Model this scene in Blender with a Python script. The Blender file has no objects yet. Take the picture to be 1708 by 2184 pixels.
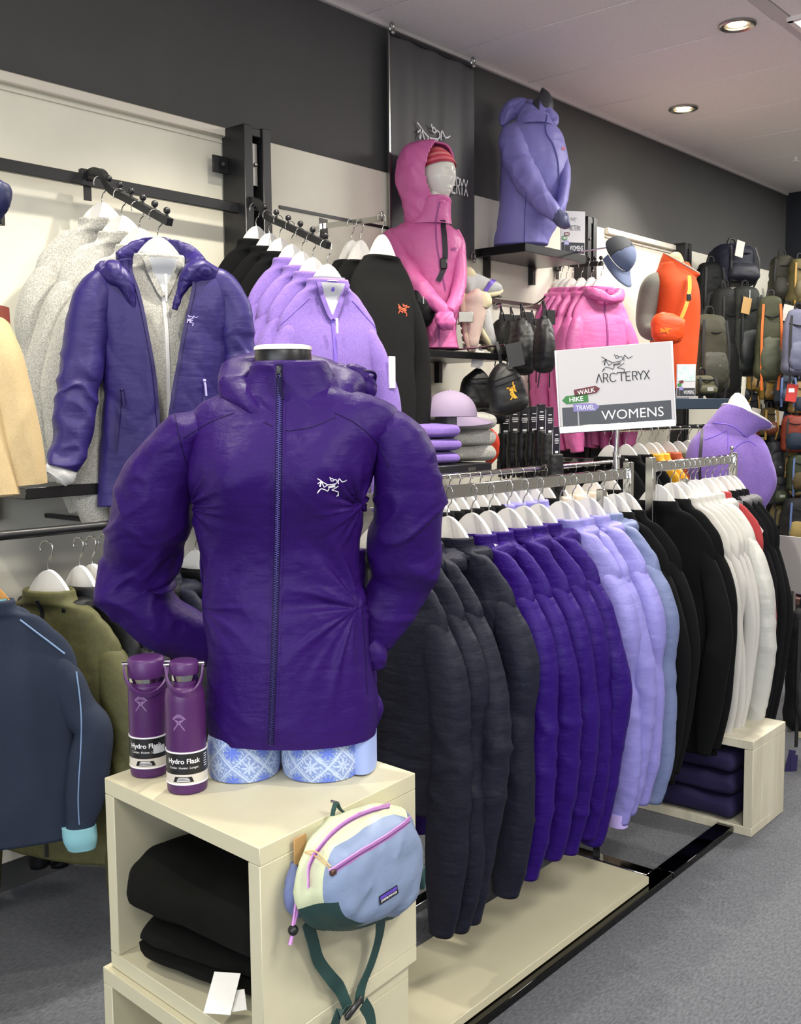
import bpy, math, random
import numpy as np
from mathutils import Vector, Matrix
from mathutils.bvhtree import BVHTree

S = bpy.context.scene
COL = S.collection
# ---------------------------------------------------------------- camera
FPX, CX, CY = 2213.0, 854.0, 1092.0
EYE = Vector((0, 0, 1.5))
YAW, PITCH, ROLL = math.radians(40.3), math.radians(-5.55), 0.0089
fw = Vector((math.cos(YAW)*math.cos(PITCH), math.sin(YAW)*math.cos(PITCH), math.sin(PITCH)))
rt0 = Vector((math.sin(YAW), -math.cos(YAW), 0))
up0 = rt0.cross(fw)
rt = (rt0*math.cos(ROLL) - up0*math.sin(ROLL)).normalized()
upv = rt.cross(fw).normalized()
cam = bpy.data.cameras.new('camera')
camo = bpy.data.objects.new('camera', cam); COL.objects.link(camo)
camo.matrix_world = Matrix((( rt.x, upv.x, -fw.x, EYE.x), (rt.y, upv.y, -fw.y, EYE.y), (rt.z, upv.z, -fw.z, EYE.z), (0,0,0,1)))
cam.sensor_fit = 'VERTICAL'; cam.sensor_height = 24; cam.lens = FPX/2184*24
cam.clip_start = 0.05; cam.clip_end = 60
S.camera = camo
# ---------------------------------------------------------------- world, exposure, room lights
S.view_settings.view_transform = 'Standard'; S.view_settings.look = 'None'
S.view_settings.exposure = 0.2; S.view_settings.gamma = 1.0; S.view_settings.use_curve_mapping = False
W = bpy.data.worlds.new('world'); S.world = W; W.use_nodes = True
W.node_tree.nodes['Background'].inputs[0].default_value = (0.9, 0.93, 1, 1)
W.node_tree.nodes['Background'].inputs[1].default_value = 0.15

def area_light(loc, sx, sy, power, col, par=None, spread=180):
    l = bpy.data.lights.new('panel_light', 'AREA'); l.shape = 'RECTANGLE'; l.size = sx; l.size_y = sy
    l.energy = power; l.color = col; l.spread = math.radians(spread)
    o = bpy.data.objects.new('panel_light', l); COL.objects.link(o); o.location = loc
    if par: o.parent = par
    return o
def spot_light(loc, tgt, power, col, angle=70, r=0.03, par=None):
    l = bpy.data.lights.new('spot_light', 'SPOT'); l.energy = power; l.color = col
    l.spot_size = math.radians(angle); l.spot_blend = 0.6; l.shadow_soft_size = r
    o = bpy.data.objects.new('spot_light', l); COL.objects.link(o); o.location = loc
    o.rotation_euler = (Vector(tgt)-Vector(loc)).to_track_quat('-Z', 'Y').to_euler()
    return o
WALL_Y, CEIL = 3.0, 3.135
TROFFERS = [(4.3, 1.3), (1.6, -0.7), (7.9, 1.3), (-0.9, -0.7), (1.6, -2.2), (5.0, -1.6)]
LAMP_E, LAMP_C = 50, (1.0, 0.97, 0.92)
UNSEEN_DOWNLIGHTS = [(0.4, 1.9), (1.0, 0.75), (2.3, 2.1), (1.3, 2.15), (3.1, 1.7)]  # unseen, placed to wash the wall; the last added to lift the folded fleeces

# ---------------------------------------------------------------- pixel -> point
def ray(x, y): return (fw*FPX + rt*(x-CX) - upv*(y-CY)).normalized()
def P(x, y, **k):
    d = ray(x, y)
    if 'X' in k: t = (k['X']-EYE.x)/d.x
    elif 'Y' in k: t = (k['Y']-EYE.y)/d.y
    elif 'Z' in k: t = (k['Z']-EYE.z)/d.z
    else: t = k['d']/d.dot(fw)
    return EYE + d*t
class Frame:
    def __init__(s, o, rz):
        s.o = Vector(o); s.rz = rz; s.m = Matrix.Translation(s.o) @ Matrix.Rotation(rz, 4, 'Z'); s.i = s.m.inverted()
        s.e = s.i @ EYE
    def L(s, x, y, dy=0.0):
        d = (s.i.to_3x3() @ ray(x, y)); t = (dy-s.e.y)/d.y
        return s.e + d*t
    def rows(s, rows, dy=0.0):
        out = []
        for r in rows:
            y, l, r_, b = r[:4]; yo = r[4] if len(r) > 4 else 0
            a, c = s.L(l, y, dy), s.L(r_, y, dy)
            out.append(((a.x+c.x)/2, dy+yo, (a.z+c.z)/2, abs(c.x-a.x)/2, b))
        return out
    def path(s, pts):
        out = []
        for (x, y, dy, ra, rb) in pts:
            v = s.L(x, y, dy); dist = (s.m @ v - EYE).dot(fw)
            out.append((v.x, v.y, v.z, ra*dist/FPX, rb*dist/FPX))
        return out

# ---------------------------------------------------------------- materials
def lin(h):
    if isinstance(h, str):
        h = h.lstrip('#'); c = [int(h[i:i+2], 16)/255 for i in (0, 2, 4)]
    else: c = h
    return tuple(((v/12.92) if v <= .04045 else ((v+.055)/1.055)**2.4) for v in c)+(1,)
MC = {}
def mat(name, col, rough=.6, metal=0, kind=None, bump=.0, scale=40, col2=None, sheen=0, emit=0, coat=0, alpha=None, trans=0, spec=.5, mixs=None):
    if name in MC: return MC[name]
    m = bpy.data.materials.new(name); MC[name] = m; m.use_nodes = True
    nt = m.node_tree; N = nt.nodes; b = N['Principled BSDF']
    b.inputs['Base Color'].default_value = lin(col); b.inputs['Roughness'].default_value = rough; b.inputs['Metallic'].default_value = metal
    b.inputs['Specular IOR Level'].default_value = spec
    if sheen: b.inputs['Sheen Weight'].default_value = sheen; b.inputs['Sheen Roughness'].default_value = .5
    if coat: b.inputs['Coat Weight'].default_value = coat; b.inputs['Coat Roughness'].default_value = .08
    if trans: b.inputs['Transmission Weight'].default_value = trans
    if emit: b.inputs['Emission Color'].default_value = lin(col); b.inputs['Emission Strength'].default_value = emit
    tc = N.new('ShaderNodeTexCoord')
    def noise(s, d=3, r=.6, vec=None):
        n = N.new('ShaderNodeTexNoise'); n.inputs['Scale'].default_value = s; n.inputs['Detail'].default_value = d; n.inputs['Roughness'].default_value = r
        nt.links.new(vec if vec else tc.outputs['Object'], n.inputs['Vector']); return n
    if kind in ('heather', 'mottle', 'fabric', 'carpet', 'paint', 'wood'):
        vec = None
        if kind == 'wood':
            mp = N.new('ShaderNodeMapping'); mp.inputs['Scale'].default_value = (1, 1, .12)
            nt.links.new(tc.outputs['Object'], mp.inputs['Vector']); vec = mp.outputs[0]
        n = noise(scale, 4, .7, vec)
        rp = N.new('ShaderNodeValToRGB'); rp.color_ramp.elements[0].position = .38; rp.color_ramp.elements[1].position = .62
        rp.color_ramp.elements[0].color = lin(col2 or col); rp.color_ramp.elements[1].color = lin(col)
        nt.links.new(n.outputs['Fac'], rp.inputs['Fac']); nt.links.new(rp.outputs['Color'], b.inputs['Base Color'])
        if bump:
            bp = N.new('ShaderNodeBump'); bp.inputs['Strength'].default_value = bump; bp.inputs['Distance'].default_value = .004
            nt.links.new(n.outputs['Fac'], bp.inputs['Height']); nt.links.new(bp.outputs['Normal'], b.inputs['Normal'])
    elif kind == 'nylon':      # soft crinkle + weave glint
        n = noise(14, 5, .55); n2 = noise(700, 1, .5)
        mpp = N.new('ShaderNodeMapping'); mpp.inputs['Rotation'].default_value = (.3, .9, 0); mpp.inputs['Scale'].default_value = (5, 5, 24); nt.links.new(tc.outputs['Object'], mpp.inputs[0])
        n3 = noise(1, 3, .5, mpp.outputs[0]); r3 = N.new('ShaderNodeMath'); r3.operation = 'SUBTRACT'; r3.inputs[1].default_value = .5; nt.links.new(n3.outputs['Fac'], r3.inputs[0])
        r4 = N.new('ShaderNodeMath'); r4.operation = 'ABSOLUTE'; nt.links.new(r3.outputs[0], r4.inputs[0])
        r5 = N.new('ShaderNodeMath'); r5.operation = 'MULTIPLY_ADD'; r5.inputs[1].default_value = .9; nt.links.new(r4.outputs[0], r5.inputs[0]); nt.links.new(n.outputs['Fac'], r5.inputs[2]); n = r5
        mx = N.new('ShaderNodeMath'); mx.operation = 'MULTIPLY_ADD'; mx.inputs[1].default_value = .08
        nt.links.new(n2.outputs['Fac'], mx.inputs[0]); nt.links.new(n.outputs[0], mx.inputs[2])
        bp = N.new('ShaderNodeBump'); bp.inputs['Strength'].default_value = bump or .35; bp.inputs['Distance'].default_value = .012
        nt.links.new(mx.outputs[0], bp.inputs['Height']); nt.links.new(bp.outputs['Normal'], b.inputs['Normal'])
    return m
# ---------------------------------------------------------------- noise (vectorised)
def _hash(ix, iy, iz, seed):
    h = (ix.astype(np.int64)*374761393 + iy.astype(np.int64)*668265263 + iz.astype(np.int64)*2147483647 + seed*1274126177) & 0xffffffff
    h = ((h ^ (h >> 13))*1274126177) & 0xffffffff
    h = h ^ (h >> 16)
    return (h & 0xffff)/32767.5-1
def vn(Q, seed=0):
    f = np.floor(Q); t = Q-f; t = t*t*t*(t*(t*6-15)+10)
    x, y, z = f[..., 0].astype(np.int64), f[..., 1].astype(np.int64), f[..., 2].astype(np.int64)
    r = 0
    for dx in (0, 1):
        wx = t[..., 0] if dx else 1-t[..., 0]
        for dy in (0, 1):
            wy = t[..., 1] if dy else 1-t[..., 1]
            for dz in (0, 1):
                wz = t[..., 2] if dz else 1-t[..., 2]
                r = r + wx*wy*wz*_hash(x+dx, y+dy, z+dz, seed)
    return r
def ridge(Q, seed=0): return 1-2*np.abs(vn(Q, seed))      # sharp tops
def rot(Q, a, ax=1):
    c, s = math.cos(a), math.sin(a); R = Q.copy()
    i, j = ((1, 2), (0, 2), (0, 1))[ax]
    R[..., i] = Q[..., i]*c-Q[..., j]*s; R[..., j] = Q[..., i]*s+Q[..., j]*c
    return R
def wr_puffy(amp=.006, s=9, seed=0, drape=0.0, ang=.6):
    """insulated nylon: soft billows parted by sharp creases"""
    def f(Pt, N, u, v):
        Q = Pt+.25*np.stack([vn(Pt*4, seed+3), vn(Pt*4, seed+4), vn(Pt*4, seed+5)], -1)*.25
        Q1 = rot(Q, ang)*np.array([s, s, s*.38]); Q2 = rot(Q, -ang*1.3)*np.array([s*1.7, s*1.7, s*.7])
        d = -amp*np.maximum(0, ridge(Q1, seed)-.55)*2.0 - amp*.5*np.maximum(0, ridge(Q2, seed+1)-.5)*2 + amp*.8*vn(Q*s*.8, seed+2)
        d += amp*.22*ridge(Q*s*3.2, seed+9)
        if drape: d += drape*vn(Pt*np.array([14, 14, 1.6]), seed+7)*np.clip((v-.15)*2.2, 0, 1)
        return d
    return f
def wr_drape(amp=.008, fine=.0012, seed=0, s=13):
    """jersey / fleece: long vertical folds"""
    def f(Pt, N, u, v):
        d = amp*vn(Pt*np.array([s, s, 1.3]), seed)*np.clip(v*1.8, .15, 1)
        d += amp*.45*ridge(rot(Pt, .35)*np.array([s*1.2, s*1.2, 3]), seed+1)*np.clip(v*1.4, .1, 1)
        return d+fine*vn(Pt*45, seed+2)
    return f
def wr_sleeve(seed=0, amp=.003):
    def f(Pt, N, u, v):
        Q = Pt+.03*np.stack([vn(Pt*6, seed+3), vn(Pt*6, seed+4), vn(Pt*6, seed+5)], -1)
        w = .35+np.exp(-((v-.48)/.16)**2)+.5*np.exp(-((v-.85)/.12)**2)
        d = amp*w*(np.maximum(ridge(rot(Q, .75)*np.array([8, 8, 12]), seed), .1)-.4)*1.6+amp*w*.9*(np.maximum(ridge(rot(Q, -.5)*np.array([11, 11, 16]), seed+1), .2)-.45)*1.4
        d += amp*.9*vn(Q*np.array([16, 16, 3]), seed+2)*np.clip(v*2, 0, 1)
        return d+.0004*vn(Pt*70, seed)
    return f
def wr_crumple(amp=.012, s=10, seed=0, base=None):
    """shell sleeve pushed up: strong cross creases"""
    def f(Pt, N, u, v):
        Q0 = Pt+.03*np.stack([vn(Pt*7, seed+3), vn(Pt*7, seed+4), vn(Pt*7, seed+5)], -1)
        w = np.clip((v-.3)*3, .2, 1)
        d = amp*w*(np.maximum(ridge(rot(Q0, .7)*np.array([s*.7, s*.7, s*1.25]), seed), 0)-.35)*.9+amp*w*.7*(np.maximum(ridge(rot(Q0, -.45)*np.array([s, s, s*1.7]), seed+1), 0)-.35)
        if base: d = d+base(Pt, N, u, v)
        return d
    return f
# ---------------------------------------------------------------- sweeping
def hermite(K, n):
    K = np.array(K, float); d = np.linalg.norm(np.diff(K[:, :3], axis=0), axis=1)+.25*np.abs(np.diff(K[:, 3:5], axis=0)).sum(1)+1e-6
    t = np.concatenate([[0], np.cumsum(d)]); m = np.zeros_like(K)
    sl = np.diff(K, axis=0)/d[:, None]
    m[0] = sl[0]; m[-1] = sl[-1]
    for i in range(1, len(K)-1): m[i] = (sl[i-1]*d[i]+sl[i]*d[i-1])/(d[i]+d[i-1])
    T = np.linspace(0, t[-1], n); out = np.zeros((n, K.shape[1]))
    idx = np.clip(np.searchsorted(t, T, side='right')-1, 0, len(K)-2)
    h = d[idx]; s = ((T-t[idx])/h)[:, None]; h = h[:, None]
    a, b, ma, mb = K[idx], K[idx+1], m[idx], m[idx+1]
    out = (2*s**3-3*s**2+1)*a+(s**3-2*s**2+s)*h*ma+(-2*s**3+3*s**2)*b+(s**3-s**2)*h*mb
    return out, T/t[-1]
def sweep(keys, nu=48, nv=60, ex=2.3, ref=None, wr=None, cap=(1, 1), arc=None, shapefn=None, thick=0):
    """keys (x,y,z,a,b[,tilt]); ref None -> horizontal rings, else rings square to the path with a along ref"""
    R, T = hermite(keys, nv); R[:, 3:5] = np.maximum(R[:, 3:5], .0005)
    C = R[:, :3]
    if ref is None:
        U = np.tile([1., 0, 0], (nv, 1)); V = np.tile([0, 1., 0], (nv, 1))
        if R.shape[1] > 5:
            t = R[:, 5]; V = np.stack([0*t, np.cos(t), np.sin(t)], -1)
        if R.shape[1] > 6:
            t = R[:, 6]; U = np.stack([np.cos(t), 0*t, np.sin(t)], -1)
    else:
        tg = np.gradient(C, axis=0); tg /= np.linalg.norm(tg, axis=1)[:, None]+1e-9
        r = np.array(ref, float); U = r-(tg@r)[:, None]*tg; U /= np.linalg.norm(U, axis=1)[:, None]+1e-9
        V = np.cross(tg, U)
    a0, a1 = arc if arc else (0, 2*math.pi)
    th = np.linspace(a0, a1, nu, endpoint=bool(arc))
    c, s = np.cos(th), np.sin(th); e = 2/ex
    cu = np.sign(c)*np.abs(c)**e; su = np.sign(s)*np.abs(s)**e
    G = C[:, None]+U[:, None]*(cu[None, :, None]*R[:, 3][:, None, None])+V[:, None]*(su[None, :, None]*R[:, 4][:, None, None])
    uu = np.broadcast_to(th[None]/(2*math.pi), G.shape[:2]); vv = np.broadcast_to(T[:, None], G.shape[:2])
    if shapefn: G = shapefn(G, uu, vv, C)
    if wr:
        if arc: du = np.gradient(G, axis=1)
        else: du = np.roll(G, -1, 1)-np.roll(G, 1, 1)
        N = np.cross(du, np.gradient(G, axis=0)); N /= np.linalg.norm(N, axis=2)[..., None]+1e-12
        if ((G-C[:, None])*N).sum() < 0: N = -N
        G = G+N*wr(G, N, uu, vv)[..., None]
    vs = G.reshape(-1, 3); fs = []; uv = []
    per = R[:, 3].mean()*6; ln = np.linalg.norm(np.diff(C, axis=0), axis=1).sum()
    nuq = nu-1 if arc else nu
    I = np.arange(nv-1)[:, None]*nu+np.arange(nuq)[None]; J = np.arange(nv-1)[:, None]*nu+(np.arange(nuq)[None]+1) % nu
    Fq = np.stack([I, J, J+nu, I+nu], -1).reshape(-1, 4)
    ui = np.arange(nuq)/nu; uj = (np.arange(nuq)+1)/nu
    u4 = np.stack([np.tile(ui, (nv-1, 1)), np.tile(uj, (nv-1, 1)), np.tile(uj, (nv-1, 1)), np.tile(ui, (nv-1, 1))], -1)*per
    v4 = np.stack([np.repeat(T[:-1, None], nuq, 1)]*2+[np.repeat(T[1:, None], nuq, 1)]*2, -1)*ln
    uvs = np.stack([u4, v4], -1).reshape(-1, 2)
    faces = Fq.tolist()
    verts = vs
    if not arc:
        for k, row in ((0, 0), (1, nv-1)):
            if cap[k]:
                ctr = G[row].mean(0)
                if cap[k] == 2:   # open tube turned in
                    inner = ctr+(G[row]-ctr)*.82+(C[0]-C[-1])*0; b = len(verts)
                    deep = inner+(G[min(nv-1, row+3) if k == 0 else max(0, row-4)].mean(0)-ctr)
                    verts = np.vstack([verts, inner, deep])
                    for i in range(nu):
                        j = (i+1) % nu
                        faces.append([row*nu+i, row*nu+j, b+j, b+i]); faces.append([b+i, b+j, b+nu+j, b+nu+i])
                    verts = np.vstack([verts, [deep.mean(0)]]); ce = len(verts)-1
                    for i in range(nu): faces.append([b+nu+i, b+nu+(i+1) % nu, ce])
                else:
                    verts = np.vstack([verts, [ctr]]); ce = len(verts)-1
                    for i in range(nu): faces.append([row*nu+i, row*nu+(i+1) % nu, ce])
    return verts, faces, uvs
def rmf_tube(pts, r, n=10, closed=False):
    Pn = np.array([list(p)[:3] for p in pts], float); k = len(Pn)
    tg = np.gradient(Pn, axis=0)
    if closed: tg = np.roll(Pn, -1, 0)-np.roll(Pn, 1, 0)
    tg /= np.linalg.norm(tg, axis=1)[:, None]+1e-12
    a = np.array([0, 0, 1.]) if abs(tg[0][2]) < .9 else np.array([1., 0, 0])
    u = a-tg[0]*(a@tg[0]); u /= np.linalg.norm(u); V = []; rr = np.broadcast_to(np.asarray(r, float), (k,))
    for i in range(k):
        u = u-tg[i]*(u@tg[i]); u /= np.linalg.norm(u)+1e-12; w = np.cross(tg[i], u)
        for j in range(n):
            t = 2*math.pi*j/n; V.append(Pn[i]+rr[i]*(u*math.cos(t)+w*math.sin(t)))
    F = []
    for i in range(k if closed else k-1):
        i2 = (i+1) % k
        for j in range(n): F.append([i*n+j, i*n+(j+1) % n, i2*n+(j+1) % n, i2*n+j])
    if not closed: F.append(list(range(n))[::-1]); F.append([(k-1)*n+j for j in range(n)])
    return V, F
def smooth_pts(pts, n=24):
    K = np.array([list(p)[:3] for p in pts], float); K = np.hstack([K, np.zeros((len(K), 2))])
    return hermite(K, n)[0][:, :3]

class MB:
    def __init__(s): s.v = []; s.f = []; s.uv = None
    def add(s, V, F, M=None, uv=None):
        b = len(s.v)
        if M is not None: V = [tuple(M @ Vector(p)) for p in V]
        s.v.extend([tuple(float(c) for c in p) for p in V]); s.f.extend([[i+b for i in f] for f in F])
        if uv is not None and b == 0: s.uv = uv
        return s
    def box(s, c, d, M=None):
        x, y, z = c; a, b, e = d[0]/2, d[1]/2, d[2]/2
        V = [(x+i*a, y+j*b, z+k*e) for i in (-1, 1) for j in (-1, 1) for k in (-1, 1)]
        F = [(0, 1, 3, 2), (4, 6, 7, 5), (0, 4, 5, 1), (2, 3, 7, 6), (0, 2, 6, 4), (1, 5, 7, 3)]
        return s.add(V, F, M)
    def rbox(s, c, d, r=.004, M=None):       # box with chamfered edges
        a, b, e = d[0]/2, d[1]/2, d[2]/2; r = min(r, a*.9, b*.9, e*.9); V = []; 
        for i in (-1, 1):
            for j in (-1, 1):
                for k in (-1, 1):
                    V += [(c[0]+i*a, c[1]+j*(b-r), c[2]+k*(e-r)), (c[0]+i*(a-r), c[1]+j*b, c[2]+k*(e-r)), (c[0]+i*(a-r), c[1]+j*(b-r), c[2]+k*e)]
        idx = lambda i, j, k, t: ((i > 0)*4+(j > 0)*2+(k > 0))*3+t
        F = []
        for sg in (-1, 1):
            F.append([idx(sg, -1, -1, 0), idx(sg, 1, -1, 0), idx(sg, 1, 1, 0), idx(sg, -1, 1, 0)][::sg])
            F.append([idx(-1, sg, -1, 1), idx(1, sg, -1, 1), idx(1, sg, 1, 1), idx(-1, sg, 1, 1)][::-sg])
            F.append([idx(-1, -1, sg, 2), idx(1, -1, sg, 2), idx(1, 1, sg, 2), idx(-1, 1, sg, 2)][::sg])
        for p in (-1, 1):
            for q in (-1, 1):
                F.append([idx(p, q, -1, 0), idx(p, q, -1, 1), idx(p, q, 1, 1), idx(p, q, 1, 0)])
                F.append([idx(p, -1, q, 0), idx(p, -1, q, 2), idx(p, 1, q, 2), idx(p, 1, q, 0)])
                F.append([idx(-1, p, q, 1), idx(-1, p, q, 2), idx(1, p, q, 2), idx(1, p, q, 1)])
                for t in (-1, 1): F.append([idx(p, q, t, 0), idx(p, q, t, 1), idx(p, q, t, 2)])
        return s.add(V, F, M)
    def cyl(s, a, b, r, r2=None, n=20, M=None):
        a, b = Vector(a), Vector(b); V, F = rmf_tube([a, b], [r, r if r2 is None else r2], n); return s.add(V, F, M)
    def tube(s, pts, r, n=8, closed=False, M=None):
        V, F = rmf_tube(pts, r, n, closed); return s.add(V, F, M)
    def lathe(s, prof, n=40, M=None):
        V = [(r*math.cos(2*math.pi*j/n), r*math.sin(2*math.pi*j/n), z) for r, z in prof for j in range(n)]
        F = [[i*n+j, i*n+(j+1) % n, (i+1)*n+(j+1) % n, (i+1)*n+j] for i in range(len(prof)-1) for j in range(n)]
        return s.add(V, F, M)
    def sweep(s, keys, M=None, **k):
        V, F, uv = sweep(keys, **k); return s.add(V, F, M, uv)
    def sphere(s, c, r, n=12, M=None):
        rr = r if hasattr(r, '__len__') else (r, r, r); V = []; F = []
        for i in range(n+1):
            t = math.pi*i/n
            for j in range(2*n): p = math.pi*j/n; V.append((c[0]+rr[0]*math.sin(t)*math.cos(p), c[1]+rr[1]*math.sin(t)*math.sin(p), c[2]+rr[2]*math.cos(t)))
        for i in range(n):
            for j in range(2*n): F.append([i*2*n+j, (i+1)*2*n+j, (i+1)*2*n+(j+1) % (2*n), i*2*n+(j+1) % (2*n)])
        return s.add(V, F, M)
    def prism(s, poly, d0, d1, M=None):       # poly in xz, extruded along y
        n = len(poly); V = [(x, d0, z) for x, z in poly]+[(x, d1, z) for x, z in poly]
        F = [list(range(n)), list(range(n, 2*n))[::-1]]+[[i, i+n, (i+1) % n+n, (i+1) % n] for i in range(n)]
        return s.add(V, F, M)
    def strap(s, pts, w, t, side):            # flat band along pts; side = width direction
        Pn = smooth_pts(pts, max(12, len(pts)*6)); tg = np.gradient(Pn, axis=0); tg /= np.linalg.norm(tg, axis=1)[:, None]+1e-12
        sd = np.broadcast_to(np.asarray(side, float), Pn.shape); sd = sd-(sd*tg).sum(1)[:, None]*tg; sd /= np.linalg.norm(sd, axis=1)[:, None]+1e-12
        nn = np.cross(tg, sd); V = []
        for i in range(len(Pn)):
            for (p, q) in ((-1, -1), (1, -1), (1, 1), (-1, 1)): V.append(Pn[i]+sd[i]*p*w/2+nn[i]*q*t/2)
        F = [[i*4+j, i*4+(j+1) % 4, (i+1)*4+(j+1) % 4, (i+1)*4+j] for i in range(len(Pn)-1) for j in range(4)]
        F += [[0, 1, 2, 3], [(len(Pn)-1)*4+j for j in range(4)]]
        return s.add(V, F)
    def mesh(s, name, m, smooth=40, bevel=0):
        me = bpy.data.meshes.new(name); me.from_pydata(s.v, [], s.f); me.update()
        import bmesh
        bm = bmesh.new(); bm.from_mesh(me); bmesh.ops.recalc_face_normals(bm, faces=bm.faces); bm.to_mesh(me); bm.free()
        if s.uv is not None:
            ul = me.uv_layers.new(name='UVMap'); full = np.zeros((len(me.loops), 2)); n = min(len(s.uv), len(full)); full[:n] = s.uv[:n]
            ul.data.foreach_set('uv', full.ravel())
        if m: me.materials.append(m)
        me.shade_smooth()
        if smooth < 180: me.set_sharp_from_angle(angle=math.radians(smooth))
        return me
    def build(s, name, m, parent=None, smooth=40, **k):
        o = bpy.data.objects.new(name, s.mesh(name, m, smooth)); COL.objects.link(o)
        if parent: o.parent = parent
        for a, b in k.items(): o[a] = b
        return o
def thing(name, label, cat, loc=(0, 0, 0), rz=0, group=None):
    o = bpy.data.objects.new(name, None); COL.objects.link(o); o.location = loc; o.rotation_euler = (0, 0, rz); o.empty_display_size = .05
    o['label'] = label; o['category'] = cat
    if group: o['group'] = group
    return o
def tag(o, label, cat, group=None):
    o['label'] = label; o['category'] = cat
    if group: o['group'] = group
    return o
def dup(root, loc=None, rz=None, label=None, group=None, mats=None):
    r = root.copy(); COL.objects.link(r)
    if loc is not None: r.location = loc
    if rz is not None: r.rotation_euler = (0, 0, rz)
    if label: r['label'] = label
    if group: r['group'] = group
    def rec(a, b):
        for ch in list(a.children):
            if ch.type == 'LIGHT': continue
            c = ch.copy(); COL.objects.link(c); c.parent = b; rec(ch, c)
    rec(root, r)
    return r
def bvh_of(*objs):
    V, F = [], []
    for o in objs:
        b = len(V); me = o.data
        V += [v.co.copy() for v in me.vertices]; F += [[i+b for i in p.vertices] for p in me.polygons]
    return BVHTree.FromPolygons(V, F)
def hit(bvh, p, d, off=.0015):
    h, n, i, dist = bvh.ray_cast(Vector(p), Vector(d))
    if h is None: return None
    if n.dot(Vector(d)) > 0: n = -n
    return h+n*off, n
# flat strokes laid on a surface; pts in 2D unit box
def strokes(mb, lines, w, place):
    for ln in lines:
        if len(ln) < 2: continue
        pts = []
        for (a, b) in zip(ln[:-1], ln[1:]):
            k = max(1, int(math.hypot(b[0]-a[0], b[1]-a[1])/max(.09, w*1.6)))
            for i in range(k): pts.append((a[0]+(b[0]-a[0])*i/k, a[1]+(b[1]-a[1])*i/k))
        pts.append(ln[-1])
        for i in range(len(pts)-1):
            a, b = pts[i], pts[i+1]; dx, dy = b[0]-a[0], b[1]-a[1]; l = math.hypot(dx, dy)+1e-9
            nx, ny = -dy/l*w/2, dx/l*w/2; ex, ey = dx/l*w*.12, dy/l*w*.12
            q = [place(a[0]-ex+nx, a[1]-ey+ny), place(a[0]-ex-nx, a[1]-ey-ny), place(b[0]+ex-nx, b[1]+ey-ny), place(b[0]+ex+nx, b[1]+ey+ny)]
            if any(v is None for v in q): continue
            mb.add(q, [[0, 1, 2, 3]])
def _nb(L): return [[((x-625)/330, (460-y)/330) for x, y in l] for l in L]
BIRD = _nb([[(625, 262), (655, 280), (690, 305), (745, 335)], [(628, 320), (668, 293), (648, 350)], [(668, 293), (655, 355)], [(668, 293), (700, 360), (745, 332)],
  [(625, 428), (640, 398), (668, 375), (710, 388), (740, 405), (752, 385), (760, 350)], [(632, 410), (652, 398)], [(745, 332), (790, 328), (830, 322), (850, 305), (845, 280), (822, 272), (800, 290), (780, 288), (765, 245)],
  [(780, 262), (795, 262), (812, 276)], [(862, 322), (862, 285), (872, 262), (905, 300), (930, 295), (955, 280)], [(750, 362), (758, 345)], [(765, 365), (776, 342)], [(780, 364), (792, 338)], [(795, 362), (808, 335)], [(810, 358), (824, 332)], [(752, 362), (828, 355)],
  [(862, 348), (820, 375), (788, 392), (830, 402), (862, 415), (862, 440), (843, 465)], [(862, 430), (862, 458)]])
LETTERS = {'V': 0}
def text_mb(txt, size, bold=False, align='CENTER'):
    cu = bpy.data.curves.new('t', 'FONT'); cu.body = txt; cu.size = size; cu.align_x = align; cu.resolution_u = 3
    if bold: cu.offset = size*.018
    o = bpy.data.objects.new('t', cu); me = o.to_mesh(); 
    V = [v.co.copy() for v in me.vertices]; F = [list(p.vertices) for p in me.polygons]
    o.to_mesh_clear(); bpy.data.objects.remove(o); bpy.data.curves.remove(cu)
    return V, F
ARC = [[(0, 0), (.28, 1), (.56, 0)],
 [(.72, 0), (.72, 1), (1.0, 1), (1.14, .9), (1.14, .6), (1.0, .5), (.72, .5)], [(.95, .5), (1.18, 0)],
 [(1.95, .85), (1.8, .98), (1.6, 1), (1.42, .85), (1.35, .5), (1.42, .15), (1.6, 0), (1.8, .02), (1.95, .15)],
 [(2.12, 1.05), (2.06, .8)], [(2.2, 1), (2.8, 1)], [(2.5, 1), (2.5, 0)], [(3.4, 1), (2.95, 1), (2.95, 0), (3.4, 0)], [(2.95, .5), (3.33, .5)],
 [(3.6, 0), (3.6, 1), (3.88, 1), (4.02, .9), (4.02, .6), (3.88, .5), (3.6, .5)], [(3.83, .5), (4.06, 0)],
 [(4.12, 1), (4.38, .5), (4.64, 1)], [(4.38, .5), (4.38, 0)], [(4.72, 1), (5.22, 0)], [(5.22, 1), (4.72, 0)]]
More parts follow.
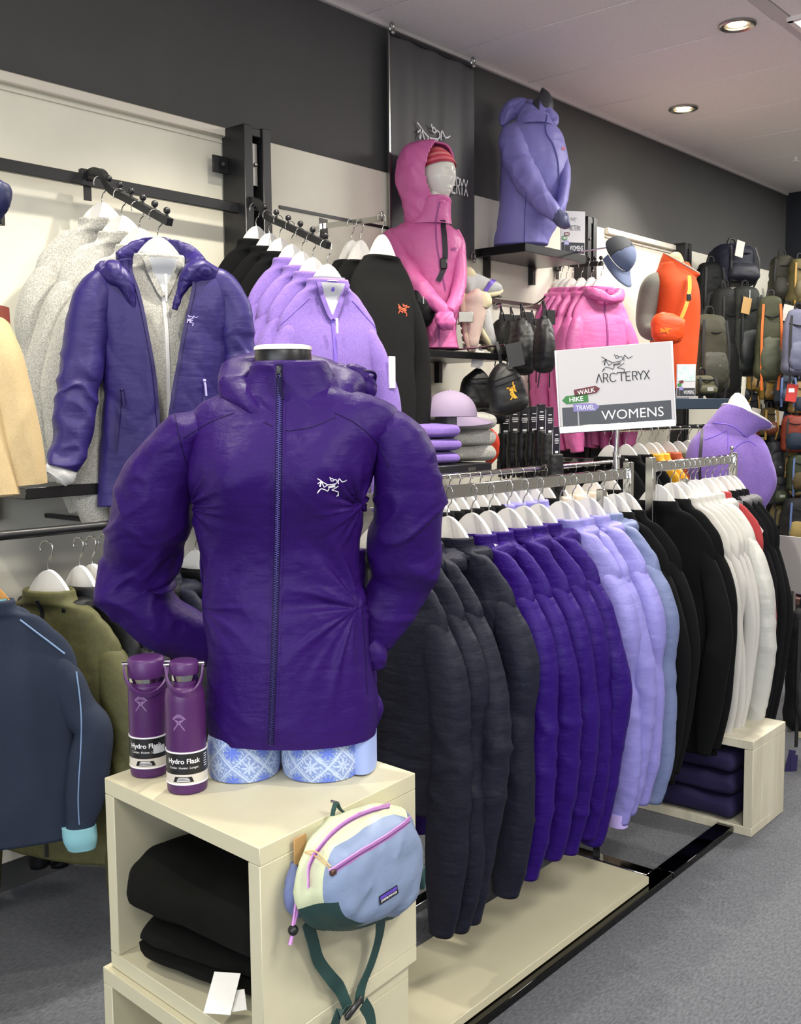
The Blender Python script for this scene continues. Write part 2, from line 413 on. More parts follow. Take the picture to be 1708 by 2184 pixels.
# ================================================================ setting
def struct(o): o['kind'] = 'structure'; return o
m_dark = mat('dark_wall_paint', '#4b4b4b', .75, kind='paint', col2='#484848', scale=3)
m_white = mat('white_panel', '#e9e6d6', .55, kind='paint', col2='#e4e1d1', scale=2)
m_ceil = mat('ceiling_tile', '#fbf5f1', .9, kind='mottle', col2='#f5efeb', scale=120)
m_black = mat('black_metal', '#1b1c1f', .35, spec=.5)
m_blackw = mat('black_laminate', '#141416', .3)
m_chrome = mat('chrome', '#c9c9c6', .09, metal=1)
m_dchrome = mat('smoked_chrome', '#4b4a48', .07, metal=1)
m_steel = mat('brushed_steel', '#a9a8a4', .3, metal=1)
m_hang = mat('white_hanger', '#e2e0dc', .42)
m_cream = mat('cream_laminate', '#cdc7ab', .5, kind='paint', col2='#c8c2a6', scale=4)
def carpet():
    m = mat('carpet', '#505258', .95, kind='carpet', col2='#3a3d45', scale=230, bump=.8, sheen=.2)
    N = m.node_tree.nodes; L = m.node_tree.links; b = N['Principled BSDF']
    tc = N.new('ShaderNodeTexCoord'); mp = N.new('ShaderNodeMapping'); mp.inputs['Rotation'].default_value = (0, 0, .8); mp.inputs['Scale'].default_value = (1, 2.6, 1)
    L.new(tc.outputs['Object'], mp.inputs[0]); n = N.new('ShaderNodeTexNoise'); n.inputs['Scale'].default_value = 60; n.inputs['Detail'].default_value = 3
    L.new(mp.outputs[0], n.inputs['Vector'])
    rp = N.new('ShaderNodeValToRGB'); rp.color_ramp.elements[0].position = .35; rp.color_ramp.elements[1].position = .65
    rp.color_ramp.elements[0].color = lin('#3c3f47'); rp.color_ramp.elements[1].color = lin('#71737a'); L.new(n.outputs['Fac'], rp.inputs[0])
    old = b.inputs['Base Color'].links[0].from_socket
    mx = N.new('ShaderNodeMix'); mx.data_type = 'RGBA'; mx.inputs[0].default_value = .55; L.new(old, mx.inputs[6]); L.new(rp.outputs[0], mx.inputs[7]); L.new(mx.outputs[2], b.inputs['Base Color'])
    return m
XN, XF, YB = -2.6, 8.15, -3.4
o = MB().box(((XN+XF)/2, (YB+WALL_Y)/2, -.05), (XF-XN, WALL_Y-YB, .1)).build('floor', carpet()); struct(o)
ceil = struct(MB().box(((XN+XF)/2, (YB+WALL_Y)/2, CEIL+.08), (XF-XN, WALL_Y-YB, .08)).build('ceiling', mat('ceiling_void', '#2a2828', .9)))
wl = struct(MB().box(((XN+XF)/2, WALL_Y+.05, CEIL/2+.02), (XF-XN, .1, CEIL+.2)).build('wall_left', m_dark))
struct(MB().box(((XN+XF)/2, YB-.05, CEIL/2), (XF-XN, .1, CEIL+.2)).build('wall_right', mat('pale_wall', '#b9b4ac', .8)))
struct(MB().box((XF+.05, (1.2+WALL_Y)/2, CEIL/2), (.1, WALL_Y-1.2, CEIL+.2)).build('wall_far', mat('navy_wall_paint', '#1e2129', .7)))
struct(MB().box((XF+.05, (YB+1.2)/2, CEIL/2), (.1, 1.2-YB, CEIL+.2)).build('wall_far', mat('pale_wall', '#b9b4ac', .8)))
struct(MB().box((XN-.05, (YB+WALL_Y)/2, CEIL/2), (.1, WALL_Y-YB, CEIL+.2)).build('wall_near', mat('pale_wall', '#b9b4ac', .8)))
# ceiling tiles: rows along the wall, recessed joints
x0 = P(963, 113, Z=CEIL).x; dx = (P(1465, 319, Z=CEIL).x-x0)/4
ytr = P(1600, 4, Z=CEIL).y
print('tile dx', dx, 'trim y', ytr, 'x0', x0)
tile_me = {}
def tile(xa, xb, ya, yb):
    key = (round(xb-xa, 3), round(yb-ya, 3))
    if key not in tile_me: tile_me[key] = MB().rbox((0, 0, 0), (xb-xa-.007, yb-ya-.007, .024), .003).mesh('ceiling_tile', m_ceil, 40)
    o = bpy.data.objects.new('ceiling_tile', tile_me[key]); COL.objects.link(o); o.location = ((xa+xb)/2, (ya+yb)/2, CEIL+.013); o.parent = ceil
TRX = [(P(1677, 42, Z=CEIL).x)]
yb2 = ytr-.06
xs = [x0+dx*k for k in range(-9, 12)]
for a, b in zip(xs[:-1], xs[1:]):
    a_, b_ = max(a, XN), min(b, XF)
    if b_-a_ < .05: continue
    tile(a_, b_, ytr, WALL_Y)
    for ya, yb_ in ((yb2-1.2, yb2), (yb2-2.4, yb2-1.2)):
        tile(a_, b_, ya, yb_)
struct(MB().box(((XN+XF)/2, (ytr+yb2)/2, CEIL+.004), (XF-XN, .06, .012)).build('trim_1', mat('ceiling_trim', '#d8d2cf', .6)))
struct(MB().box(((XN+XF)/2, WALL_Y-.008, CEIL-.008), (XF-XN, .016, .016)).build('trim_2', mat('ceiling_trim', '#d8d2cf', .6)))
# recessed panel lights
m_lamp = mat('lamp_diffuser', '#fffaf0', .5, emit=5)
corner = P(1677, 42, Z=CEIL)
TROFFERS[0] = (corner.x+.58, corner.y-.26); TROFFERS[2] = (min(7.4, TROFFERS[0][0]+2.6), TROFFERS[0][1]); print('TROFF', TROFFERS)
for i, (x, y) in enumerate(TROFFERS):
    t = thing('ceiling_light', ['bright recessed ceiling panel light at the upper right corner', 'recessed ceiling panel light above the aisle', 'recessed ceiling panel light at the far end', 'recessed ceiling panel light behind the photographer', 'recessed ceiling panel light over the opposite aisle', 'recessed ceiling panel light over the far opposite aisle'][i], 'light', (x, y, CEIL))
    f = MB()
    for sx in (-1, 1): f.box((sx*.59, 0, -.008), (.025, .5, .018))
    for sy in (-1, 1): f.box((0, sy*.24, -.008), (1.2, .025, .018))
    f.build('frame', m_ceil, t); MB().box((0, 0, -.006), (1.16, .46, .006)).build('diffuser', m_lamp, t)
    area_light((0, 0, -.03), 1.1, .42, LAMP_E, LAMP_C, t)
def downlight(x, y, label, pw=52, tgt=None):
    t = thing('downlight', label, 'light', (x, y, CEIL))
    MB().lathe([(.062, -.001), (.078, -.001), (.078, -.007), (.07, -.012), (.055, -.006), (.052, .02), (.0, .02)], 32).build('trim_ring', m_steel, t)
    MB().lathe([(.0, -.004), (.036, -.002), (.04, .01), (0, .012)], 24).build('bulb', mat('warm_bulb', '#ffe7a8', .4, emit=22), t)
    l = spot_light((x, y, CEIL-.02), tgt or (x, y-.0, 0), pw, (1, .93, .80), 105, .035); l.parent = t; l.location = (0, 0, -.03)
for (px, py, lb) in ((1572, 52, 'round ceiling downlight nearest the panel light'), (1457, 231, 'round ceiling downlight farther along the ceiling')):
    p = P(px, py, Z=CEIL); downlight(p.x, p.y, lb); print('downlight', p)
for i, (x, y) in enumerate(UNSEEN_DOWNLIGHTS): downlight(x, y, pw=(70, 10, 125, 75, 120)[i], label='unseen round ceiling downlight above the frame, ' + ['left of the hooded mannequin bay', 'over the headless mannequin', 'over the wall rail', 'over the wall shelf', 'added over the lavender jacket'][i])
m_spr = thing('sprinkler', 'small white sprinkler head on the far ceiling', 'sprinkler', P(1697, 334, Z=CEIL))
MB().cyl((0, 0, 0), (0, 0, -.03), .012).cyl((0, 0, -.03), (0, 0, -.035), .025).build('head', m_ceil, m_spr)

# white slat panels on the wall
zb = P(521, 288, Y=WALL_Y-.03).z
print('band z', zb, P(0, 158.6, Y=WALL_Y-.03).z, P(1460, 524, Y=WALL_Y-.03).z, 'ceil check', P(830, 64, Y=WALL_Y).z, P(1652, 398, Y=WALL_Y).z)
Xof = lambda px, y=WALL_Y-.03: P(px, 500, Y=y).x
segs = [(-2.6, Xof(560)), (Xof(560), Xof(832)), (Xof(832), Xof(1262)), (Xof(1262), Xof(1476)), (Xof(1476), Xof(1600)), (Xof(1600), 8.1)]
for k, (a, b) in enumerate(segs):
    top = zb if k != 4 else zb
    MB().rbox(((a+b)/2, WALL_Y-.012, (top+.1)/2), (b-a-.006, .024, top-.1), .003).build('wall_panel', m_white, wl)
# pale rail strip along the panel top
for (a, b, zt) in ((-2.6, Xof(522), 0), (Xof(1291), Xof(1462), 0)):
    s = MB(); z1 = zb-(P(0, 158.6, Y=WALL_Y-.03).z-P(0, 183, Y=WALL_Y-.03).z)
    s.rbox(((a+b)/2, WALL_Y-.037, (zb+z1)/2+.002), (b-a, .026, zb-z1), .004).box(((a+b)/2, WALL_Y-.028, z1-.012), (b-a, .01, .008))
    s.build('panel_rail', mat('cream_rail', '#ded8ca', .5), wl)
zr = P(640, 445, Y=WALL_Y-.03).z
MB().box(((Xof(598)+Xof(832))/2, WALL_Y-.026, P(720, 465, Y=WALL_Y-.03).z), (Xof(832)-Xof(598), .006, .012)).build('panel_groove', m_black, wl)

# posts with slots
def post(px, pytop, label, w=.13, gap=.045, dpt=.12, wd=None):
    c = P(px, pytop, Y=WALL_Y-.05-dpt); z = c.z; X = c.x
    t = thing('upright_post', label, 'post', (X, WALL_Y-.03, 0))
    for s in (-1, 1): MB().rbox((s*(w/2-(w-gap)/4), -dpt/2, z/2), ((w-gap)/2, dpt, z), .003).build('upright', m_black, t)
    MB().rbox((0, -dpt/2, z-.02), (gap, dpt*.9, .03), .003).build('top_cap', m_black, t)
    MB().box((0, -.02, z/2), (gap, .004, z-.1)).build('back_strip', mat('brass_strip', '#a8864e', .5), t)
    for k in range(9): MB().box((0, -dpt*.75, z-.2-.085*k), (gap+.01, .006, .006)).build('rung', m_black, t)
    if w > .1:
        MB().rbox((0, -dpt+.02, z-.13), (.024, .006, .15), .002).build('slot_plate', m_steel, t)
        MB().sphere((0, -dpt+.014, z-.13), .008, 8).build('screw', m_steel, t)
        MB().rbox((-w/2-.035, -.03, z-.135), (.07, .008, .06), .002).sphere((-w/2-.03, -.04, z-.135), .011, 8).build('fixing_bracket', m_black, t)
    else: MB().sphere((-w/2+.02, -dpt-.002, z-.12), .007, 8).build('screw', m_steel, t)
    return t
post(557, 268, 'tall black slotted post behind the left knob arms')
post(1271, 462, 'black slotted post right of the sign on the upper shelf', w=.1, gap=.02, dpt=.08)
post(1475, 518, 'black slotted post behind the orange vest', w=.1, gap=.02, dpt=.08)
# flat rail
a = P(-260, 300, Y=WALL_Y-.08); zt, zl = P(0, 337, Y=WALL_Y-.1).z, P(0, 364, Y=WALL_Y-.1).z
b = P(522, 437, Y=WALL_Y-.1)
print('rail z', zt, zl, P(520, 430, Y=2.9).z, P(516, 447, Y=2.9).z)
t = thing('wall_rail', 'long flat black rail across the white wall, carrying the knob arms', 'rail', (0, WALL_Y-.1, 0))
MB().rbox(((b.x-2.0)/2+.0, 0, (zt+zl)/2), (b.x+2.0, .018, zt-zl), .002).build('bar', m_black, t)
for x in (-1.2, 1.2): MB().box((x, .04, (zt+zl)/2), (.03, .08, .03)).build('standoff', m_black, t)
RAILZ = (zt+zl)/2
# banner
bl, br = P(831, 300, Y=WALL_Y-.05), P(1014, 300, Y=WALL_Y-.05)
bz0 = P(1010, 553, Y=WALL_Y-.05).z
m_banner = mat('banner_cloth', '#4b4b4d', .55)
t = thing('wall_banner', 'dark grey hanging banner with white bird skeleton logo behind the hooded mannequin', 'banner', ((bl.x+br.x)/2, WALL_Y-.045, 0))
wb = br.x-bl.x; bt = CEIL-.045
mb = MB(); n = 24
V = [(-wb/2+wb*i/n, .006*math.sin(i*.9)+.0, z) for z in (bz0, (bz0+bt)/2, bt) for i in range(n+1)]
F = [[r*(n+1)+i, r*(n+1)+i+1, (r+1)*(n+1)+i+1, (r+1)*(n+1)+i] for r in range(2) for i in range(n)]
mb.add(V, F); V2 = [(x, y+.003, z) for x, y, z in V]; mb.add(V2, [f[::-1] for f in F]); mb.build('cloth', m_banner, t)
MB().box((0, .0, bt-.005), (wb, .014, .014)).build('top_bar', m_black, t)
MB().box((-wb/2, -.002, (bz0+bt)/2), (.008, .01, bt-bz0)).build('edge_strip', m_steel, t)
for sx in (-1, 1):
    for z in (bt+.015, bz0+.012):
        k = MB(); k.tube([(sx*(wb/2-.02)+.014*math.cos(q), -.006, z+.02*math.sin(q)) for q in np.linspace(0, 6.283, 14)[:-1]], .004, 6, True).sphere((sx*(wb/2-.02), -.01, z-.02), .011, 8).build('eyelet_hook', m_steel, t)
cb = P(926, 290, Y=WALL_Y-.06)
g = MB(); sc = .235
strokes(g, BIRD, .028, lambda u, v: (cb.x-(bl.x+br.x)/2+(u-.5)*sc, -.014, cb.z+(v-.45)*sc)); g.build('bird_logo', mat('print_white', '#e8e8ea', .6), t)
ct = P(998, 402, Y=WALL_Y-.06); hL = .072
g = MB(); strokes(g, ARC, .12, lambda u, v: (ct.x-(bl.x+br.x)/2+(u-5.25)*hL*.72, -.014, ct.z+(v-.5)*hL)); g.build('lettering', MC['print_white'], t)

# unseen window added behind the photographer, so bluish daylight lifts the ceiling
w = struct(MB().rbox((XN+.02, -.4, 1.55), (.05, 3.6, 2.3), .004).build('added_window_1', mat('added_window_glow', '#dfe8f5', .4, emit=1.2)))
for y in (-2.2, -1.0, .2, 1.4): MB().rbox((XN+.05, y, 1.55), (.04, .05, 2.3), .003).build('mullion', m_black, w)
wl_ = area_light((XN+.12, -.4, 1.6), 2.1, 3.4, 60, (.86, .92, 1.0)); wl_.rotation_euler = (0, -math.pi/2, 0)  # area lamp of the added window
# ================================================================ cube stack
ZT = 0.83
A_, B_, C_ = P(235, 1655, Z=ZT), P(553, 1810, Z=ZT), P(882, 1643, Z=ZT)
e1 = (C_-B_); w1 = e1.length; e1.normalize(); w2 = (A_-B_).length
ang = math.acos((A_-B_).normalized().dot(e1)); half = math.radians(1.5)
cube_rz = math.atan2(e1.y, e1.x)-half; PLAN = ang+2*half      # plan angle of the box corner as seen
print('cube', w1, w2, math.degrees(cube_rz), math.degrees(PLAN))
SH = Matrix(((1, math.cos(PLAN), 0, 0), (0, math.sin(PLAN), 0, 0), (0, 0, 1, 0), (0, 0, 0, 1)))
w1 -= .01
def cube_unit(name, label, w, d, h, z0, ox=0, oy=0, th=.03):
    """open face is local -x; local x in 0..w (right face runs along x), y in 0..d"""
    t = thing(name, label, 'display cube', (B_.x, B_.y, z0), cube_rz)
    c = lambda x, y, z: (x+ox, y+oy, z)
    for nm, cc, dd in (('top_panel', c(w/2, d/2, h-th/2), (w, d, th)), ('bottom_panel', c(w/2, d/2, th/2), (w, d, th)),
                       ('side_panel', c(w/2, th/2, h/2), (w, th, h-2*th-.001)), ('side_panel', c(w/2, d-th/2, h/2), (w, th, h-2*th-.001)),
                       ('back_panel', c(w-th/2, d/2, h/2), (th, d-2*th-.001, h-2*th-.001))):
        MB().rbox(cc, dd, .0012, SH).build(nm, m_cream, t)
    return t
cube_h = .365
cube_unit('display_cube', 'cream open display cube with the purple jacket mannequin on top', w1, w2, cube_h, ZT-cube_h)
cube_unit('display_cube', 'lower cream open display cube under the one with the folded black clothes', w1+.0, w2+.0, ZT-cube_h-.001, 0, -.012, .012)
Mcube = Matrix.Translation(Vector((B_.x, B_.y, 0))) @ Matrix.Rotation(cube_rz, 4, 'Z') @ SH

# ================================================================ hero mannequin
rzH = YAW-math.pi/2
o = P(605, 1640, d=1.965); H = Frame((o.x, o.y, ZT), rzH)
m_mann = mat('mannequin_white', '#e9e6dc', .3, coat=.3)
m_mblack = mat('mannequin_black', '#17171a', .35)
def nordic():
    m = bpy.data.materials.new('nordic_knit'); m.use_nodes = True; nt = m.node_tree; N = nt.nodes; Lk = nt.links; b = N['Principled BSDF']
    b.inputs['Roughness'].default_value = .85; b.inputs['Sheen Weight'].default_value = .2
    uv = N.new('ShaderNodeUVMap'); uv.uv_map = 'UVMap'
    def math_(op, a, c=None, d=None):
        n = N.new('ShaderNodeMath'); n.operation = op
        for i, v in enumerate((a, c, d)):
            if v is None: continue
            if isinstance(v, (int, float)): n.inputs[i].default_value = v
            else: Lk.new(v, n.inputs[i])
        return n.outputs[0]
    sp = N.new('ShaderNodeSeparateXYZ'); Lk.new(uv.outputs[0], sp.inputs[0])
    # knit pixel grid
    g = 560.0
    px = math_('DIVIDE', math_('FLOOR', math_('MULTIPLY', sp.outputs[0], g)), g); py = math_('DIVIDE', math_('FLOOR', math_('MULTIPLY', sp.outputs[1], g)), g)
    k = 19.0
    a = math_('MULTIPLY', math_('ADD', px, py), k); c = math_('MULTIPLY', math_('SUBTRACT', px, py), k)
    fa = math_('SUBTRACT', math_('FRACT', a), .5); fc = math_('SUBTRACT', math_('FRACT', c), .5)
    ex = math_('MULTIPLY', math_('SUBTRACT', fa, fc), .7071); ey = math_('MULTIPLY', math_('ADD', fa, fc), .7071)
    r = math_('SQRT', math_('ADD', math_('MULTIPLY', ex, ex), math_('MULTIPLY', ey, ey))); th = math_('ARCTAN2', ey, ex)
    star = math_('COSINE', math_('MULTIPLY', th, 8)); lim = math_('MULTIPLY_ADD', star, .12, .25)
    flower = math_('LESS_THAN', r, lim); vein = math_('GREATER_THAN', math_('COSINE', math_('MULTIPLY_ADD', th, 8, math.pi)), .93)
    vein = math_('MULTIPLY', vein, math_('LESS_THAN', r, .36)); flower = math_('MULTIPLY', flower, math_('SUBTRACT', 1, vein))
    parity = math_('PINGPONG', math_('ADD', math_('FLOOR', a), math_('FLOOR', c)), 1)
    ma = math_('MAXIMUM', math_('ABSOLUTE', fa), math_('ABSOLUTE', fc))
    l1 = math_('GREATER_THAN', ma, .455); l2 = math_('MULTIPLY', math_('GREATER_THAN', ma, .375), math_('LESS_THAN', ma, .415))
    dots = math_('GREATER_THAN', math_('SINE', math_('MULTIPLY', math_('ADD', px, math_('MULTIPLY', py, 1.0)), 900)), 0)
    line = math_('MAXIMUM', l1, math_('MULTIPLY', l2, dots))
    corner = math_('MULTIPLY', math_('LESS_THAN', math_('ABSOLUTE', math_('SUBTRACT', r, .42)), .035), dots)
    pat = math_('MAXIMUM', line, corner)
    def mix(f, A, B):
        n = N.new('ShaderNodeMix'); n.data_type = 'RGBA'; Lk.new(f, n.inputs[0])
        for s, v in ((6, A), (7, B)):
            if isinstance(v, str): n.inputs[s].default_value = lin(v)
            else: Lk.new(v, n.inputs[s])
        return n.outputs[2]
    fcol = mix(parity, '#5d76d6', '#b4c4e0')
    base = mix(pat, '#8196c8', '#b6c6e2'); colr = mix(flower, base, fcol)
    Lk.new(colr, b.inputs['Base Color'])
    return m
m_nord = nordic()
mq = thing('torso_mannequin', 'headless torso mannequin with a white-capped black neck, standing on the cream cube', 'mannequin', H.o, rzH)
# thighs in patterned leggings (their own thing)
lg = thing('patterned_leggings', 'pale blue leggings with snowflake lattice pattern on the mannequin above the cube', 'leggings', H.o, rzH)
def zfix(rows, z0):
    return rows
for (xl, xr, side) in ((447, 601, -1), (603, 772, 1)):
    k = []
    cxl, cxr = H.L(xl, 1640, 0).x, H.L(xr, 1640, 0).x
    c = (cxl+cxr)/2; a = (cxr-cxl)/2
    for z, s in ((.002, .97), (.02, 1.0), (.05, 1.0), (.075, .96), (.09, .85)): k.append((c+side*(.0 if z < .1 else -.003), -.005, z, a*s, .085*s))
    MB().sweep(k, nu=56, nv=20, ex=2.15, cap=(1, 1)).build('legging_leg', m_nord, lg)
k = [( (H.L(785, 1600, 0).x-.012), .02, z, .028, .075) for z in (.004, .05, .09, .12)]
MB().sweep(k, nu=30, nv=8).build('side_panel', mat('plain_periwinkle', '#97a9dc', .8), lg)
# neck
nz = H.L(602, 742, 0).z; nx = H.L(602, 742, 0).x; ra = (H.L(663, 742, 0).x-H.L(541, 742, 0).x)/2
mb = MB(); mb.sweep([(nx, .01, nz-.11, ra*1.0, .052), (nx, .01, nz-.05, ra*.97, .05), (nx, .01, nz-.012, ra*.99, .052), (nx, .01, nz-.002, ra*.97, .05)], nu=48, nv=16, cap=(0, 1)); mb.build('neck', m_mblack, mq)
mb = MB(); mb.sweep([(nx, .01, nz-.004, ra*1.01, .053), (nx, .01, nz+.002, ra*1.0, .0525), (nx, .01, nz+.0045, ra*.9, .047), (nx, .01, nz+.0035, ra*.3, .015)], nu=48, nv=10, cap=(1, 1)); mb.build('neck_cap', m_mann, mq)
MB().sweep([(0, .01, .25, .07, .05), (0, .01, .45, .09, .05), (0, .01, .6, .09, .05), (0, .01, .68, .05, .045)], nu=30, nv=20).build('torso', m_mblack, mq)

m_pur = mat('purple_nylon', '#2b0f5a', .44, kind='nylon', bump=.5, spec=.15)
m_purz = mat('purple_zip', '#150b38', .55, spec=.15)
jk = thing('purple_hooded_jacket', 'deep purple insulated hooded jacket worn by the headless mannequin in front', 'jacket', H.o, rzH)
rows = [(1592, 446, 800, .108), (1560, 441, 803, .112), (1500, 441, 797, .113), (1420, 443, 787, .112), (1330, 437, 778, .105), (1250, 430, 766, .1), (1170, 424, 766, .102),
        (1090, 413, 782, .112), (1020, 404, 800, .118), (960, 402, 822, .112), (915, 400, 850, .1), (885, 405, 855, .088), (862, 425, 838, .078), (842, 462, 800, .068), (825, 495, 745, .06), (800, 520, 715, .055)]
kk = H.rows([(877+(r[0]-877)/1.052,)+tuple(r[1:]) for r in rows], 0.0)
def bust(G, u, v, C):
    z = G[..., 2]; zb_ = H.L(600, 1010, 0).z; x = G[..., 0]-C[:, None, 0]; f = (G[..., 1] < C[:, None, 1])
    for s in (-1, 1): G[..., 1] -= f*.034*np.exp(-((z-zb_)/.075)**2-((x-s*.075)/.062)**2)
    G[..., 1] += f*.012*np.exp(-((z-zb_+.17)/.08)**2)
    # hem: rises at the sides, dips in front
    w = np.exp(-((v)/.05)**2); G[..., 2] += w*(-.004)
    return G
def wr_hero(Pt, N, u, v):
    d = .0028*vn(Pt*np.array([5, 5, 3.5]), 31)
    Q = Pt+.03*np.stack([vn(Pt*5, 3), vn(Pt*5, 4), vn(Pt*5, 5)], -1)
    # tension lines fanning from the waist sides
    zw = H.L(600, 1290, 0).z
    for s, sx in ((1, .145), (-1, -.14)):
        dx_, dz_ = (Pt[..., 0]-sx), (Pt[..., 2]-zw); r = np.sqrt(dx_**2+dz_**2)+1e-6; a = np.arctan2(dz_, -s*dx_)
        amp = (.0062 if s > 0 else .0035)*np.exp(-((r-.07)/.075)**2)*(Pt[..., 1] < .02)
        q = np.stack([a*(3.2 if s > 0 else 2.3)+r*4, r*3, np.full_like(r, 1.7*s)], -1)
        d = d+amp*(ridge(q, 41)-.35)+amp*.5*vn(q*2.3, 17)
    # armpit pulls
    za = H.L(600, 1075, 0).z
    for s, sx in ((1, .155), (-1, -.165)):
        dx_, dz_ = (Pt[..., 0]-sx), (Pt[..., 2]-za); r = np.sqrt(dx_**2+dz_**2)+1e-6; a = np.arctan2(dz_, -s*dx_)
        amp = .007*np.exp(-(r/.07)**2); q = np.stack([a*4, r*6, np.full_like(r, 2.1+s)], -1)
        d = d+amp*(ridge(q, 43)-.3)
    d = d+.0026*np.maximum(ridge(rot(Q, .9)*np.array([8, 8, 22]), 12), .1)*np.clip(np.abs(Pt[..., 0])*8, 0, 1)+.0006*vn(Q*60, 5)
    return d
body = MB().sweep(kk, nu=220, nv=260, ex=2.25, wr=wr_hero, shapefn=bust, cap=(0, 0)).build('body', m_pur, jk, smooth=180)
# sleeves
armL = H.path([(492, 902, .0, 20, 50), (440, 912, .0, 46, 62), (395, 945, .0, 66, 76), (345, 1010, .01, 77, 78), (322, 1100, .03, 84, 76), (303, 1190, .055, 88, 70), (288, 1250, .07, 78, 66), (325, 1312, .085, 68, 60), (400, 1352, .115, 56, 52), (450, 1375, .13, 50, 46), (530, 1390, .145, 44, 40)])
armR = H.path([(755, 905, .0, 20, 50), (808, 912, .0, 46, 62), (846, 950, .0, 64, 74), (868, 1020, .01, 72, 74), (868, 1100, .03, 73, 72), (866, 1180, .055, 70, 66), (858, 1240, .07, 62, 60), (835, 1285, .07, 60, 52), (805, 1330, .07, 56, 46), (775, 1385, .075, 42, 40)])
def wr_arm(seed, s0=8):
    def f(Pt, N, u, v):
        Q = Pt+.05*np.stack([vn(Pt*6, seed+3), vn(Pt*6, seed+4), vn(Pt*6, seed+5)], -1)
        w = .35+.9*np.exp(-((v-.52)/.2)**2)+.5*np.exp(-((v-.05)/.1)**2)
        d = w*(.0105*(ridge(rot(Q, .35)*np.array([s0*.6, s0*.6, s0*1.2]), seed)-.4)+.006*vn(Q*s0*.9, seed+1)+.0065*(np.maximum(ridge(rot(Q, -.6)*np.array([10, 10, 24]), seed+2), .1)-.4))
        return d+.0008*vn(Pt*55, 3)
    return f
def flatten_el(G, u, v, C): return G
MB().sweep(armL, nu=110, nv=220, ref=(1, .0, .25), ex=2.2, wr=wr_arm(61), cap=(0, 2)).build('sleeve', m_pur, jk, smooth=180)
MB().sweep(armR, nu=110, nv=220, ref=(1, .0, -.15), ex=2.2, wr=wr_arm(71), cap=(0, 2)).build('sleeve', m_pur, jk, smooth=180)
# cuff at the right hip and side back panel
ck = H.path([(782, 1378, .03, 26, 26), (798, 1395, .03, 27, 27), (797, 1418, .035, 25, 25)])
MB().sweep(ck, nu=40, nv=14, ref=(1, 0, 0), cap=(1, 2), wr=wr_puffy(.002, 30, 3)).build('cuff', m_pur, jk, smooth=180)
bk = H.rows([(1580, 700, 800, .03, .08), (1535, 700, 817, .035, .08), (1500, 700, 806, .035, .08), (1400, 700, 796, .035, .07), (1300, 690, 780, .035, .06), (1180, 690, 778, .035, .05)])
MB().sweep(bk, nu=60, nv=60, wr=wr_puffy(.003, 14, 5), cap=(1, 1)).build('back_hem', m_pur, jk, smooth=180)
# collar + hood
zc = lambda y: H.L(600, y, 0).z
def hood_ring(y, l, r, b, yo, tilt): 
    (x, yy, z, a, bb) = H.rows([(y, l, r, b, yo)])[0]; return (x, yy, z, a, bb, tilt)
hk = [hood_ring(905, 490, 772, .085, -.005, .42), hood_ring(880, 482, 776, .088, -.005, .40), hood_ring(850, 486, 765, .085, -.005, .3), hood_ring(820, 510, 725, .074, -.002, .18), hood_ring(795, 530, 706, .066, 0, .06), hood_ring(775, 538, 699, .062, .002, 0), hood_ring(771, 543, 694, .058, .002, 0), hood_ring(776, 550, 686, .053, .002, 0), hood_ring(812, 556, 680, .05, .002, 0)]
MB().sweep(hk, nu=180, nv=120, ex=2.3, wr=lambda Pt, N, u, v: .004*(ridge(rot(Pt, .8)*np.array([14, 14, 24]), 5)-.3)*(v < .72)+.0035*vn(Pt*16, 8)*(v < .75), cap=(0, 0)).build('collar', m_pur, jk, smooth=180)
def lobe(pts, seed, ref=(0, 0, 1)):
    return MB().sweep(H.path(pts), nu=80, nv=90, ref=ref, ex=2.2, cap=(1, 1), wr=lambda Pt, N, u, v: .005*(ridge(rot(Pt, .5)*np.array([16, 16, 22]), seed)-.3)+.004*vn(Pt*15, seed+1))
# hood lying on the shoulders: a soft roll from left shoulder round the back to the right
lobe([(580, 905, -.085, 6, 6), (530, 868, -.06, 26, 24), (500, 832, -.01, 40, 38), (520, 806, .06, 46, 50), (600, 800, .11, 52, 60), (690, 812, .09, 50, 58), (735, 830, .03, 44, 44), (722, 862, -.03, 30, 30), (672, 898, -.075, 8, 8)], 13).build('hood', m_pur, jk, smooth=180)
hb = MB(); hb.sweep(H.path([(690, 800, .07, 28, 24), (725, 808, .06, 34, 26), (765, 815, .05, 34, 24), (785, 822, .05, 29, 18), (797, 812, .06, 18, 8)]), nu=60, nv=50, ref=(0, 0, 1), cap=(1, 1), wr=wr_puffy(.003, 22, 9)); hb.build('hood_brim', m_pur, jk, smooth=180)
hb = MB(); hb.tube(smooth_pts([H.L(700, 787, .03), H.L(750, 793, .035), H.L(800, 799, .05), H.L(797, 818, .06), H.L(784, 836, .07)], 30), .003, 8); hb.build('hood_binding', m_purz, jk)
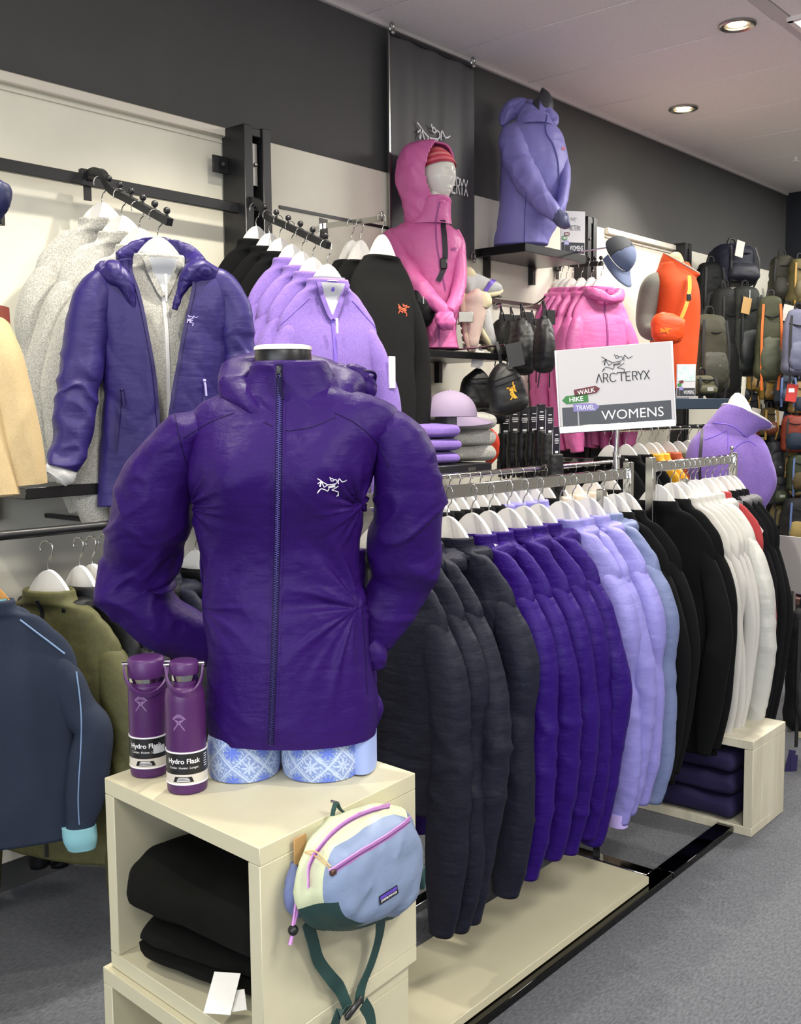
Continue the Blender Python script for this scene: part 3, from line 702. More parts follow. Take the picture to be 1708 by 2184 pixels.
# zip laid on the front
objs = [c for c in jk.children if c.name.startswith(('body', 'collar', 'hood'))]
bv = bvh_of(*objs)
def onH(px, py, off=.002):
    d = H.i.to_3x3() @ ray(px, py); h = bv.ray_cast(H.e, d)
    return None if h[0] is None else (h[0]-d*off, h[1] if h[1].y < 0 else -h[1])
zipx = lambda y: 597+(577.5-597)*((y-772)/820)+ (3.5*math.sin((y-772)/820*3.14))
pp = [onH(zipx(y), y, .001) for y in np.linspace(776, 1588, 90)]
pp = [p for p in pp if p]; ys = np.array([p[0][:] for p in pp]); 
for _ in range(3): ys[1:-1] = (ys[:-2]+ys[1:-1]*2+ys[2:])/4
ys = ys[:, :]
for nm, off, w, t_, mm in (('zip_guard', .001, .021, .003, m_pur), ('zip_tape', -.0012, .011, .002, m_purz)):
    V = []; 
    for p in ys:
        for a_, b_ in ((-1, -1), (1, -1), (1, 1), (-1, 1)): V.append((p[0]+a_*w/2, p[1]+off-b_*t_/2, p[2]))
    n_ = len(ys); F = [[i*4+j, i*4+(j+1) % 4, (i+1)*4+(j+1) % 4, (i+1)*4+j] for i in range(n_-1) for j in range(4)]+[[0, 1, 2, 3], [n_*4-4+j for j in range(4)]]
    MB().add(V, F).build(nm, mm, jk)
mb = MB(); tt = hermite(np.hstack([ys, np.zeros((len(ys), 2))]), 330)[0]
for i, p in enumerate(tt[4:]): mb.box((p[0]+(.0016 if i % 2 else -.0016), p[1]-.0034, p[2]), (.0045, .0022, .0013))
mb.build('zip_teeth', mat('zip_teeth_purple', '#443a78', .3, metal=.6), jk, smooth=30, kind='stuff')
p0 = onH(594, 790, .008)[0]
mb = MB(); mb.rbox((p0.x, p0.y, p0.z), (.009, .004, .014), .0015).tube([(p0.x+.004*math.cos(a), p0.y-.003, p0.z-.008+.006*math.sin(a)) for a in np.linspace(0, 6.28, 12)[:-1]], .001, 6, True); mb.build('zip_slider', m_black, jk)
MB().strap([(p0.x, p0.y-.004, p0.z-.012), (p0.x+.003, p0.y-.005, p0.z-.03), (p0.x+.006, p0.y-.004, p0.z-.05)], .007, .0025, (1, 0, 0)).build('zip_pull', m_purz, jk)
# seams
def seam(fn, pts, par, m, r=.0014, name='seam', n=40, off=.0):
    K = smooth_pts([(x, y, 0) for x, y in pts], n); q = [fn(x, y, off) for x, y, _ in K]; q = [p[0] for p in q if p]
    if len(q) > 3: MB().tube(q, r, 5).build(name, m, par)
allb = bvh_of(*[c for c in jk.children if c.name.startswith(('body', 'collar', 'hood', 'sleeve'))])
def onAll(px, py, off=.001):
    d = H.i.to_3x3() @ ray(px, py); h = allb.ray_cast(H.e, d)
    return None if h[0] is None else (h[0]-d*off, h[1])
for s in ([(392, 935), (440, 905), (500, 880)], [(373, 885), (383, 935), (400, 1000)], [(712, 880), (760, 905), (810, 955), (830, 1000)], [(795, 960), (792, 1050), (790, 1110)],
          [(562, 900), (600, 917), (660, 912), (715, 890)], [(772, 1295), (778, 1380), (783, 1480)]):
    seam(onAll, s, jk, m_purz, .0011, off=-.0003)
c0 = (677, 1058); sc = 62
g = MB(); strokes(g, BIRD, .032, lambda u, v: (lambda h: h[0] if h else None)(onAll(c0[0]+u*sc, c0[1]-v*sc*1.0, .0018))); g.build('bird_logo', mat('embroidery_white', '#eceaf4', .6), jk)

# ================================================================ bottles
m_bot = mat('plum_powder_coat', '#4b2159', .38, spec=.45, kind='nylon', bump=.02)
m_cap = mat('plum_cap', '#4f2560', .42)
def bottle(name, label, px, py, r, h, neck_r, neck_h, cap_r, cap_h, shoulder, stick):
    q = P(px, py, Z=ZT); t = thing(name, label, 'bottle', (q.x, q.y, ZT), 0)
    to_cam = math.atan2(-q.y, -q.x)
    t.rotation_euler = (0, 0, to_cam)        # local +x faces the viewer
    hb = h-neck_h-cap_h
    prof = [(0, 0), (r-.004, 0), (r-.001, .002), (r, .006), (r, hb-shoulder)]
    for i in range(1, 9):
        a = i/8*math.pi/2; prof.append((neck_r+(r-neck_r)*math.cos(a), hb-shoulder+shoulder*math.sin(a)))
    prof += [(neck_r, hb+neck_h*.45)]
    MB().lathe(prof, 64).build('bottle_body', m_bot, t, smooth=50)
    MB().lathe([(neck_r-.001, hb+neck_h*.4), (neck_r-.001, hb+neck_h)], 48).build('steel_collar', m_chrome, t)
    z = hb+neck_h
    cp = MB().lathe([(0, z), (cap_r-.001, z), (cap_r, z+.002), (cap_r, h-.006), (cap_r-.002, h-.002), (cap_r-.007, h), (0, h-.001)], 56).build('bottle_cap', m_cap, t, smooth=50)
    hd = MB(); R = cap_r+.006; pts = []
    for a in np.linspace(0, math.pi, 30):
        pts.append((R*.93*math.sin(a)+.004, R*math.cos(a)*1.0, h-cap_h*.35-(cap_h*.65+neck_h+.012)*math.sin(a)**.8))
    hd.strap(pts, .009, .0035, (.3, 0, 1)); hd.build('carry_handle', m_cap, t)
    for s in (-1, 1): MB().cyl((0, s*(cap_r-.002), h-cap_h*.35), (0, s*(cap_r+.009), h-cap_h*.35), .0042, n=14).build('pivot_pin', m_chrome, t)
    def wrap(V, rr, z0): return [((rr)*math.cos(v[0]/rr), (rr)*math.sin(v[0]/rr), z0+v[1]) for v in V]
    for nm, za, zb_, mm, dr in (('black_sleeve', .038, .077, mat('sleeve_black', '#17171a', .35), .0008), ('grey_band', .021, .038, mat('sleeve_grey', '#cfc8bd', .4), .0008), ('white_edge', .0755, .078, mat('sleeve_white', '#f0eef0', .4), .0014), ('white_edge', .019, .0215, MC['sleeve_white'], .0014)):
        MB().lathe([(r, za), (r+dr, za), (r+dr, zb_), (r, zb_)], 64).build(nm, mm, t)
    def wtxt(txt, size, bold, y0, z0, mm, nm):
        V, F = text_mb(txt, size, bold, 'LEFT'); V = [(v[0]+y0, v[1]) for v in V]
        MB().add(wrap(V, r+.0013, z0), F).build(nm, mm, t)
    wtxt('Hydro Flask', .0125, True, -.037, .058, MC['sleeve_white'], 'brand_lettering')
    wtxt('Colder. Hotter. Longer.', .0058, False, -.034, .0485, MC['sleeve_white'], 'tagline_lettering')
    V = [(-.026, .0245), (.012, .0245), (.008, .034), (-.022, .034)]
    vv = []; ff = []
    for i in range(9):
        f = i/8; vv += [(V[0][0]+(V[1][0]-V[0][0])*f, .0245), (V[3][0]+(V[2][0]-V[3][0])*f, .034)]
    ff = [[2*i, 2*i+2, 2*i+3, 2*i+1] for i in range(8)]
    MB().add(wrap(vv, r+.0012, 0), ff).build('black_badge', MC['sleeve_black'], t)
    g = MB()
    for zz, wd in ((.0262, .024), (.0289, .022), (.0316, .018)): g.add(wrap([(-.007-wd/2+wd*i/6, d) for i in range(7) for d in (0, .0013)], r+.0016, zz), [[2*i, 2*i+2, 2*i+3, 2*i+1] for i in range(6)])
    g.build('badge_lines', MC['sleeve_white'], t)
    fig = [[(.12, 0), (.42, .42), (.42, .5), (.12, .8)], [(.88, 0), (.58, .42), (.58, .5), (.88, .8)], [(.12, .8), (.06, .74)], [(.88, .8), (.94, .74)], [(.4, .46), (.6, .46)], [(.45, .44), (.55, .44)], [(.33, .66), (.5, .58), (.67, .66)],
           [(.2, .92), (.14, .84)], [(.3, 1.02), (.25, .8)], [(.4, 1.08), (.38, .84)], [(.5, 1.1), (.5, .86)], [(.6, 1.08), (.62, .84)], [(.7, 1.02), (.75, .8)], [(.8, .92), (.86, .84)]]
    g = MB(); s_ = .026; strokes(g, fig, .075, lambda u, v: ((r+.0005)*math.cos(((u-.5)*s_-.012)/r), (r+.0005)*math.sin(((u-.5)*s_-.012)/r), (.118 if not stick else .128)+v*s_)); g.build('figure_logo', mat('logo_mauve', '#8d6a99', .5), t)
    if stick:
        vv = [(.008+.024*i/4, z) for i in range(5) for z in (.047, .061)]
        MB().add(wrap(vv, r+.0019, 0), [[2*i, 2*i+2, 2*i+3, 2*i+1] for i in range(4)]).build('price_sticker', mat('sticker', '#c9c9cc', .5), t)
    else:
        g = MB()
        for q_ in range(6): g.add(wrap([(.034+.009*i/2, .048+q_*.0042+d) for i in range(3) for d in (0, .0012)], r+.0014, 0), [[2*i, 2*i+2, 2*i+3, 2*i+1] for i in range(2)])
        g.build('small_print', MC['sleeve_white'], t)
    return t
sc_ = 1.78/2213
bottle('water_bottle', 'taller plum water bottle with wide cap, behind and left of the other', 319, 1648, .0345, .222, .0335, .014, .034, .036, .004, True)
bottle('water_bottle', 'plum water bottle with narrow cap and rounded shoulder, nearest the cube edge', 400, 1682, .0355, .236, .024, .020, .0262, .024, .026, False)
# ================================================================ generic hanger + hung garments
def hanger_parts(hw=.182, drop=.2):
    """outline of a broad contoured hanger, apex at z=0"""
    top = []; n = 14
    for i in range(-n, n+1):
        a = abs(i)/n; z = -drop*a**1.1
        if a < .42: z = -drop*(.42**1.1)*((a/.42)**1.75)
        top.append((hw*i/n, z))
    bot = []
    for i in range(n, -n-1, -1):
        a = abs(i)/n; bot.append((hw*i/n*.97, -drop*a**1.1-(.088*(1-a)**.9+.026)))
    return top+bot
HPOLY = hanger_parts()
_hm = {}
def hanger_mesh(m, th=.013, key='w'):
    if key in _hm: return _hm[key]
    mb = MB(); mb.prism(HPOLY, -th/2, th/2); me = mb.mesh('hanger', m, 50)
    bm = None
    hk = MB(); pts = [(0, 0, -.01), (0, 0, .015), (0, .0, .03)]
    R = .021; c = (0, R*.0, .03+R+.012)
    pts = [(0, 0, -.01), (0, 0, .018), (.004, 0, .028), (.012, 0, .036)]
    for a in np.linspace(-.55, 3.6, 18): pts.append((R*math.cos(a)*1.0-.004, 0, .058+R*math.sin(a)))
    hk.tube(smooth_pts(pts, 30), .0019, 6); mh = hk.mesh('hook', m_chrome, 180)
    _hm[key] = (me, mh); return _hm[key]
def hanger(label, loc, rz, group=None, key='w', m=None, cat='hanger', name='clothes_hanger', s=1.0):
    me, mh = hanger_mesh(m or m_hang, key=key)
    o = bpy.data.objects.new(name, me); COL.objects.link(o); o.location = loc; o.rotation_euler = (0, 0, rz); o.scale = (s, 1, 1)
    tag(o, label, cat, group)
    h = bpy.data.objects.new('hook', mh); COL.objects.link(h); h.parent = o; h.scale = (1/s, 1, 1)
    return o
HOOKH = .079      # rail top above the hanger apex
def garment_meshes(m, hw=.2, slope=.155, length=.66, slv=.78, t=.055, seed=0, neck='collar', style='puffy', m2=None, splay=.012, res=1.0, hood_m=None, open_=False, hem='plain', arm=.052, cuff_m=None):
    """meshes of a hung garment; x = shoulder line, -y = front, z=0 at the hanger apex"""
    rnd = random.Random(seed); out = []
    arm = arm*rnd.uniform(.95, 1.05)
    nk = -.055
    k = [(0, 0, -length, hw*.95, t*.95), (0, 0, -length*.9, hw*.97, t), (0, 0, -length*.65, hw*.93, t*1.0), (0, 0, -.36, hw*.96, t*1.05), (0, 0, -.27, hw*1.0, t*.95), (0, 0, -.222, hw*1.0, t*.8),
         (0, 0, -.182, hw*.94, t*.62), (0, 0, -.136, hw*.77, t*.56), (0, 0, -.098, hw*.57, t*.6), (0, 0, -.086, .088, t*.8)]
    if neck in ('collar', 'hood'): k += [(0, 0, -.074, .078, t*.85), (0, -.002, -.056, .075, t*.85), (0, -.003, -.051, .072, t*.8), (0, -.002, -.056, .068, t*.74), (0, 0, -.085, .062, t*.66)]
    else: k += [(0, -.002, -.082, .076, t*.8), (0, 0, -.095, .068, t*.7)]
    nb = int(64*res), int(90*res)
    wb = wr_puffy(.0035, 12, seed, .008) if style == 'puffy' else wr_drape(.006, .0006, seed)
    mb = MB().sweep(k, nu=nb[0], nv=nb[1], ex=2.3, wr=lambda P_, N, u, v: wb(P_, N, u, 1-v)*np.clip((1-v)*6, 0, 1), cap=(1 if hem == 'plain' else 1, 0))
    mbb = mb; out.append(('body', mb.mesh('body', m, 180), None))
    for s in (-1, 1):
        bend = rnd.uniform(-.02, .03); fy = rnd.uniform(-.035, .01); L = slv*rnd.uniform(.97, 1.02)
        x0_ = s*(hw-.06); z0 = -.192
        pa = [(s*(hw-.062), 0, z0-.018, .010, t*.3), (s*(hw-.05), 0, z0-.028, arm*.55, t*.5), (s*(hw-.028), 0, z0-.075, arm*.88, (t*.7+arm*.7)/2), (s*(hw+splay*.5), -.003, z0-.17, arm*1.0, arm*.8), (s*(hw+splay+bend), fy*.5, z0-slv*.42, arm*1.02, arm*.74), (s*(hw+splay*1.0+bend*.5), fy, z0-L*.6, arm*1.12, arm*.7), (s*(hw+splay*.5), fy*1.2, z0-L*.82, arm*1.0, arm*.62), (s*(hw-.005), fy*1.3, z0-L+.03, arm*.72, arm*.5), (s*(hw-.008), fy*1.3, z0-L, arm*.6, arm*.52)]
        ws = wr_sleeve(seed+11*s+40) if style == 'puffy' else wr_drape(.003, .0005, seed+s+5, 16)
        mb = MB().sweep(pa, nu=int(36*res), nv=int(90*res), ref=(1, 0, 0), ex=2.15, wr=ws, cap=(1, 2))
        out.append(('sleeve', mb.mesh('sleeve', m, 180), None))
        if cuff_m is not None:
            z = z0-L; c = MB().sweep([(s*(hw-.008), fy*1.3, z-.012, arm*.55, arm*.5), (s*(hw-.008), fy*1.3, z+.03, arm*.6, arm*.56)], nu=24, nv=6, cap=(1, 1))
            out.append(('cuff', c.mesh('cuff', cuff_m, 60), None))
    if neck == 'hood':
        nk = -.092; q = [(-.06, -.03, nk-.01, .012, .012), (-.09, .02, nk-.01, .026, .026), (-.06, .06, nk-.02, .036, .04), (0, .078, nk-.03, .042, .052), (.06, .06, nk-.02, .036, .04), (.09, .02, nk-.01, .026, .026), (.06, -.03, nk-.01, .012, .012)]
        mb = MB().sweep(q, nu=int(30*res), nv=int(50*res), ref=(0, 0, 1), cap=(1, 1), wr=wr_puffy(.005, 18, seed+3))
        out.append(('hood', mb.mesh('hood', hood_m or m, 180), None))
    if neck != 'crew':
        body_v = mbb.v; n_u, n_v = nb; j = int(.75*n_u); q = [body_v[i*n_u+j] for i in range(1, n_v)]; q = [p for p in q if p[2] < -.052][:int(n_v*.93)]
        zp = MB(); zp.strap([(p[0], p[1]-.0015, p[2]) for p in q[::3]], .011, .004, (1, 0, 0)); out.append(('zip', zp.mesh('zip', m2 or m_purz, 60), None))
    return out
def garment(name, label, cat, meshes, loc, rz, group=None):
    t = thing(name, label, cat, loc, rz, group)
    for nm, me, pl in meshes:
        o = bpy.data.objects.new(nm, me); COL.objects.link(o); o.parent = t
        if pl: o['label'] = pl
    return t

# ================================================================ chrome rack
RY, RZ = 1.655, 1.305
m_navy = mat('navy_nylon', '#1f2230', .45, kind='nylon', bump=.45, sheen=.15)
m_slate = mat('slate_nylon', '#1c1e2c', .5, kind='nylon', bump=.6, spec=.15)
m_lav = mat('lavender_nylon', '#8580c6', .45, kind='nylon', bump=.45)
m_sblue = mat('slate_blue_nylon', '#68749c', .5, kind='nylon', bump=.4)
m_rpur = mat('rack_purple_nylon', '#280e66', .42, kind='nylon', bump=.6, spec=.14)
m_bfl = mat('black_fleece', '#090a0c', .9, kind='fabric', col2='#0d0e10', scale=300, spec=.15)
m_wjk = mat('white_shell', '#bdbdb8', .5, kind='nylon', bump=.4)
m_red = mat('brick_red_fleece', '#9c2a2e', .8, sheen=.2)
m_pink = mat('orchid_nylon', '#d66aa8', .45, kind='nylon', bump=.4)
m_pinkz = mat('orchid_zip', '#9a4488', .5)

rk = thing('clothes_rack', 'long chrome clothes rack holding the navy, purple, lavender and white jackets', 'rack', (0, RY, 0))
def rbx(nm, c, d, m=m_chrome, par=None): return MB().rbox(c, d, .002).build(nm, m, par or rk)
X0, X1, X2, X3 = 1.55, 3.12, 3.33*.99, 3.99
XB = 3.60
z_r = RZ-.0
rbx('hanging_rail', ((X0+X1)/2, 0, z_r-.0175), (X1-X0, .012, .035)); rbx('hanging_rail', ((X2+X3)/2, 0, z_r-.0175+.012), (X3-X2, .012, .035))
rbx('end_bracket', (X1+.008, 0, z_r-.11), (.022, .03, .26)); rbx('end_bracket', (X2-.008, 0, z_r-.10), (.022, .03, .26)); rbx('end_bracket', (X3+.005, 0, z_r-.06), (.018, .03, .16))
for x in (1.62, 2.95, 3.56): rbx('upright', (x, .0, z_r/2-.03), (.026, .026, z_r-.06))
for x in (X1-.06, X3-.01):
    MB().cyl((x, 0, z_r), (x, 0, z_r+.035), .004).sphere((x, 0, z_r+.038), .008, 8).build('adjusting_pin', m_steel, rk)
yo, yi = 1.405-RY, 1.92-RY
for a, b in ((X0, 2.985), (2.99, XB+.02)):
    rbx('base_bar', ((a+b)/2, yo+.03, .0125), (b-a, .06, .025), m_dchrome)
rbx('base_bar', ((X0+XB)/2, yi, .0125), (XB-X0, .04, .025))
for x in (1.62, 2.95, 3.56): rbx('cross_bar', (x, (yo+yi)/2+.015, .012), (.05, yi-yo-.09, .022), m_chrome)
board = MB().rbox(((1.28+2.86)/2, (1.425+1.715)/2, .040), (2.86-1.28, .29, .024), .0015).build('base_board', m_cream)
tag(board, 'long cream base board lying across the front bars of the chrome rack', 'board')

tips = [1.862, 1.937, 2.02, 2.142, 2.25, 2.33, 2.42, 2.50, 2.58, 2.70, 2.77, 2.865, 2.945, 3.03, 3.10, 3.34, 3.45, 3.52, 3.565, 3.61, 3.65, 3.74, 3.80, 3.875, 3.93, 3.975]
spec = (['navy']*4)+(['purple']*5)+(['lavender']*3)+['slate blue']+['black']*2+['black']*2+['white']*4+['white shell']+['red']+['charcoal']*3
print(len(tips),len(spec)); tips = tips[:len(spec)]
CM = {'navy': m_slate, 'purple': m_rpur, 'lavender': m_lav, 'slate blue': m_sblue, 'black': m_bfl, 'white': mat('white_fleece', '#bebcb7', .8), 'white shell': m_wjk, 'red': m_red, 'charcoal': mat('charcoal_fleece', '#121215', .9, spec=.15)}
ordw = ['first', 'second', 'third', 'fourth', 'fifth', 'sixth']
cnt = {}; desc = {'navy': 'dark navy nylon jacket', 'purple': 'deep purple nylon jacket', 'lavender': 'lavender nylon jacket', 'slate blue': 'pale slate blue jacket', 'black': 'black fleece top', 'white': 'thin white top', 'white shell': 'white shell jacket with creased sleeve', 'red': 'brick red fleece with pink cuff', 'charcoal': 'charcoal hooded top'}
for i, (x, s) in enumerate(zip(tips, spec)):
    k = cnt.get(s, 0); cnt[s] = k+1; rnd = random.Random(i+5)
    pf = s in ('navy', 'purple', 'lavender', 'slate blue', 'white shell'); flat = s in ('white', 'red', 'charcoal')
    nk = 'hood' if s in ('navy', 'white shell', 'charcoal', 'slate blue') or (s in ('purple', 'lavender') and k % 2 == 0) else 'collar'
    gm = garment_meshes(CM[s], hw=.205 if not flat else .2, slope=.150, length=.66+.03*rnd.random() if s != 'black' else .93+.03*(k%2), slv=.765 if pf else (.76 if flat else .72), t=.05 if pf else (.022 if flat else .032), seed=i*7+1, neck=nk, style='puffy' if pf else 'drape', arm=(.053 if s != 'purple' else .056) if pf else (.026 if flat else .04), res=1.0 if i < 10 else .7,
        m2={'purple': m_purz, 'lavender': mat('lav_zip', '#6e6fc0', .5)}.get(s, m_black), hood_m=mat('grey_hood_lining', '#5b5a5e', .7) if s == 'charcoal' else None, cuff_m=mat('pale_pink_trim', '#e6b7d6', .7) if s == 'red' else (mat('lilac_cuff', '#b6a4e4', .7) if s == 'lavender' and k == 0 else None))
    nth = (ordw[k]+' ' if cnt[s] and spec.count(s) > 1 else '')
    lb = f'{nth}{desc[s]} from the left on the chrome rack' if spec.count(s) > 1 else f'{desc[s]} on the chrome rack'
    rz = math.pi/2+math.pi+rnd.uniform(-.09, .09)       # front faces -x, toward the viewer end
    zz = RZ-HOOKH+.0
    hanger(f'white hanger on the chrome rack, carrying the {nth}{desc[s]}'.replace(' jacket with creased sleeve', ' jacket'), (x, RY, zz+(.012 if x > 3.2 else 0)), rz, 'white hangers on the chrome rack')
    garment('jacket' if pf else 'fleece_top', lb, 'jacket' if pf else 'top', gm, (x, RY, zz+(.012 if x > 3.2 else 0)), rz, f'{s} garments on the chrome rack')
# ================================================================ wall arms and the garments on them
m_grey = mat('grey_heather', '#c4c3bb', .9, kind='heather', col2='#8f8e88', scale=260, sheen=.25)
m_greylin = mat('pale_lining', '#c9ccd0', .5)
m_lil = mat('lilac_heather', '#8c72c0', .9, kind='heather', col2='#775cac', scale=260, sheen=.1)
m_lilz = mat('lilac_zip', '#7a5fd0', .5)
m_char = mat('black_jersey', '#151616', .9, kind='fabric', col2='#121213', scale=300, spec=.2)
m_blue = mat('blueviolet_shell', '#2b2066', .42, kind='nylon', bump=.3, spec=.4)
m_bluez = mat('blueviolet_zip', '#251b58', .5)
def knob_arm(label, x0, y0, x1, y1, n, y_start=2.89, first=.12):
    a = P(x0, y0, Y=y_start); e = P(x1, y1, X=a.x); t = thing('knob_arm', label, 'display arm', a)
    d = e-a; L = d.length
    pts = [(0, .02, -.012), (0, -.02, .012), (0, d.y*.14, d.z*.02+.012)]+[(0, d.y*f, d.z*f) for f in (.3, .5, .75, 1)]
    bar = MB(); bar.strap(pts, .022, .022, (1, 0, 0)); bar.build('bar', m_black, t)
    MB().rbox((0, .012, -.0), (.05, .02, .05), .003).rbox((0, .012, -.045), (.028, .004, .05), .001).build('clamp', m_black, t)
    for i in range(n):
        f = first+(1-first-.03)*i/(n-1); k = MB(); k.cyl((0, d.y*f, d.z*f+.01), (0, d.y*f, d.z*f+.022), .004).sphere((0, d.y*f, d.z*f+.029), .0105, 8); k.build('knob', m_black, t)
    return a.x, t, (lambda f: a+d*f)
def logo_on(t, cx, cz, size, m, w=.04, name='bird_logo', frm=-1, mesh='body'):
    b = [c for c in t.children if c.name.startswith(mesh)][0]; bv = bvh_of(b); g = MB()
    strokes(g, BIRD, w, lambda u, v: (lambda h: h[0] if h else None)(hit(bv, (cx+(u-.5)*size, frm, cz+(v-.5)*size), (0, -frm, 0), .0015)))
    if g.f: g.build(name, m, t)
def hang_row(apexes, X, m, kind, desc, grp, rzs, tops=None, **kw):
    out = []
    for i, (px, py) in enumerate(apexes):
        p = P(px, py, X=X); hanger(f'white hanger holding the {desc[i]}', p, rzs[i], grp[1], s=kw.get('hw', .205)/.205)
        gm = garment_meshes(m, seed=kw.get('seed0', 100)+i*13+int(px), **{k: v for k, v in kw.items() if k != 'seed0'})
        out.append(garment(kind, desc[i], 'top' if kind != 'jacket' else 'jacket', gm, p, rzs[i], grp[0]))
    return out
XA1, arm1, _ = knob_arm('black knobbed arm at the left, holding the grey fleeces', 190, 378, 362, 474, 7)
XA2, arm2, _ = knob_arm('black knobbed arm beside the tall post, holding the lilac fleeces', 520, 438, 700, 524, 7)
row = hang_row([(218, 432), (260, 460), (298, 487), (337, 505)], XA1, m_grey, 'fleece_top',
   ['grey heather fleece at the back of the left arm', 'grey heather fleece second from the wall on the left arm', 'grey heather fleece third from the wall on the left arm', 'grey heather fleece with white zip under the open blue violet jacket'],
   ('grey heather fleeces', 'white hangers on the left arm'), [-.2, -.2, -.25, -.38], hw=.215, t=.055, slv=.66, length=.72, neck='collar', style='drape', arm=.06, m2=mat('white_zip', '#dcdcdc', .4))
ff = row[3]
q = MB(); q.rbox((.0, -.068, -.13), (.009, .006, .03), .001).rbox((.0, -.069, -.17), (.007, .004, .05), .001); q.build('zip_pull', MC['white_zip'], ff)
row = hang_row([(546, 482), (574, 497), (597, 508)], XA2, m_bfl, 'fleece_top', ['black fleece nearest the wall on the arm by the post', 'black fleece second from the wall on the arm by the post', 'black fleece third from the wall, behind the lilac fleeces'],
   ('black fleeces on the knob arm', 'white hangers on the arm by the post'), [-.15]*3, hw=.185, t=.045, slv=.64, length=.68, neck='collar', style='drape', arm=.05)
row = hang_row([(622, 521), (644, 537), (667, 549), (698, 563)], XA2, m_lil, 'fleece_top', ['lilac fleece first behind the front one towards the wall, farthest back', 'lilac fleece second from the back on the arm by the post', 'lilac fleece directly behind the front lilac fleece', 'front lilac fleece with open grey lined collar and white arm label'],
   ('lilac fleeces on the knob arm', 'white hangers on the arm by the post'), [-.15, -.15, -.18, -.32], hw=.188, t=.045, slv=.66, length=.68, neck='collar', style='drape', arm=.048, m2=m_lilz)
fl = row[3]
MB().sweep([(0, -.006, -.06, .05, .036), (0, -.004, -.052, .058, .033), (0, -.004, -.046, .060, .035)], nu=40, nv=8, cap=(0, 0)).build('collar_lining', m_greylin, fl)
MB().rbox((.222, -.045, -.36), (.026, .006, .11), .001).build('sleeve_label', mat('label_white', '#e4e0ee', .5), fl)
MB().rbox((.0, -.062, -.21), (.008, .006, .05), .001).build('zip_pull', MC['label_white'], fl)
def open_collar(t, m, s=1.0):
    MB().sweep([(0, -.004, -.065, .05*s, .034*s), (0, -.004, -.048, .055*s, .034*s)], nu=40, nv=6, cap=(0, 0)).build('collar_lining', m, t)
open_collar(ff, m_greylin, 1.05)
# seams on the front lilac and grey fleeces
for t, hw in ((fl, .188), (ff, .215)):
    b = bvh_of([c for c in t.children if c.name.startswith('body')][0])
    for s in (-1, 1):
        pts = [hit(b, (s*x, -1, z), (0, 1, 0), .0005) for x, z in [(.08+.004*i, -.12-.0035*i) for i in range(26)]]
        MB().tube([p[0] for p in pts if p], .0016, 5).build('seam', m_lilz if t is fl else MC['grey_heather'], t)

def v_open(t, m, depth, w, pale):
    b = bvh_of([c for c in t.children if c.name.startswith('body')][0]); V = []; n, r_ = 10, 9; top = -.066
    for j in range(r_+1):
        z = top-(depth)*j/r_; hw_ = w*(1-j/r_)**.8+.002
        for i in range(n+1):
            h = hit(b, (-hw_+2*hw_*i/n, -1, z), (0, 1, 0), .004); V.append(h[0] if h else Vector((0, -.03, z)))
    MB().add(V, [[j*(n+1)+i, j*(n+1)+i+1, (j+1)*(n+1)+i+1, (j+1)*(n+1)+i] for j in range(r_) for i in range(n)]).build('open_neck', m, t, 180)
    for s in (0, n): MB().strap([tuple(V[j*(n+1)+s]+Vector((0, -.004, 0))) for j in range(r_+1)], .016, .006, (1, 0, .3)).build('collar_flap', pale, t)
v_open(fl, m_greylin, .12, .052, m_lil); v_open(ff, m_greylin, .11, .05, m_grey)
# chrome arm with the black sweatshirts
a = P(692, 482, Y=2.97); e = P(815, 466, X=a.x)
t = thing('display_rail', 'flat chrome display arm with turned-up tip holding the black sweatshirts', 'display arm', a)
d = e-a
MB().strap([(0, 0, 0), (0, d.y*.5, d.z*.5), (0, d.y, d.z)], .02, .012, (0, 0, 1)).build('bar', m_chrome, t)
MB().rbox((0, .01, -.02), (.05, .012, .1), .002).build('wall_plate', m_chrome, t); MB().rbox((0, d.y, d.z+.012), (.012, .008, .03), .002).build('tip', m_chrome, t)
XA3 = a.x
row = hang_row([(750, 512), (769, 512), (815, 500)], XA3, m_char, 'sweatshirt', ['black sweatshirt nearest the wall on the chrome arm', 'black sweatshirt in the middle of the chrome arm', 'black crew neck sweatshirt with orange and violet bird logo'],
   ('black sweatshirts on the chrome arm', 'white hangers on the chrome arm'), [-.0, -.0, -.05], hw=.18, t=.045, slv=.74, length=.76, neck='crew', style='drape', arm=.046)
logo_on(row[2], .075, -.27, .07, mat('logo_orange', '#d0542c', .6), .06)
def vkn(): pass
# ---------------------------------------------------------------- open blue violet jacket over the front grey fleece
pj = P(337, 505, X=XA1); FJ = Frame((pj.x-.02, pj.y-.05, pj.z), -.5)
t = thing('rain_jacket', 'open blue violet hooded shell jacket with white bird logo over the grey fleece', 'jacket', FJ.o, FJ.rz)
rows = [(1075, 205, 470, .05), (1000, 206, 480, .055), (900, 214, 488, .06), (800, 218, 490, .062), (720, 212, 488, .062), (660, 203, 492, .06), (620, 200, 490, .055), (595, 215, 468, .05), (575, 245, 440, .045), (560, 275, 415, .05)]
k = FJ.rows(rows, 0); k = [(x, y, z, a_, b_) for x, y, z, a_, b_ in k]
xm = FJ.L(336, 800, 0).x
def openf(G, u, v, C):
    th = u*2*math.pi; s = np.sign(np.cos(th)); fr = np.clip(-np.sin(th), 0, 1)**1.5
    z = G[..., 2]; zb_, zt_ = FJ.L(336, 960, 0).z, FJ.L(336, 570, 0).z; f = np.clip((z-zb_)/(zt_-zb_), 0, 1)
    G[..., 0] += s*fr*(.004+.085*f**1.6); G[..., 0] += fr*(xm-C[:, None, 0])*(1-f)
    G[..., 1] -= fr*.012*np.exp(-((np.abs(G[..., 0]-xm)-.02)/.03)**2)
    return G
wj = wr_puffy(.004, 7, 77, .006)
g = math.radians(1.5)
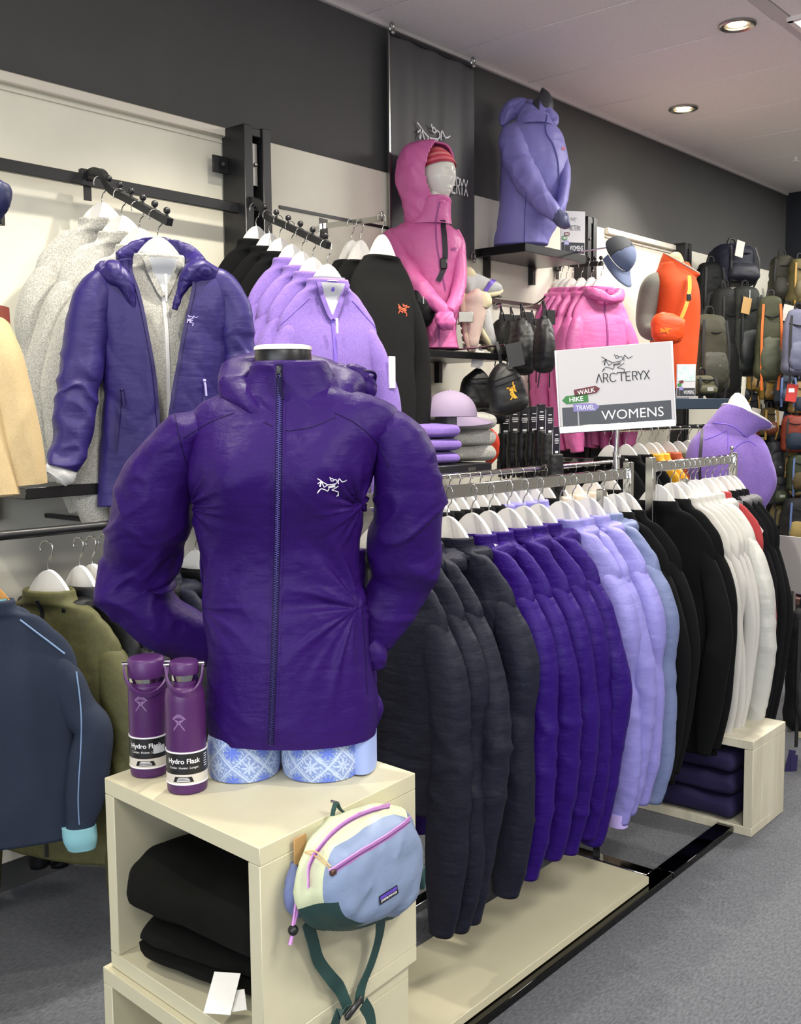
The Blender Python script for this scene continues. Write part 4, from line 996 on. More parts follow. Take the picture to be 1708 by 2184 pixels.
mbj = MB(); mbj.sweep(k, nu=150, nv=140, ex=2.2, arc=(-math.pi/2+g, 1.5*math.pi-g), shapefn=openf, wr=lambda Pt, N, u, v: wj(Pt, N, u, 1-v))
oj = mbj.build('body', m_blue, t, 180); sol = oj.modifiers.new('thickness', 'SOLIDIFY'); sol.thickness = .003
wc = lambda sd, amp=.013: (lambda Pt, N, u, v: wr_crumple(amp, 11, sd)(Pt, N, u, v)+.003*vn(Pt*20, sd))
MB().sweep(FJ.path([(255, 585, 0, 16, 20), (225, 600, 0, 32, 32), (200, 640, -.01, 42, 36), (182, 720, -.02, 45, 38), (170, 800, -.03, 45, 38), (160, 870, -.045, 44, 36), (155, 930, -.06, 36, 32), (140, 975, -.075, 32, 28), (133, 1000, -.08, 28, 25)]), nu=70, nv=150, ref=(1, 0, 0), cap=(0, 2), wr=wc(12, .011)).build('sleeve', m_blue, t, 180)
MB().sweep(FJ.path([(425, 590, 0, 16, 20), (465, 605, 0, 32, 32), (492, 650, -.0, 38, 36), (505, 720, .0, 40, 38), (512, 800, .0, 40, 38), (510, 880, .0, 38, 34)]), nu=60, nv=110, ref=(1, 0, 0), cap=(0, 2), wr=wc(31, .010)).build('sleeve', m_blue, t, 180)
MB().sweep(FJ.path([(150, 985, -.08, 20, 16), (136, 1000, -.08, 31, 24), (126, 1010, -.082, 33, 26), (118, 1020, -.084, 26, 22)]), nu=40, nv=24, ref=(1, 0, .6), cap=(1, 2), wr=lambda Pt, N, u, v: .003*vn(Pt*40, 1)).build('turned_cuff', mat('white_fleece_lining', '#dcdcdb', .9, kind='mottle', col2='#cfcfce', scale=200, sheen=.3), t)
for nm, pts, sd in (('hood', [(216, 556, -.02, 8, 10), (222, 578, -.02, 18, 24), (240, 583, -.03, 25, 28), (262, 598, -.04, 25, 22), (280, 640, -.045, 16, 12), (297, 690, -.04, 7, 5)], 3), ('hood', [(250, 548, .03, 8, 10), (300, 534, .06, 9, 22), (350, 532, .08, 9, 24), (400, 546, .06, 11, 24), (425, 570, .0, 20, 22)], 4), ('hood', [(470, 585, -.0, 10, 12), (448, 583, -.02, 21, 22), (424, 578, -.03, 25, 24), (402, 592, -.035, 20, 18), (384, 624, -.035, 12, 9), (372, 660, -.035, 5, 5)], 8)):
    MB().sweep(FJ.path(pts), nu=60, nv=70, ref=(0, 1, .3), cap=(1, 1), wr=wr_puffy(.005, 16, sd)).build(nm, m_blue, t, 180)
bvj = bvh_of(*[c for c in t.children])
def onJ(px, py, off=.002):
    d_ = FJ.i.to_3x3() @ ray(px, py); h = bvj.ray_cast(FJ.e, d_); return None if h[0] is None else h[0]-d_*off
g_ = MB(); strokes(g_, BIRD, .045, lambda u, v: onJ(386+u*36, 694-v*34, .009)); g_.build('bird_logo', mat('logo_lilac', '#b9b0ea', .6), t)
for pts in ([(258, 830), (252, 900), (246, 960)], [(437, 835), (432, 880), (428, 930)]):
    q_ = [onJ(x, y, .007) for x, y, _ in smooth_pts([(x, y, 0) for x, y in pts], 14)]; q_ = [p for p in q_ if p]
    if len(q_) > 3: MB().strap(q_, .006, .002, (1, 0, 0)).build('pocket_zip', m_bluez, t)
for (x, y) in ((260, 842), (436, 822)):
    p = onJ(x, y, .010)
    if p: MB().tube([(p.x, p.y, p.z+.012), (p.x+.002, p.y-.003, p.z), (p.x+.004, p.y-.003, p.z-.03)], .0032, 8).sphere((p.x, p.y-.002, p.z+.014), .005, 6).build('zip_pull', mat('logo_lilac', '#b9b0ea', .6) if x > 300 else m_bluez, t)
fr = []
for sd in (0, -1):
    nvj, nuj = 140, 150; me = oj.data; ln = [me.vertices[i*nuj+(0 if sd == 0 else nuj-1)].co.copy() for i in range(0, nvj, 3)]
    MB().strap([(c.x, c.y-.003, c.z) for c in ln][::2], .009, .004, (1, 0, 0)).build('front_zip', m_bluez, t)

# ---------------------------------------------------------------- black wall shelf at left and lower garment rail
def wall_shelf(label, xl, yl, xr, yf, zpx, th=.032, back=2.975, name='wall_shelf', m=None, X1=None):
    """front-left corner pixel, front-right pixel x; yf = world Y of front edge"""
    a = P(xl, yl, Y=yf); b = P(xr, yl, Y=yf); x1 = X1 or b.x
    t = thing(name, label, 'shelf', ((a.x+x1)/2, (yf+back)/2, a.z))
    MB().rbox((0, 0, -th/2), (x1-a.x, back-yf, th), .002).build('shelf_board', m or m_blackw, t)
    for s in (-.36, .36):
        MB().prism([(-.012, -th), (.012, -th), (.012, -th-.09), (-.012, -th-.09)], (back-yf)/2-.03, (back-yf)/2-.002).build('bracket', m_black, t)
        for c in t.children:
            if c.name.startswith('bracket') and c.location.x == 0: c.location.x = s*(x1-a.x)
    return t, a, x1
sh1, aa, _ = wall_shelf('black wall shelf under the grey fleeces and blue violet jacket', 54, 1041, 470, 2.60, 0)
m_olive = mat('olive_canvas', '#55552f', .7, kind='fabric', col2='#4d4b2b', scale=60, bump=.1)
m_bn = mat('black_nylon', '#0e0f12', .5, kind='nylon', bump=.4, spec=.3)
yl = 2.55
rl = [P(-60, 1142, Y=yl+.02), P(40, 1137, Y=yl), P(240, 1120, Y=yl)]; ZL = (rl[1].z+rl[2].z)/2
print('low rail z', [p.z for p in rl])
xa, xb = P(20, 1137, Y=yl).x, P(470, 1100, Y=yl).x
t = thing('garment_rail', 'black oval garment rail curving back to the wall under the left shelf', 'rail', (xa, yl, ZL))
pts = [(-.10, .40, 0), (-.10, .1, 0), (-.085, .04, 0), (-.04, .005, 0), (0, 0, 0), (.5, 0, 0), (xb-xa, 0, 0)]
V, F = rmf_tube(smooth_pts(pts, 60), .013, 14); MB().add(V, F).build('tube', m_black, t, 180)
for x in (.35, .9): MB().rbox((x, .2, .0), (.02, .4, .014), .002).build('support_arm', m_black, t)
xs_ = [P(p, 1130, Y=yl).x for p in (100, 168, 195, 222, 300, 340, 416)]
dsc = ['olive green hooded jacket hanging under the black shelf', 'black nylon jacket right behind the olive jacket', 'black nylon jacket second behind the olive jacket', 'dark jacket third behind the olive jacket', 'dark jacket seen beyond the raised left elbow of the mannequin', 'charcoal jacket beyond the mannequin, deep on the lower rail', 'black shiny jacket seen through the gap beside the mannequin waist']
for i, x in enumerate(xs_):
    m = m_olive if i == 0 else (m_bn if i != 5 else m_slate)
    gm = garment_meshes(m, hw=.23, slv=.74, length=.8, t=.06 if i == 0 else .045, seed=300+i, neck='hood', style='puffy', arm=.062 if i == 0 else .05, hood_m=m_bn if i == 0 else None, m2=m_black, res=1 if i == 0 else .7)
    rz = -math.pi/2+(.35 if i == 0 else .1)
    lc = (x, yl, ZL+.013-HOOKH-.04)
    hanger('white hanger on the lower black rail, '+['carrying the olive jacket', 'next behind the olive jacket', 'second behind the olive jacket', 'third behind the olive jacket', '', '', 'seen through the gap beside the mannequin'][i], lc, rz, 'white hangers on the lower black rail') if i in (0, 1, 2, 3, 6) else None
    garment('jacket', dsc[i], 'jacket', gm, lc, rz, 'jackets on the lower black rail')

# ---------------------------------------------------------------- navy shirts on wooden hanger, left edge
m_nav = mat('navy_merino', '#232e43', .85, kind='fabric', col2='#1f293d', scale=300)
m_nav2 = mat('mid_blue_merino', '#33476f', .85)
m_cy = mat('aqua_lining', '#8ec7d3', .8)
m_wood = mat('beech_wood', '#c9924c', .45, kind='wood', col2='#bb8240', scale=30)
hm = None
ps = P(-38, 1236, d=2.60)
for i in range(4):
    k_ = 3-i; p = Vector((ps.x-.0, ps.y+.07*k_, ps.z+.012*k_))
    lab = ['mid blue shirt at the back of the left edge row', 'navy shirt third from the front at the left edge', 'navy shirt just behind the front one at the left edge', 'front navy zip neck shirt with pale piping and aqua turned cuff'][i]
    gm = garment_meshes(m_nav2 if i == 0 else m_nav, hw=.215, t=.04, slv=.49, splay=.015, length=.69, seed=501+i*3, neck='collar', style='drape', arm=.046, m2=m_bluez)
    g0 = garment('shirt', lab, 'shirt', gm, p, -.55, 'navy shirts at the left edge')
    if i == 3:
        gz = p; open_collar(g0, m_cy, 1.05)
        b = bvh_of([c for c in g0.children if c.name.startswith('body')][0])
        pts = [hit(b, (.085+.0045*j, -1, -.105-.0042*j), (0, 1, 0), .001) for j in range(24)]
        MB().tube([q[0] for q in pts if q], .0022, 5).build('piping', mat('pale_blue_piping', '#7f9cc4', .6), g0)
        sl = [c for c in g0.children if c.name.startswith('sleeve')][1]; bs = bvh_of(sl)
        pts = [hit(bs, (.215+.008*math.sin(j*.2), -1, -.25-.015*j), (0, 1, 0), .001) for j in range(27)]
        MB().tube([q[0] for q in pts if q], .002, 5).build('piping', MC['pale_blue_piping'], g0)
        MB().sweep([(.212, -.03, -.715, .036, .03), (.209, -.03, -.69, .043, .038), (.207, -.03, -.655, .043, .038)], nu=30, nv=10, cap=(2, 1)).build('turned_cuff', m_cy, g0)
wh = hanger('pale wooden hanger inside the front navy shirt at the left edge', gz, -.55, None, key='wood', m=m_wood, name='wooden_hanger', s=.98)
t = thing('knob_arm', 'short black knobbed arm end above the wooden hanger at the left edge', 'display arm', (gz.x, gz.y, gz.z+.02))
e_ = P(33, 1262, X=gz.x+.02)
for j in range(4): MB().cyl((.02, .02+.055*j, .012+.03*j), (.02, .02+.055*j, .03+.03*j), .004).sphere((.02, .02+.055*j, .036+.03*j), .0105, 8).build('knob', m_black, t)
MB().strap([(.02, -.02, -.01), (.02, .3, .165)], .02, .02, (1, 0, 0)).build('bar', m_black, t)

# tan trousers with belt at the left edge
m_tan = mat('tan_twill', '#c9b286', .75, kind='fabric', col2='#c0a87b', scale=200)
FT = Frame(P(-30, 660, d=2.35), rzH)
t = thing('tan_shorts', 'tan cotton shorts on a mannequin form cut by the left edge, with rust belt', 'shorts', FT.o, rzH)
MB().sweep(FT.path([(-30, 690, 0, 44, 60), (-18, 760, -.02, 62, 62), (2, 860, -.03, 68, 60), (18, 960, -.035, 72, 60), (26, 1035, -.035, 74, 58)]), nu=60, nv=60, ref=(1, 0, 0), cap=(0, 2), wr=lambda Pt, N, u, v: wr_drape(.004, .0004, 5, 12)(Pt, N, u, v)).build('leg', m_tan, t, 60)
MB().sweep(FT.path([(-60, 690, -.03, 44, 60), (-65, 800, -.07, 60, 60), (-50, 950, -.09, 70, 60), (-38, 1062, -.1, 80, 58)]), nu=60, nv=60, ref=(1, 0, 0), cap=(0, 2), wr=lambda Pt, N, u, v: wr_drape(.004, .0004, 9, 12)(Pt, N, u, v)).build('leg', m_tan, t, 60)
MB().sweep(FT.path([(-30, 697, 0, 45, 64), (-30, 652, 0, 42, 62)]), nu=50, nv=6, ref=(1, 0, 0)).build('belt', mat('rust_belt', '#8a3b22', .5), t)
t = thing('blue_garment', 'dark blue garment edge showing at the upper left border', 'garment', P(-20, 420, d=2.4), rzH)
MB().sweep([(0, 0, .05, .01, .01), (.01, 0, .03, .03, .03), (.012, 0, -.01, .034, .03), (0, 0, -.05, .02, .02)], nu=30, nv=30, wr=wr_puffy(.004, 20, 3)).build('cloth', mat('royal_navy', '#1d2450', .5), t)
t = thing('black_bracket', 'small black bracket end at the left border below the rail', 'bracket', P(-4, 467, d=2.6), rzH)
MB().rbox((0, 0, 0), (.025, .03, .03), .002).build('plate', m_black, t)

# ---------------------------------------------------------------- folded goods in the front cube
def folded(mb, w, d, h, c=(0, 0, 0), seed=0, lay=2, n=56):
    """soft folded pile; fold faces -y"""
    def sf(G, u, v, C):
        th = u*2*math.pi; front = np.clip(-np.cos(th), 0, 1)
        return G
    V = []; nu, nv = 64, 40; F = []
    for j in range(nv):
        x = -w/2+w*j/(nv-1); e = abs(x)/(w/2); sh = math.sqrt(max(0, 1-((e-.86)/.142)**2)) if e > .86 else 1; sh = max(sh, .12)
        for i in range(nu):
            th = 2*math.pi*i/nu; cy, sz = math.cos(th), math.sin(th)
            y = math.copysign(abs(cy)**(.55), cy)*d/2*(.94+.06*sh); z = math.copysign(abs(sz)**(.6), sz)*h/2*sh
            if cy < 0:
                gz_ = (z/h*lay*2) ; y += .018*math.exp(-((((z/h)+.5)*lay % 1)/.12)**2)*(1 if abs(z) < h*.42 else 0)
            V.append((x, y, z+h/2))
    V = np.array(V); Q = V.reshape(nv, nu, 3); dd = vn(Q*9, seed)*h*.10+vn(Q*25, seed+1)*h*.03
    Q[..., 2] += dd*np.clip(Q[..., 2]/h, 0, 1); Q[..., 1] += vn(Q*12, seed+2)*.008
    V = Q.reshape(-1, 3)+np.array(c)
    F = [[j*nu+i, j*nu+(i+1) % nu, (j+1)*nu+(i+1) % nu, (j+1)*nu+i] for j in range(nv-1) for i in range(nu)]
    F += [list(range(nu)), [(nv-1)*nu+i for i in range(nu)][::-1]]
    return mb.add(V, F)
m_blk = mat('black_cotton', '#0e0e0c', .95, kind='fabric', col2='#11110f', scale=300, spec=.15)
def incube(x, y, z): return Mcube @ Vector((x, y, z))
zf = ZT-cube_h+.031
for (lx, ly, z0, w_, d_, h_, rz_, sd, lb) in ((.2, .225, zf, .33, .34, .095, math.pi/2*3+.12, 1, 'lower black folded garment in the cream cube'), (.178, .222, zf+.09, .34, .34, .12, math.pi/2*3-.05, 4, 'upper thick black folded garment in the cream cube')):
    p = incube(lx, ly, z0); t = folded(MB(), w_, d_, h_, seed=sd, lay=2 if h_ < .1 else 1).build('folded_garment', m_blk, None, 60)
    t.location = p; t.rotation_euler = (0, 0, cube_rz+rz_); tag(t, lb, 'folded clothes', 'black folded clothes in the cream cube')
card = MB().box((0, 0, 0), (.07, .045, .0015)).build('paper_tag', mat('paper', '#e8e6e0', .6)); tag(card, 'white paper tag lying on the lower black folded garment', 'tag')
card.location = P(474, 2118, d=1.70); card.rotation_euler = (0, -.55, cube_rz+.5)
card2 = MB().box((0, 0, 0), (.036, .024, .0015)).build('price_tag', mat('paper', '#e8e6e0', .6)); tag(card2, 'small cream price tag beside the white paper tag', 'tag')
card2.location = P(508, 2134, d=1.695); card2.rotation_euler = (0, -.5, cube_rz+.9)

# ---------------------------------------------------------------- hip bag hanging on the right face of the cube
FB = Frame(incube(0, 0, ZT-.1), cube_rz)
t = thing('hip_bag', 'pale blue and cream hip bag with pink zips hanging on the cream cube', 'bag', FB.o, FB.rz)
def ringpx(pts, dy, n=64):
    q = [FB.L(x, y, dy) for x, y in pts]; c = sum(q, Vector())/len(q)
    K = smooth_pts([*q, q[0], q[1]], 400); 
    ang = np.unwrap(np.arctan2(K[:, 2]-c.z, K[:, 0]-c.x)); 
    if ang[-1] < ang[0]: K = K[::-1]; ang = ang[::-1]
    out = []
    base = math.atan2(0, 1)
    for i in range(n):
        a_ = 2*math.pi*i/n; kk_ = [a_+2*math.pi*m_ for m_ in range(-3, 4)]; kk_ = [v_ for v_ in kk_ if ang[0] <= v_ <= ang[-1]]
        v_ = kk_[0] if kk_ else ang[0]; out.append((np.interp(v_, ang, K[:, 0]), dy, np.interp(v_, ang, K[:, 2])))
    return np.array(out), np.array(c)
back = [(640, 1850), (658, 1800), (700, 1755), (755, 1728), (820, 1720), (868, 1740), (885, 1800), (888, 1870), (865, 1930), (800, 1965), (720, 1980), (655, 1968), (634, 1910)]
front = [(690, 1862), (705, 1815), (745, 1788), (800, 1752), (848, 1738), (884, 1768), (897, 1850), (876, 1925), (805, 1962), (730, 1972), (700, 1950), (688, 1905)]
R0, c0_ = ringpx(back, -.004); R1, c1_ = ringpx(back, -.045); R2, c2_ = ringpx(front, -.085)
R1 = c1_+(R1-c1_)*1.03; R1[:, 1] = -.045
R3 = c2_+(R2-c2_)*.86; R3[:, 1] = -.104; R4 = c2_+(R2-c2_)*.6; R4[:, 1] = -.115; R5 = c2_+(R2-c2_)*.3; R5[:, 1] = -.119
K5 = [R0, (R0+R1)/2*1.0+(R1-c1_)*.02, R1, (R1+R2)/2+np.array([0, 0, 0]), R2, R3, R4, R5]
G = np.array(K5); nG = 48
tt = np.linspace(0, len(K5)-1, nG); lo = np.clip(np.floor(tt).astype(int), 0, len(K5)-2); fr_ = (tt-lo)[:, None, None]
pm = G[np.clip(lo-1, 0, 7)]; p0_ = G[lo]; p1_ = G[lo+1]; p2_ = G[np.clip(lo+2, 0, 7)]
G = .5*((2*p0_)+(-pm+p1_)*fr_+(2*pm-5*p0_+4*p1_-p2_)*fr_**2+(-pm+3*p0_-3*p1_+p2_)*fr_**3)
Nn = np.cross(np.roll(G, -1, 1)-np.roll(G, 1, 1), np.gradient(G, axis=0)); Nn /= np.linalg.norm(Nn, axis=2)[..., None]+1e-9
if (Nn[30, :, 1].mean() > 0): Nn = -Nn
G = G+Nn*(.0028*(ridge(rot(G, .7)*np.array([30, 30, 12]), 8)-.3)+.0022*vn(G*35, 9))[..., None]
def zone(j, i):
    a_ = (i+.5)/64*360; t_ = tt[j]
    if t_ < 4.02:
        if 20 < a_ < 188: return 'cream'
        return 'green' if 188 <= a_ < 320 else 'blue'
    if 186 < a_ < 248 and t_ < 4.9+.0*a_: return 'green'
    return 'blue'
zones = {'cream': [], 'green': [], 'blue': []}
for j in range(nG-1):
    for i in range(64): zones[zone(j, i)].append([j*64+i, j*64+(i+1) % 64, (j+1)*64+(i+1) % 64, (j+1)*64+i])
zones['blue'].append([(nG-1)*64+i for i in range(64)])
flat_ = G.reshape(-1, 3)
m_bb = mat('bag_blue_ripstop', '#7e8fae', .45, kind='nylon', bump=.25); m_bc = mat('bag_cream', '#cdd3ae', .6); m_bg = mat('bag_green', '#21423f', .6); m_bp = mat('bag_pink_zip', '#c88bd2', .5)
for z_, m_, nm in (('cream', m_bc, 'top_panel'), ('green', m_bg, 'base_panel'), ('blue', m_bb, 'front_panel')):
    used = sorted({i for f in zones[z_] for i in f}); mp_ = {v_: k_ for k_, v_ in enumerate(used)}
    MB().add(flat_[used], [[mp_[i] for i in f] for f in zones[z_]]).build(nm, m_, t, 180)
bb = bvh_of(*t.children)
def onB(px, py, off=.002):
    d_ = FB.i.to_3x3() @ ray(px, py); h = bb.ray_cast(FB.e, d_); return None if h[0] is None else h[0]-d_*off
for pts, wd, mm, nm, o_ in (([(658, 1893), (660, 1850), (690, 1800), (740, 1755), (790, 1732), (830, 1722)], .015, m_bp, 'zip', .004), ([(658, 1893), (660, 1850), (690, 1800), (740, 1755), (790, 1732), (830, 1722)], .002, mat('zip_dark', '#6b3f72', .5), 'zip_teeth', .0062),
                       ([(705, 1862), (760, 1826), (820, 1790), (874, 1752)], .017, m_bp, 'zip', .004), ([(705, 1862), (760, 1826), (820, 1790), (874, 1752)], .002, MC['zip_dark'], 'zip_teeth', .0062)):
    q = [onB(x, y, o_) for x, y, _ in smooth_pts([(x, y, 0) for x, y in pts], 26)]; q = [p for p in q if p]
    MB().strap([tuple(p) for p in q], wd, .002, (.5, .3, -1)).build(nm, mm, t)
def patch(pxs, off, m_, nm, nx_=8, ny_=4, par=None):
    (a_, b_, c_, d_) = pxs; V = []
    for j in range(ny_+1):
        for i in range(nx_+1):
            u, v = i/nx_, j/ny_; x = (a_[0]*(1-u)+b_[0]*u)*(1-v)+(d_[0]*(1-u)+c_[0]*u)*v; y = (a_[1]*(1-u)+b_[1]*u)*(1-v)+(d_[1]*(1-u)+c_[1]*u)*v
            V.append(onB(x, y, off) or Vector((0, 0, 0)))
    return MB().add(V, [[j*(nx_+1)+i, j*(nx_+1)+i+1, (j+1)*(nx_+1)+i+1, (j+1)*(nx_+1)+i] for j in range(ny_) for i in range(nx_)]).build(nm, m_, t)
patch([(808, 1912), (847, 1887), (850, 1905), (810, 1931)], .003, mat('label_black', '#0f0f14', .6), 'label')
patch([(811, 1913), (846, 1890), (847, 1897), (811, 1920)], .004, mat('label_violet', '#5a3fae', .6), 'label_sky')
V, F = text_mb('patagonia', .0105, True); V = [Vector(v) for v in V]
def lab(v): u = v.x; x = 830+u*830; y = 1914-u*830*.62-(v.y)*900; return onB(x, y, .0045) or Vector((0, 0, 0))
MB().add([lab(v) for v in V], F).build('label_lettering', MC['sleeve_white'], t)
# loop, zip cord, straps, buckle
n0 = FB.L(718, 1712, -.012)
MB().cyl((n0.x, 0, n0.z), (n0.x, -.016, n0.z), .0025, n=8).build('nail', m_steel, t)
MB().strap([FB.L(708, 1752, -.02), FB.L(711, 1728, -.016), n0, FB.L(724, 1724, -.016), FB.L(736, 1735, -.02)], .008, .002, (0, 1, 0)).build('hanging_loop', m_bg, t)
MB().tube(smooth_pts([onB(712, 1862, .004), onB(695, 1845, .006), onB(672, 1826, .008), onB(650, 1818, .01), onB(668, 1815, .014), onB(705, 1848, .008)], 30), .0012, 6).build('zip_cord', mat('peach_cord', '#d8b078', .6), t)
MB().rbox(tuple(onB(710, 1860, .006)), (.012, .008, .01), .002).build('zip_slider', mat('brown_slider', '#4a3026', .4), t)
MB().tube(smooth_pts([FB.L(636, 1880, -.03), FB.L(630, 1930, -.03), FB.L(624, 1975, -.035)], 12), .0022, 6).tube(smooth_pts([FB.L(640, 1885, -.03), FB.L(636, 1935, -.03), FB.L(626, 1975, -.035)], 12), .0022, 6).tube([FB.L(624, 1992, -.035), FB.L(618, 2015, -.035)], .003, 6).build('drawcord', m_bp, t)
MB().sphere(tuple(FB.L(625, 1984, -.035)), .0085, 8).build('cord_lock', m_black, t)
sd = (1, 0, 0)
for nm, pts in (('strap', [(655, 1965, -.03), (668, 2010, -.02), (680, 2050, -.014), (705, 2085, -.02), (728, 2115, -.014), (742, 2150, -.02)]), ('strap', [(812, 1955, -.05), (808, 2000, -.03), (790, 2060, -.02), (770, 2110, -.016), (765, 2140, -.02)]),
                ('strap', [(742, 2152, -.024), (720, 2165, -.03), (713, 2200, -.02), (712, 2280, -.01)]), ('strap', [(775, 2140, -.024), (790, 2170, -.02), (793, 2230, -.02), (790, 2290, -.01)])):
    MB().strap([FB.L(*p) for p in pts], .023, .0018, sd).build(nm, m_bg, t)
p = FB.L(755, 2150, -.026); Mx = Matrix.Translation(p) @ Matrix.Rotation(-.35, 4, 'Y')
MB().rbox((0, 0, 0), (.05, .01, .013), .004, Mx).build('buckle', m_black, t)
MB().sweep([FB.L(625, 1840, -.004)[:]+(.004, .004), FB.L(628, 1875, -.012)[:]+(.018, .01), FB.L(628, 1930, -.012)[:]+(.016, .01), FB.L(636, 1955, -.01)[:]+(.006, .005)], nu=24, nv=20, cap=(1, 1), wr=wr_puffy(.002, 60, 2)).build('back_padding', mat('periwinkle_mesh', '#6f7aa8', .7), t)
MB().rbox(tuple(FB.L(640, 1812, -.008)), (.03, .003, .045), .001).build('kraft_tag', mat('kraft', '#b08a5a', .8), t)
MB().rbox(tuple(FB.L(896, 1870, -.05)), (.012, .02, .045), .004).build('side_wing', m_bg, t)
# ================================================================ hooded mannequin in orchid jacket
RZC = rzH
xw = P(1013.7, 525, Y=2.97).x
yfr = P(1119.6, 517, X=xw).y
print('upper shelf front y', yfr)
shU, aU, _ = wall_shelf('black wall shelf carrying the lavender hooded jacket mannequin', 1120, 517, 1252, yfr, 0, th=.04, X1=P(1250, 545, Y=yfr).x)
yfp = 2.64
shP, aP, _ = wall_shelf('black wall shelf under the orchid pink mannequin and pale shoes', 886, 743, 1082, yfp, 0, th=.03)
FP = Frame(P(925, 740, Y=2.80), RZC); FP = Frame((FP.o.x, FP.o.y, aP.z), RZC)
mn = thing('head_mannequin', 'white mannequin head and torso inside the orchid pink hooded jacket', 'mannequin', FP.o, RZC)
# head
hc = FP.L(930, 378, -.01); hr = (FP.L(970, 378, 0).x-FP.L(893, 378, 0).x)/2
nh = 72; V = []; fd = math.radians(44); 
for i in range(nh+1):
    t_ = math.pi*i/nh
    for j in range(2*nh):
        p_ = 2*math.pi*j/(2*nh); x, y, z = math.sin(t_)*math.sin(p_), -math.sin(t_)*math.cos(p_), math.cos(t_)   # face along -y
        X, Y, Z = x*.074, y*.092, z*.118
        f = max(0, -y)
        if z < -.1: X *= 1-.30*min(1, (-z-.1)/.8); Y *= 1-.10*(-z)
        Y += .010*f*(z < -.2)*min(1, (-z-.2)*2)*(1 if y < 0 else 0)*-0
        nose = math.exp(-(x/.11)**2)*math.exp(-((z+.06)/.22)**2)*(1.0 if z < .02 else math.exp(-((z-.02)/.16)**2)); nose *= (1-max(0, min(1, (z+.30)/.35)))*.75+.25 if z > -.30 else math.exp(-((z+.30)/.06)**2)
        Y -= .026*nose*f
        for s in (-1, 1): Y += .011*f*math.exp(-((x-s*.33)/.17)**2-((z-.10)/.11)**2); Y -= .004*f*math.exp(-((x-s*.33)/.11)**2-((z-.085)/.05)**2)
        Y -= .004*f*math.exp(-((z-.24)/.07)**2-(x/.5)**2)
        Y -= .0095*f*math.exp(-(x/.2)**2)*(math.exp(-((z+.47)/.045)**2)+.9*math.exp(-((z+.58)/.05)**2)); Y += .004*f*math.exp(-(x/.22)**2-((z+.525)/.018)**2)
        Y -= .010*f*math.exp(-(x/.28)**2-((z+.83)/.12)**2)
        c_, s_ = math.cos(fd), math.sin(fd); V.append((hc.x+X*c_-Y*s_, hc.y+X*s_+Y*c_, hc.z+Z))
F = [[i*2*nh+j, (i+1)*2*nh+j, (i+1)*2*nh+(j+1) % (2*nh), i*2*nh+(j+1) % (2*nh)] for i in range(nh) for j in range(2*nh)]
MB().add(V, F).build('head', m_mann, mn, 180)
MB().sweep([(hc.x, hc.y, hc.z-.24, .06, .055), (hc.x, hc.y, hc.z-.07, .05, .055)], nu=30, nv=8).build('neck', m_mann, mn)
# striped headband
hb_ = thing('striped_beanie', 'coral and red striped beanie on the white mannequin head', 'beanie', FP.o, RZC)
cols = ['#b03a4e', '#e0707a', '#c8445a', '#e88a88', '#cc4a58', '#e2777c', '#d0555f']
Mh = Matrix.Translation(hc) @ Matrix.Rotation(fd, 4, 'Z') @ Matrix.Rotation(math.radians(-14), 4, 'X')
for i, c_ in enumerate(cols):
    z0, z1 = .026+.0128*i, .026+.0128*(i+1); q_ = lambda z: math.sqrt(max(.0, 1-((z)/.128)**2))
    MB().sweep([(0, 0, z0, .080*q_(z0)+.0005, .098*q_(z0)), (0, 0, (z0+z1)/2, .0815*q_((z0+z1)/2), .0995*q_((z0+z1)/2)), (0, 0, z1, .080*q_(z1), .098*q_(z1))], Mh, nu=48, nv=6, cap=(0, 1 if i == 6 else 0)).build('stripe', mat('beanie_'+str(i), c_, .85), hb_, 180)
t = thing('hooded_jacket', 'orchid pink hooded jacket with tied sleeves on the mannequin with a head', 'jacket', FP.o, RZC)
rows = [(744, 886, 978, .10), (736, 890, 976, .098), (700, 888, 973, .10), (660, 880, 980, .105), (610, 870, 988, .11), (570, 850, 992, .115), (540, 834, 991, .115), (515, 828, 988, .11), (495, 830, 978, .098), (482, 845, 962, .08), (472, 868, 950, .065)]
MB().sweep(FP.rows(rows), nu=110, nv=120, cap=(1, 1), wr=lambda Pt, N, u, v: wr_puffy(.0035, 11, 5)(Pt, N, u, 1-v)).build('body', m_pink, t, 180)
MB().sweep(FP.path([(848, 492, 0, 10, 14), (840, 508, -.01, 22, 26), (848, 550, -.06, 26, 26), (880, 600, -.12, 25, 24), (915, 635, -.17, 19, 18), (945, 662, -.2, 12, 12), (955, 672, -.2, 9, 9)]), nu=50, nv=90, ref=(.5, 1, 0), cap=(0, 1), wr=wr_sleeve(5, .0045)).build('sleeve', m_pink, t, 180)
MB().sweep(FP.path([(972, 492, 0, 8, 14), (977, 515, 0, 14, 22), (981, 560, -.05, 13, 22), (979, 610, -.1, 15, 20), (972, 640, -.15, 14, 16), (958, 664, -.2, 10, 11)]), nu=50, nv=90, ref=(1, 0, 0), cap=(0, 1), wr=wr_sleeve(9, .0045)).build('sleeve', m_pink, t, 180)
MB().sweep(FP.path([(940, 664, -.2, 8, 8), (944, 675, -.205, 20, 18), (953, 684, -.21, 23, 20), (962, 690, -.215, 15, 14), (970, 694, -.215, 10, 9)]), nu=40, nv=40, ref=(.6, 0, 1), cap=(1, 2), wr=wr_puffy(.004, 22, 3)).build('knotted_cuff', m_pink, t, 180)
